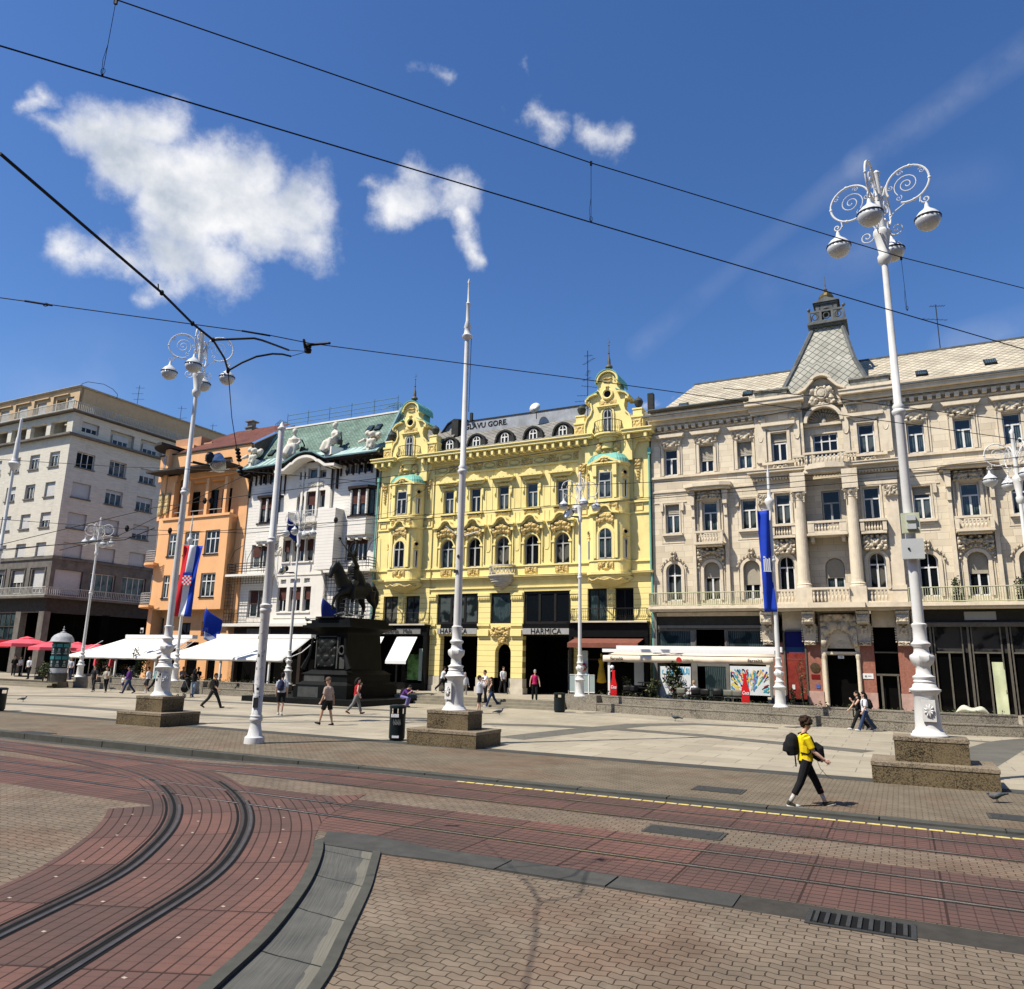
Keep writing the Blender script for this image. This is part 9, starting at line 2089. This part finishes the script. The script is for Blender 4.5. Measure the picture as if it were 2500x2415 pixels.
def boy_extra(t,J):
    backpack(BLK,1.0)(t,J)
    b=MB(); c=J['wst']; b.tube([c+Vector((.17,0,.16)),c+Vector((.24,0,.08)),c+Vector((.25,0,-.06)),c+Vector((.2,0,-.14))],[.08,.13,.13,.07],9)
    for y in (-1,1): b.tube([c+Vector((.2,y*.08,.12)),J['sh']+Vector((.1,y*.09,.0))],.014,5)
    remesh(b.build('front_bag',BLK,t),.012,1)
    b=MB()
    for y in (.03,-.01): b.tube([c+Vector((.22,y,-.12)),c+Vector((.28,y,-.3)),c+Vector((.42,y+.05,-.45)),c+Vector((.52,y,-.5))],.003,3)
    b.tube([c+Vector((-.2,.0,-.05)),c+Vector((-.19,0,-.28))],.014,4); b.build('loose_cords',BLK,t)
    b=MB()
    for l in J['LG']: a=l[-1]; k=l[1]; b.tube([k.lerp(a,.62),a+Vector((0,0,.0))],[.043,.04],9); 
    b.build('socks',mat('striped_sock',(.5,.49,.46),.85,.3,14,stretch=(1,1,4)),t,smooth=True)
    b=MB()
    for i,l in enumerate(J['LG']):
        a=l[-1]; pit=R(14) if i==0 else R((-20-14)*.55*0-6); M=Matrix.Translation(a)@Matrix.Rotation(-pit if i==0 else 0,4,'Y'); b.tube([(-.07,0,-.075),(.03,0,-.075),(.13,0,-.075),(.19,0,-.075)],[.03,.036,.036,.02],8,0,M)
    b.v=[(x,y,z) for x,y,z in b.v]; b.build('shoe_soles',SHW,t,smooth=True)
    b=MB(); k,a=J['LG'][0][1],J['LG'][0][2]; q=k.lerp(a,.38); b.ball(tuple(q+Vector((.03,-.05,0))),(.028,.03,.022),6,4); b.build('patch',cm('patch_red',(.3,.04,.03)),t)
OLS=mat('shoe_olive',(.05,.045,.03),.75,.2,9)
person(gp(1973,1968),-6,'curly-haired boy in yellow T-shirt walking right with black backpack and front bag',1.68,YEC,BLK,OLS,HB,'curly',SKIN2,legs=((27,5),(-20,10)),arms=((22,28,4),(22,30,4)),lean=1,headp=22,sleeve=.4,long=.80,vox=.009,extra=boy_extra,slim=.92,group='')
person(gp(797,1771),160,'man in tan T-shirt and black shorts walking left in front of the monument',1.8,TAN,BLK,SHB,HG,'bald',SKIN,legs=((22,8),(-10,4)),arms=((8,16,8),(-16,8,10)),lean=2,headp=10,sleeve=.42,long=.42,vox=.012,cap=mat('skull_cap',(.12,.08,.06),.8,.1,4))
person(gp(683,1746),95,'man seen from behind in white shirt with navy backpack and black shorts',1.84,LG2,BLK,SHW,HK,'short',legs=((4,2),(-8,6)),arms=((4,8,10),(-6,10,8)),sleeve=.42,long=.46,vox=.012,extra=backpack(NAV,1.1),slim=1.1)
def phone(t,J):
    b=MB(); w=J['AR'][0][2]; b.box(w.x-.01,w.x+.01,w.y-.03,w.y+.03,w.z,w.z+.13); b.build('phone',SHB,t)
    b=MB(); c=J['pel']; b.box(c.x+.1,c.x+.17,c.y-.12,c.y+.1,c.z-.04,c.z+.08); b.build('belt_bag',WHC,t)
person(gp(868,1744),25,'woman in red sleeveless top and grey trousers holding a phone to her ear',1.7,REDC_,GRY,SHR,HK,'long',SKIN2,legs=((22,6),(-24,16)),arms=((30,130,6),(-12,40,12)),sleeve=0,long=.95,vox=.012,extra=phone,slim=.88)
person(gp(518,1729),-3,'bearded man all in black striding right between the left pedestal and the thick pole',1.76,BLK,DKB,SHB,HB,'short',legs=((30,8),(-28,16)),arms=((-26,14,8),(26,20,8)),sleeve=.45,long=1,vox=.012,extra=backpack(cm('khaki',(.12,.1,.07)),.8),belly=.02)
person(gp(226,1689),-100,'woman in dark short-sleeved outfit walking towards the camera at the left planter wall',1.74,DKB,DKB,SHW,HB,'long',SKIN2,legs=((12,6),(-10,14)),arms=((12,6,18),(-14,10,16)),sleeve=.4,long=.95,vox=.014)
person(gp(256,1691),-95,'woman in beige top and black trousers walking with folded arms beside the woman in black',1.66,OLV,BLK,SHW,HB,'short',SKIN2,legs=((10,6),(-10,16)),arms=((16,80,6),(12,85,6)),sleeve=.5,long=.95,vox=.014)
person(gp(311,1693),-150,'man in purple patterned shirt and jeans stepping left beside a small child',1.78,PUR,DJ,SHB,HK,'short',legs=((24,8),(-18,20)),arms=((16,16,14),(-14,14,14)),sleeve=.9,long=1,vox=.014,belly=.03)
person(gp(298,1686),-120,'small child in white T-shirt and dark shorts holding on beside the purple shirt',1.05,WHC,NAV,SHW,HBL,'short',SKIN2,legs=((14,6),(-16,18)),arms=((20,20,20),(-8,16,14)),sleeve=.45,long=.42,vox=.014)
person(gp(358,1692),-165,'man in white shirt and dark shorts with a shoulder bag, left of the big lamp',1.7,WHC,DKB,SHW,HK,'short',legs=((4,2),(30,60)),arms=((12,30,12),(-10,12,16)),sleeve=.5,long=.5,vox=.014)
person(gp(378,1690),-10,'man in pale teal shirt and white cap partly behind the big left lamp',1.8,TEA,BLK,SHB,HG,'bald',legs=((26,6),(-26,18)),arms=((-18,16,8),(18,20,8)),sleeve=.6,long=1,vox=.014,cap=SHW)
person(gp(470,1702),80,'long-haired woman in light blue jeans pushing a stroller at the planter wall',1.7,BLK,LJ,SHW,HK,'long',SKIN2,legs=((5,2),(-8,8)),arms=((34,50,14),(30,50,8)),sleeve=0,long=1,vox=.014)
t=tag(empty('stroller',gp(449,1703),R(80),'black stroller pushed by the woman in light blue jeans','stroller')); b=MB(); b.tube([(-.1,0,.45),(.1,0,.6),(.2,0,.95),(.05,0,1.15)],[.22,.26,.24,.1],8); b.build('seat_hood',BLK,t)
for x in (-.3,.35):
    for y in (-.25,.25): b=MB(); b.tube([(x+.1*cos(a),y,.1+.1*sin(a)) for a in [PI*j/5 for j in range(10)]],.025,5,closed=True); b.build('wheel',SHB,t)
b=MB(); 
for y in (-.25,.25): b.tube([(.35,y,.1),(-.1,y,.6),(-.45,y,1.02)],.015,4); b.tube([(-.3,y,.1),(.1,y,.6)],.015,4)
b.tube([(-.45,-.25,1.02),(-.45,.25,1.02)],.018,5); b.build('frame',GFR,t)
person(gp(982,1722,.1),-30,'person in violet shirt sitting on the monument step with a dark backpack',1.72,PUR,cm('lilac',(.2,.18,.38)),SHB,HK,'short',legs=((78,96),(84,100)),arms=((60,50,8),(50,70,8)),lean=38,headp=40,sleeve=.45,long=1,vox=.014,sit=True,extra=backpack(BLK,.9))
person(gp(1079,1690,TZ),15,'woman in white top and black trousers pushing a pram before the left dark opening',1.7,WHC,BLK,SHW,HK,'tail',SKIN2,legs=((20,5),(-28,18)),arms=((30,50,8),(34,50,8)),lean=10,sleeve=.2,long=1,vox=.016)
t=tag(empty('stroller',gp(1094,1692,TZ),R(15),'pram pushed by the woman in white top at the yellow building','stroller')); b=MB(); b.tube([(-.1,0,.5),(.1,0,.65),(.25,0,.9)],[.22,.25,.16],8); b.build('hood',BLK,t); b=MB()
for x in (-.3,.35):
    for y in (-.25,.25): b.tube([(x+.12*cos(a),y,.12+.12*sin(a)) for a in [PI*j/5 for j in range(10)]],.02,5,closed=True)
b.tube([(.35,0,.1),(-.1,0,.6),(-.45,0,1.02)],.02,4); b.build('wheels_and_frame',SHB,t)
person(gp(1133,1707,.2),-60,'white-haired person in white shirt half hidden behind the middle mast',1.6,WHC,OLV,SHW,HG,'short',SKIN2,legs=((6,4),(-6,8)),arms=((8,16,10),(-8,12,10)),sleeve=.9,long=1,vox=.016,belly=.03)
def cam_(t,J):
    b=MB(); h=J['hd']; b.box(h.x+.13,h.x+.2,-.05,.05,h.z-.04,h.z+.05); b.build('camera',SHB,t)
person(gp(1170,1742),10,'man in pale grey T-shirt and black shorts raising a camera, right of the middle mast',1.82,LG2,BLK,SHW,HB,'short',SKIN2,legs=((4,3),(-6,4)),arms=((62,95,6),(58,98,6)),lean=-2,headp=0,sleeve=.45,long=.5,vox=.012,extra=cam_,belly=.02)
person(gp(1184,1716,.3),-150,'dark-haired person in white shirt close behind the man with the camera',1.74,WHC,BLK,SHB,HK,'short',legs=((6,3),(-6,6)),arms=((40,70,8),(10,20,8)),sleeve=.45,long=1,vox=.016)
person(gp(1200,1727),185,'woman in black top and blue jeans carrying a white bag before the arched door',1.7,BLK,DJ,SHW,HB,'tail',SKIN2,legs=((24,5),(-22,16)),arms=((30,100,6),(10,40,8)),sleeve=.0,long=1,vox=.014,slim=.85)
person(gp(1305,1710,TZ-.02),-85,'woman in magenta sleeveless top walking out of the right dark opening',1.68,PNKC,BLK,SHB,HG,'short',SKIN2,legs=((10,4),(-8,10)),arms=((8,8,16),(-6,10,16)),sleeve=.0,long=1,vox=.014,slim=.9)
person(gp(2100,1783),175,'woman with black trousers and dark top, farther one of the walking pair',1.68,BLK,BLK,SHW,HK,'long',SKIN2,legs=((28,4),(-22,16)),arms=((40,100,6),(30,10,8)),sleeve=0,long=1,vox=.012,slim=.88)
person(gp(2116,1786),178,'woman in white T-shirt and wide blue jeans, nearer one of the walking pair',1.66,WHC,DJ,SHW,HK,'long',SKIN2,legs=((26,4),(-26,12)),arms=((12,20,8),(-12,16,8)),sleeve=.45,long=1,vox=.012,slim=.95,extra=backpack(BLK,.8))
person(F(12.35,-4.3,TZ+.12),120,'fair-haired guest in white shirt sitting at the cafe table by the shrub',1.6,WHC,DKB,SHB,HBL,'short',SKIN2,legs=((86,88),(82,86)),arms=((30,70,10),(36,70,10)),sleeve=.5,vox=.016,sit=True,lean=10,group='guests at the cafe terraces')
person(F(-1.25,-.3,TZ+.05),-60,'person in white top standing inside the arched yellow doorway',1.7,WHC,DKB,SHB,HB,'short',SKIN2,vox=.018,sleeve=.6,group='')
for x,y,f,lb,tp_,bt in ((31,1650,-60,'standing person in black with white detail under the left parasol',BLK,DKB),(46,1652,-110,'person in white and black standing near the parasol pole',WHC,BLK),(67,1658,-100,'waiter in white shirt walking below the big left parasol',WHC,BLK),(170,1660,-90,'person in white shirt standing right of the advertising column',LG2,NAV),(160,1656,60,'person in white beside the advertising column, facing away',WHC,BLK)):
    person(gp(x,y,TZ),f,lb,1.72,tp_,bt,SHB,HK,'short',legs=((8,4),(-8,8)),arms=((10,40,8),(-6,20,8)),vox=.018,sleeve=.6,group='people under the parasols')
rs=random.Random(12); cl_=[DKB,NAV,GRY,WHC,PUR,TAN,BLK,REDC_]
for k,(u_,v_,lb) in enumerate(((-33.6,-6.0,'seated guest in the shade below the left end of the white awning'),(-31.5,-5.6,'seated guest in dark clothes behind the man in white'),(-29.9,-6.1,'seated guest near the climbing shrub'),(-27.4,-6.0,'seated guest in light top above the man in black'),(-26.2,-5.7,'seated guest with bright headscarf below the awning joint'),(-24.6,-6.0,'seated guest left of the parked bicycles'),(-23.4,-5.6,'seated guest behind the parked bicycles'),(-16.9,-6.0,'seated guest between the thick pole and the man with backpack'))):
    person(F(u_,v_,TZ),rs.uniform(-180,180),lb,1.7,cl_[k],DKB,SHB,[HK,HB,HG][k%3],'short',legs=((84,86),(80,88)),arms=((30,60,8),(24,70,8)),vox=.022,sit=True,lean=8,sleeve=.6,group='guests at the cafe terraces')
# ---------------- the other side of the square (behind the camera; closes the square, added unseen to cut sky light and darken the panes) ----------------
FSM=mat('far_side_render',(.20,.18,.15),.9,.2,.5,brick=(3.1,3.4,.5,(.16,.145,.12),(.03,.03,.03),'xz')); 
b=MB()
for k in range(9): x=-95+21*k; h=20+(k*7%5)*1.3; b.box(x,x+20.9,-88,-76,-.5,h); b.xz([(x,h),(x+20.9,h),(x+18,h+3),(x+3,h+3)],-87,-77)
b.box(48,60,-70,-14,-.5,21); b.box(-110,-98,-70,-12,-.5,22)
o=b.build('unseen_far_side',FSM); o.matrix_world=FM; struct(o)
# ---------------- surface albedo trims ----------------
def tint(name,k):
    M=MATS.get(name)
    if not M: return
    t=M.node_tree; b=t.nodes['Principled BSDF']; i=b.inputs['Base Color']
    if i.links:
        src=i.links[0].from_socket; n=t.nodes.new('ShaderNodeVectorMath'); n.operation='MULTIPLY'; n.inputs[1].default_value=k; t.links.new(src,n.inputs[0]); t.links.new(n.outputs[0],i)
for n_ in ('interlocking_pavers','small_pavers','red_track_slab','red_curve_slab','plaza_slabs','plaza_dark_slabs','step_stone','kerb_stone','grey_slab','combed_concrete','granite_wall','granite_pedestal','granite_cap'): tint(n_,(.82,.81,.80))
tint('yellow_plaster',(1.13,1.12,.98)); tint('yellow_rusticated',(1.13,1.12,.98)); tint('yellow_ornament',(.92,.82,.8))  # ornament pulled towards brown to carry the relief shade
for n_ in ('cream_ashlar','cream_moulding'): tint(n_,(1.2,1.19,1.2))
for n_ in ('pale_render','pale_tiled_render'): tint(n_,(1.2,1.2,1.2))
tint('travertine',(1.15,1.13,1.1)); tint('orange_plaster',(1.13,1.22,1.2)); tint('beige_diamond_slate',(1.15,1.15,1.15))
